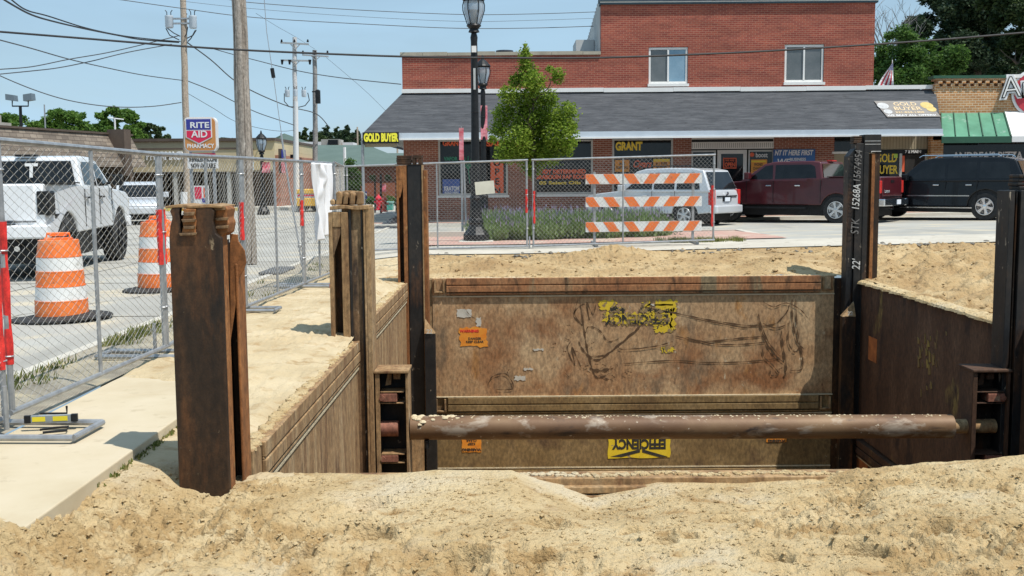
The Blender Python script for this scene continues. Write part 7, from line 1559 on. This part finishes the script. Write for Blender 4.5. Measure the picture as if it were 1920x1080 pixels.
# ---------------------------------------------------------------- utility poles and cables
def pole(label, p0, p1, r0_, r1_, m_, nm='utility_pole', n=12):
    t = thing(nm, label, 'utility pole', tuple(p0)); p0 = Vector(p0); p1 = Vector(p1); k = 14; rn_ = random.Random(int(p0.x * 10))
    pts = [p0.lerp(p1, i / k) + Vector((rn_.gauss(0, r0_ * .05), 0, 0)) for i in range(k + 1)]; MB().tube(pts, [r0_ + (r1_ - r0_) * i / k for i in range(k + 1)], n).build('pole', m_, t, smooth=True); return t
YA_ = 20.6; bp0 = GB(466, 494, .02); UP2 = pole('big weathered wooden utility pole right behind the left fence', bp0, P(445, -60, bp0.y) , .17, .125, WOOD, n=20)
YP1 = 50; UP1 = pole('slimmer pale wooden utility pole with two transformers left of the big one', (PX(352, 400, YP1), YP1, 0), P(343, -30, YP1), .17, .13, WOODP)
TRF = mat('transformer_grey', [(.50, .56, .62), (.60, .66, .72)], 3, 3, .5)
def can(par, px0, px1, py0, py1, Y):
    x0, x1, z0, z1 = rect(px0, py0, px1, py1, Y); c = ((x0 + x1) / 2, Y - .1); r_ = (x1 - x0) / 2; h = z1 - z0
    b = MB().lathe([(r_ * .85, z0), (r_, z0 + .05), (r_, z1 - .08), (r_ * 1.05, z1 - .06), (r_ * 1.0, z1)], (c[0], c[1], 0), 16); o = b.build('transformer', TRF, par, smooth=True)
    m = MB()
    for s in (-.5, .5): m.tube([(c[0] + s * r_, c[1], z1), (c[0] + s * r_, c[1], z1 + h * .3), (c[0] + s * r_ * 1.8, c[1], z1 + h * .45)], .02, 5)
    m.build('bushing', BLACKP, o)
can(UP1, 311, 326, 30, 53, YP1); can(UP1, 356, 370, 30, 54, YP1); can(UP1, 346, 353, 35, 55, YP1 + .6)
MB().box(PX(326, 40, YP1), PX(356, 40, YP1), YP1 - .15, YP1 - .05, PZ(340, 37, YP1), PZ(340, 34, YP1)).box(PX(326, 45, YP1), PX(356, 45, YP1), YP1 - .15, YP1 - .05, PZ(340, 46, YP1), PZ(340, 43, YP1)).build('bracket', GALV, UP1)
m = MB()
for pts in ([(311, 53), (318, 66), (336, 75)], [(314, 53), (326, 62), (338, 68)], [(368, 56), (362, 66), (350, 72)], [(366, 57), (358, 72), (352, 78)], [(352, 50), (350, 62), (346, 70)]): m.tube([P(a, b_, YP1 - .2) for a, b_ in pts], .025, 5)
m.build('drop_wires', WIRE, UP1); MB().cyl(P(345, 385, YP1 - .22), P(345, 360, YP1 - .22), .16, n=8).build('pole_wrap', TW, UP1)
UP3 = pole('pale utility pole with two crossarms and small transformers in the distance', (PX(556, 398, 57), 57, 0), P(552, 70, 57), .15, .11, mat('pole_white', [(.45, .43, .42), (.58, .57, .56)], 3, 5, .9))
def arm(par, a, b_, Y, m_=GALV, braces=None):
    A_, B_ = P(a[0], a[1], Y - .2), P(b_[0], b_[1], Y - .2); m = MB().tube([A_, B_], .06, 4)
    if braces:
        for (c, d) in braces: m.tube([P(c[0], c[1], Y - .22), P(d[0], d[1], Y - .2)], .03, 4)
    o = m.build('crossarm', m_, par); return o
GRW = mat('arm_wood', [(.30, .32, .33), (.40, .42, .43)], 3, 4, .9)
o = arm(UP3, (526, 80), (579, 83), 57, GRW, [((545, 83), (553, 92)), ((562, 83), (554, 92))]); m = MB()
for a in (528, 552, 577): m.cyl(P(a, 79, 56.8), P(a, 74, 56.8), .07, .04, n=6)
m.build('insulator', BLACKP, o)
o = arm(UP3, (528, 113), (581, 114), 57, GRW, [((545, 114), (553, 122)), ((562, 114), (554, 122))]); m = MB()
for a in (529, 543, 581): m.cyl(P(a, 112, 56.7), P(a, 121, 56.7), .09, .05, n=6)
m.build('insulator', BLACKP, o)
can(UP3, 535, 544, 169, 182, 57); can(UP3, 566, 575, 169, 182, 57); can(UP3, 551, 558, 168, 181, 56.6); m = MB()
m.tube([P(a, b_, 56.6) for a, b_ in [(533, 175), (533, 190), (542, 200), (560, 201), (572, 198), (580, 188), (577, 174)]], .025, 5); m.build('drop_wires', WIRE, UP3)
UP4 = pole('grey utility pole with one crossarm just right of the pale distant one', (PX(592, 390, 66), 66, 0), P(590, 94, 66), .17, .13, mat('pole_grey', [(.20, .19, .18), (.30, .29, .28)], 3, 5, .9))
o = arm(UP4, (567, 103), (616, 106), 66, GRW, [((584, 105), (591, 113)), ((600, 106), (592, 113))]); m = MB()
for a in (568, 591, 614): m.cyl(P(a, 101, 65.8), P(a, 95, 65.8), .08, .05, n=6)
m.build('insulator', BLACKP, o)
c = P(596, 181, 65.5); MB().lathe([(.16, c.z - .42), (.16, c.z + .36), (.05, c.z + .42)], (c.x, c.y, 0), 10).build('transformer', BLACKP, UP4); MB().tube([P(585, 172, 65.6), P(600, 172, 65.6)], .05, 4).build('bracket', BLACKP, UP4)
t = thing('utility_pole', 'thin distant pole on the skyline above the green roof', 'utility pole', (PX(670, 270, 90), 90, 0)); MB().cyl((PX(670, 270, 90), 90, 0), P(670, 238, 90), .07, n=6).build('pole', WOODP, t)
t = thing('utility_pole', 'short white pole before the green roof', 'utility pole', (PX(646, 290, 64), 64, 0)); MB().cyl((PX(646, 290, 64), 64, 0), P(646, 276, 64), .09, n=6).build('pole', TW, t)
t = thing('utility_pole', 'thin pole seen under the GOLD BUYER sign', 'utility pole', (PX(745, 300, 90), 90, 0)); MB().cyl((PX(745, 300, 90), 90, 0), P(745, 268, 90), .08, n=6).build('pole', WOODP, t)
# white steel pole that stands behind the guy wire
t = thing('white_pole', 'slim white steel pole rising beside the yellow truck', 'pole', (PX(556, 396, 56), 55.6, 0)); MB().cyl((PX(557, 396, 55.6), 55.6, 0), P(555, 190, 55.6), .14, .10, n=10).build('pole', TW, t, smooth=True)
def wire(label, pts, Ya, Yb, r_, m_=WIREG, nm='power_line'):
    k = len(pts); q = []
    xs0, xs1 = pts[0][0], pts[-1][0]
    P3 = [P(a, b_, Ya + (Yb - Ya) * (a - xs0) / (xs1 - xs0)) for a, b_ in pts]; s = []
    for i in range(k - 1):
        p0 = P3[max(i - 1, 0)]; p1 = P3[i]; p2 = P3[i + 1]; p3 = P3[min(i + 2, k - 1)]
        for j in range(6):
            t_ = j / 6; s.append(.5 * ((2 * p1) + (p2 - p0) * t_ + (2 * p0 - 5 * p1 + 4 * p2 - p3) * t_ * t_ + (3 * p1 - p0 - 3 * p2 + p3) * t_ ** 3))
    s.append(P3[-1]); tag(MB().tube(s, r_, 5).build(nm, m_, smooth=True), label, 'cable', 'overhead cables')
wire('thick black cable crossing the whole sky and the brick upper storey', [(-60, 55), (0, 59.5), (170, 73), (340, 86.5), (500, 96), (755, 106), (950, 108.5), (1130, 108), (1350, 100), (1500, 92), (1640, 83), (1780, 73), (1990, 55)], 17, 19, .017, WIRE)
wire('bundled cable sagging from the top left corner to the transformer pole', [(-20, -18), (25, 10), (60, 28), (100, 40), (160, 54), (220, 66), (265, 74), (335, 79.5)], 30, 50, .030, WIRE)
wire('second strand close above the bundled cable at the top left', [(-10, -30), (22, 0), (50, 19), (90, 30), (160, 52), (225, 66), (280, 73), (338, 78)], 31, 50, .024, WIRE)
wire('cable falling from the left edge across the pharmacy sign to the middle poles', [(-20, 70), (0, 75), (60, 91), (130, 111), (200, 127), (270, 141), (345, 151)], 30, 50, .02)
wire('upper of two cables rising from the left edge to the transformer pole', [(-20, 132), (0, 130), (60, 125), (130, 111), (200, 99), (270, 83), (335, 67)], 44, 50, .022)
wire('lower of two cables rising from the left edge to the transformer pole', [(-20, 142), (0, 139), (60, 133), (110, 127), (170, 115), (240, 98), (322, 83)], 44, 50, .022)
wire('lowest sagging cable above the strip mall trees', [(-20, 130), (0, 142), (60, 167), (120, 186), (180, 197), (235, 201), (290, 199), (340, 192)], 44, 50, .022)
wire('high thin cable running to the shop building, lower of the pair', [(180, -6), (215, -2), (340, 15.5), (480, 33), (700, 46), (860, 53), (1000, 52.5), (1113, 49)], 36, 41, .013)
wire('high thin cable running to the shop building, upper of the pair', [(420, -4), (462, 4), (640, 17), (860, 27), (1000, 26), (1125, 22)], 36, 41, .012)
wire('faint thin cable between the two high cables', [(340, 2), (460, 15), (640, 29), (860, 40), (1000, 38), (1120, 34)], 40, 44, .007)
wire('cable from the transformer pole down past the big pole to the grey pole', [(350, 79), (395, 112), (437, 149), (480, 174), (540, 199), (592, 213), (616, 237)], 50, 66, .03)
wire('cable leaving the transformer pole below the first and ending at the pale pole', [(350, 151), (400, 171), (440, 191), (480, 210), (520, 224), (556, 236)], 50, 57, .022)
wire('faint cable under the pharmacy side cables', [(352, 175), (400, 203), (440, 227), (490, 241), (530, 246), (556, 243)], 50, 57, .012)
wire('cable from the transformer pole over the distant poles to the shop wall', [(395, 90), (437, 102), (480, 113), (560, 133), (640, 146), (752, 158)], 48, 41, .018)
wire('faint cable linking the two distant crossarm poles', [(480, 25), (520, 50), (552, 68), (590, 92)], 45, 66, .008)
wire('faint cable descending behind the awning corner', [(612, 108), (650, 140), (690, 175), (740, 225)], 66, 60, .010)
# guy wire with strain insulator
gp0 = GB(566, 500, .05); g1 = P(493, -30, gp0.y + .4)
t = thing('guy_wire', 'steel guy wire with black strain insulator anchored behind the left fence', 'guy wire', tuple(gp0)); gi0, gi1 = P(510, 128, gp0.y + .3), P(513, 146, gp0.y + .3)
MB().tube([g1, P(500, 60, gp0.y + .35), gi0], .007, 5).tube([gi1, P(530, 268, gp0.y + .2)], .007, 5).build('upper_wire', GALV, t); MB().tube([P(527, 250, gp0.y + .2), P(545, 370, gp0.y + .1), P(560, 455, gp0.y), gp0], .018, 6).build('lower_guard', GALV, t)
MB().cyl(gi0, gi1, .035, n=10).build('insulator', BLACKP, t); MB().tube([P(560, 458, gp0.y), P(564, 460, gp0.y), P(562, 465, gp0.y), P(558, 463, gp0.y), P(560, 458, gp0.y)], .012, 5).build('shackle', GALV, t)
mt_ = MB().box(-4.3, -3.9, 18.0, 19.2, .0, .06); tag(mt_.build('sandbag', mat('grey_bag', [(.07, .075, .08), (.12, .125, .13)], 6, 5, .9), bevel=.03), 'flat dark grey mat on the verge by the guy wire anchor', 'mat')
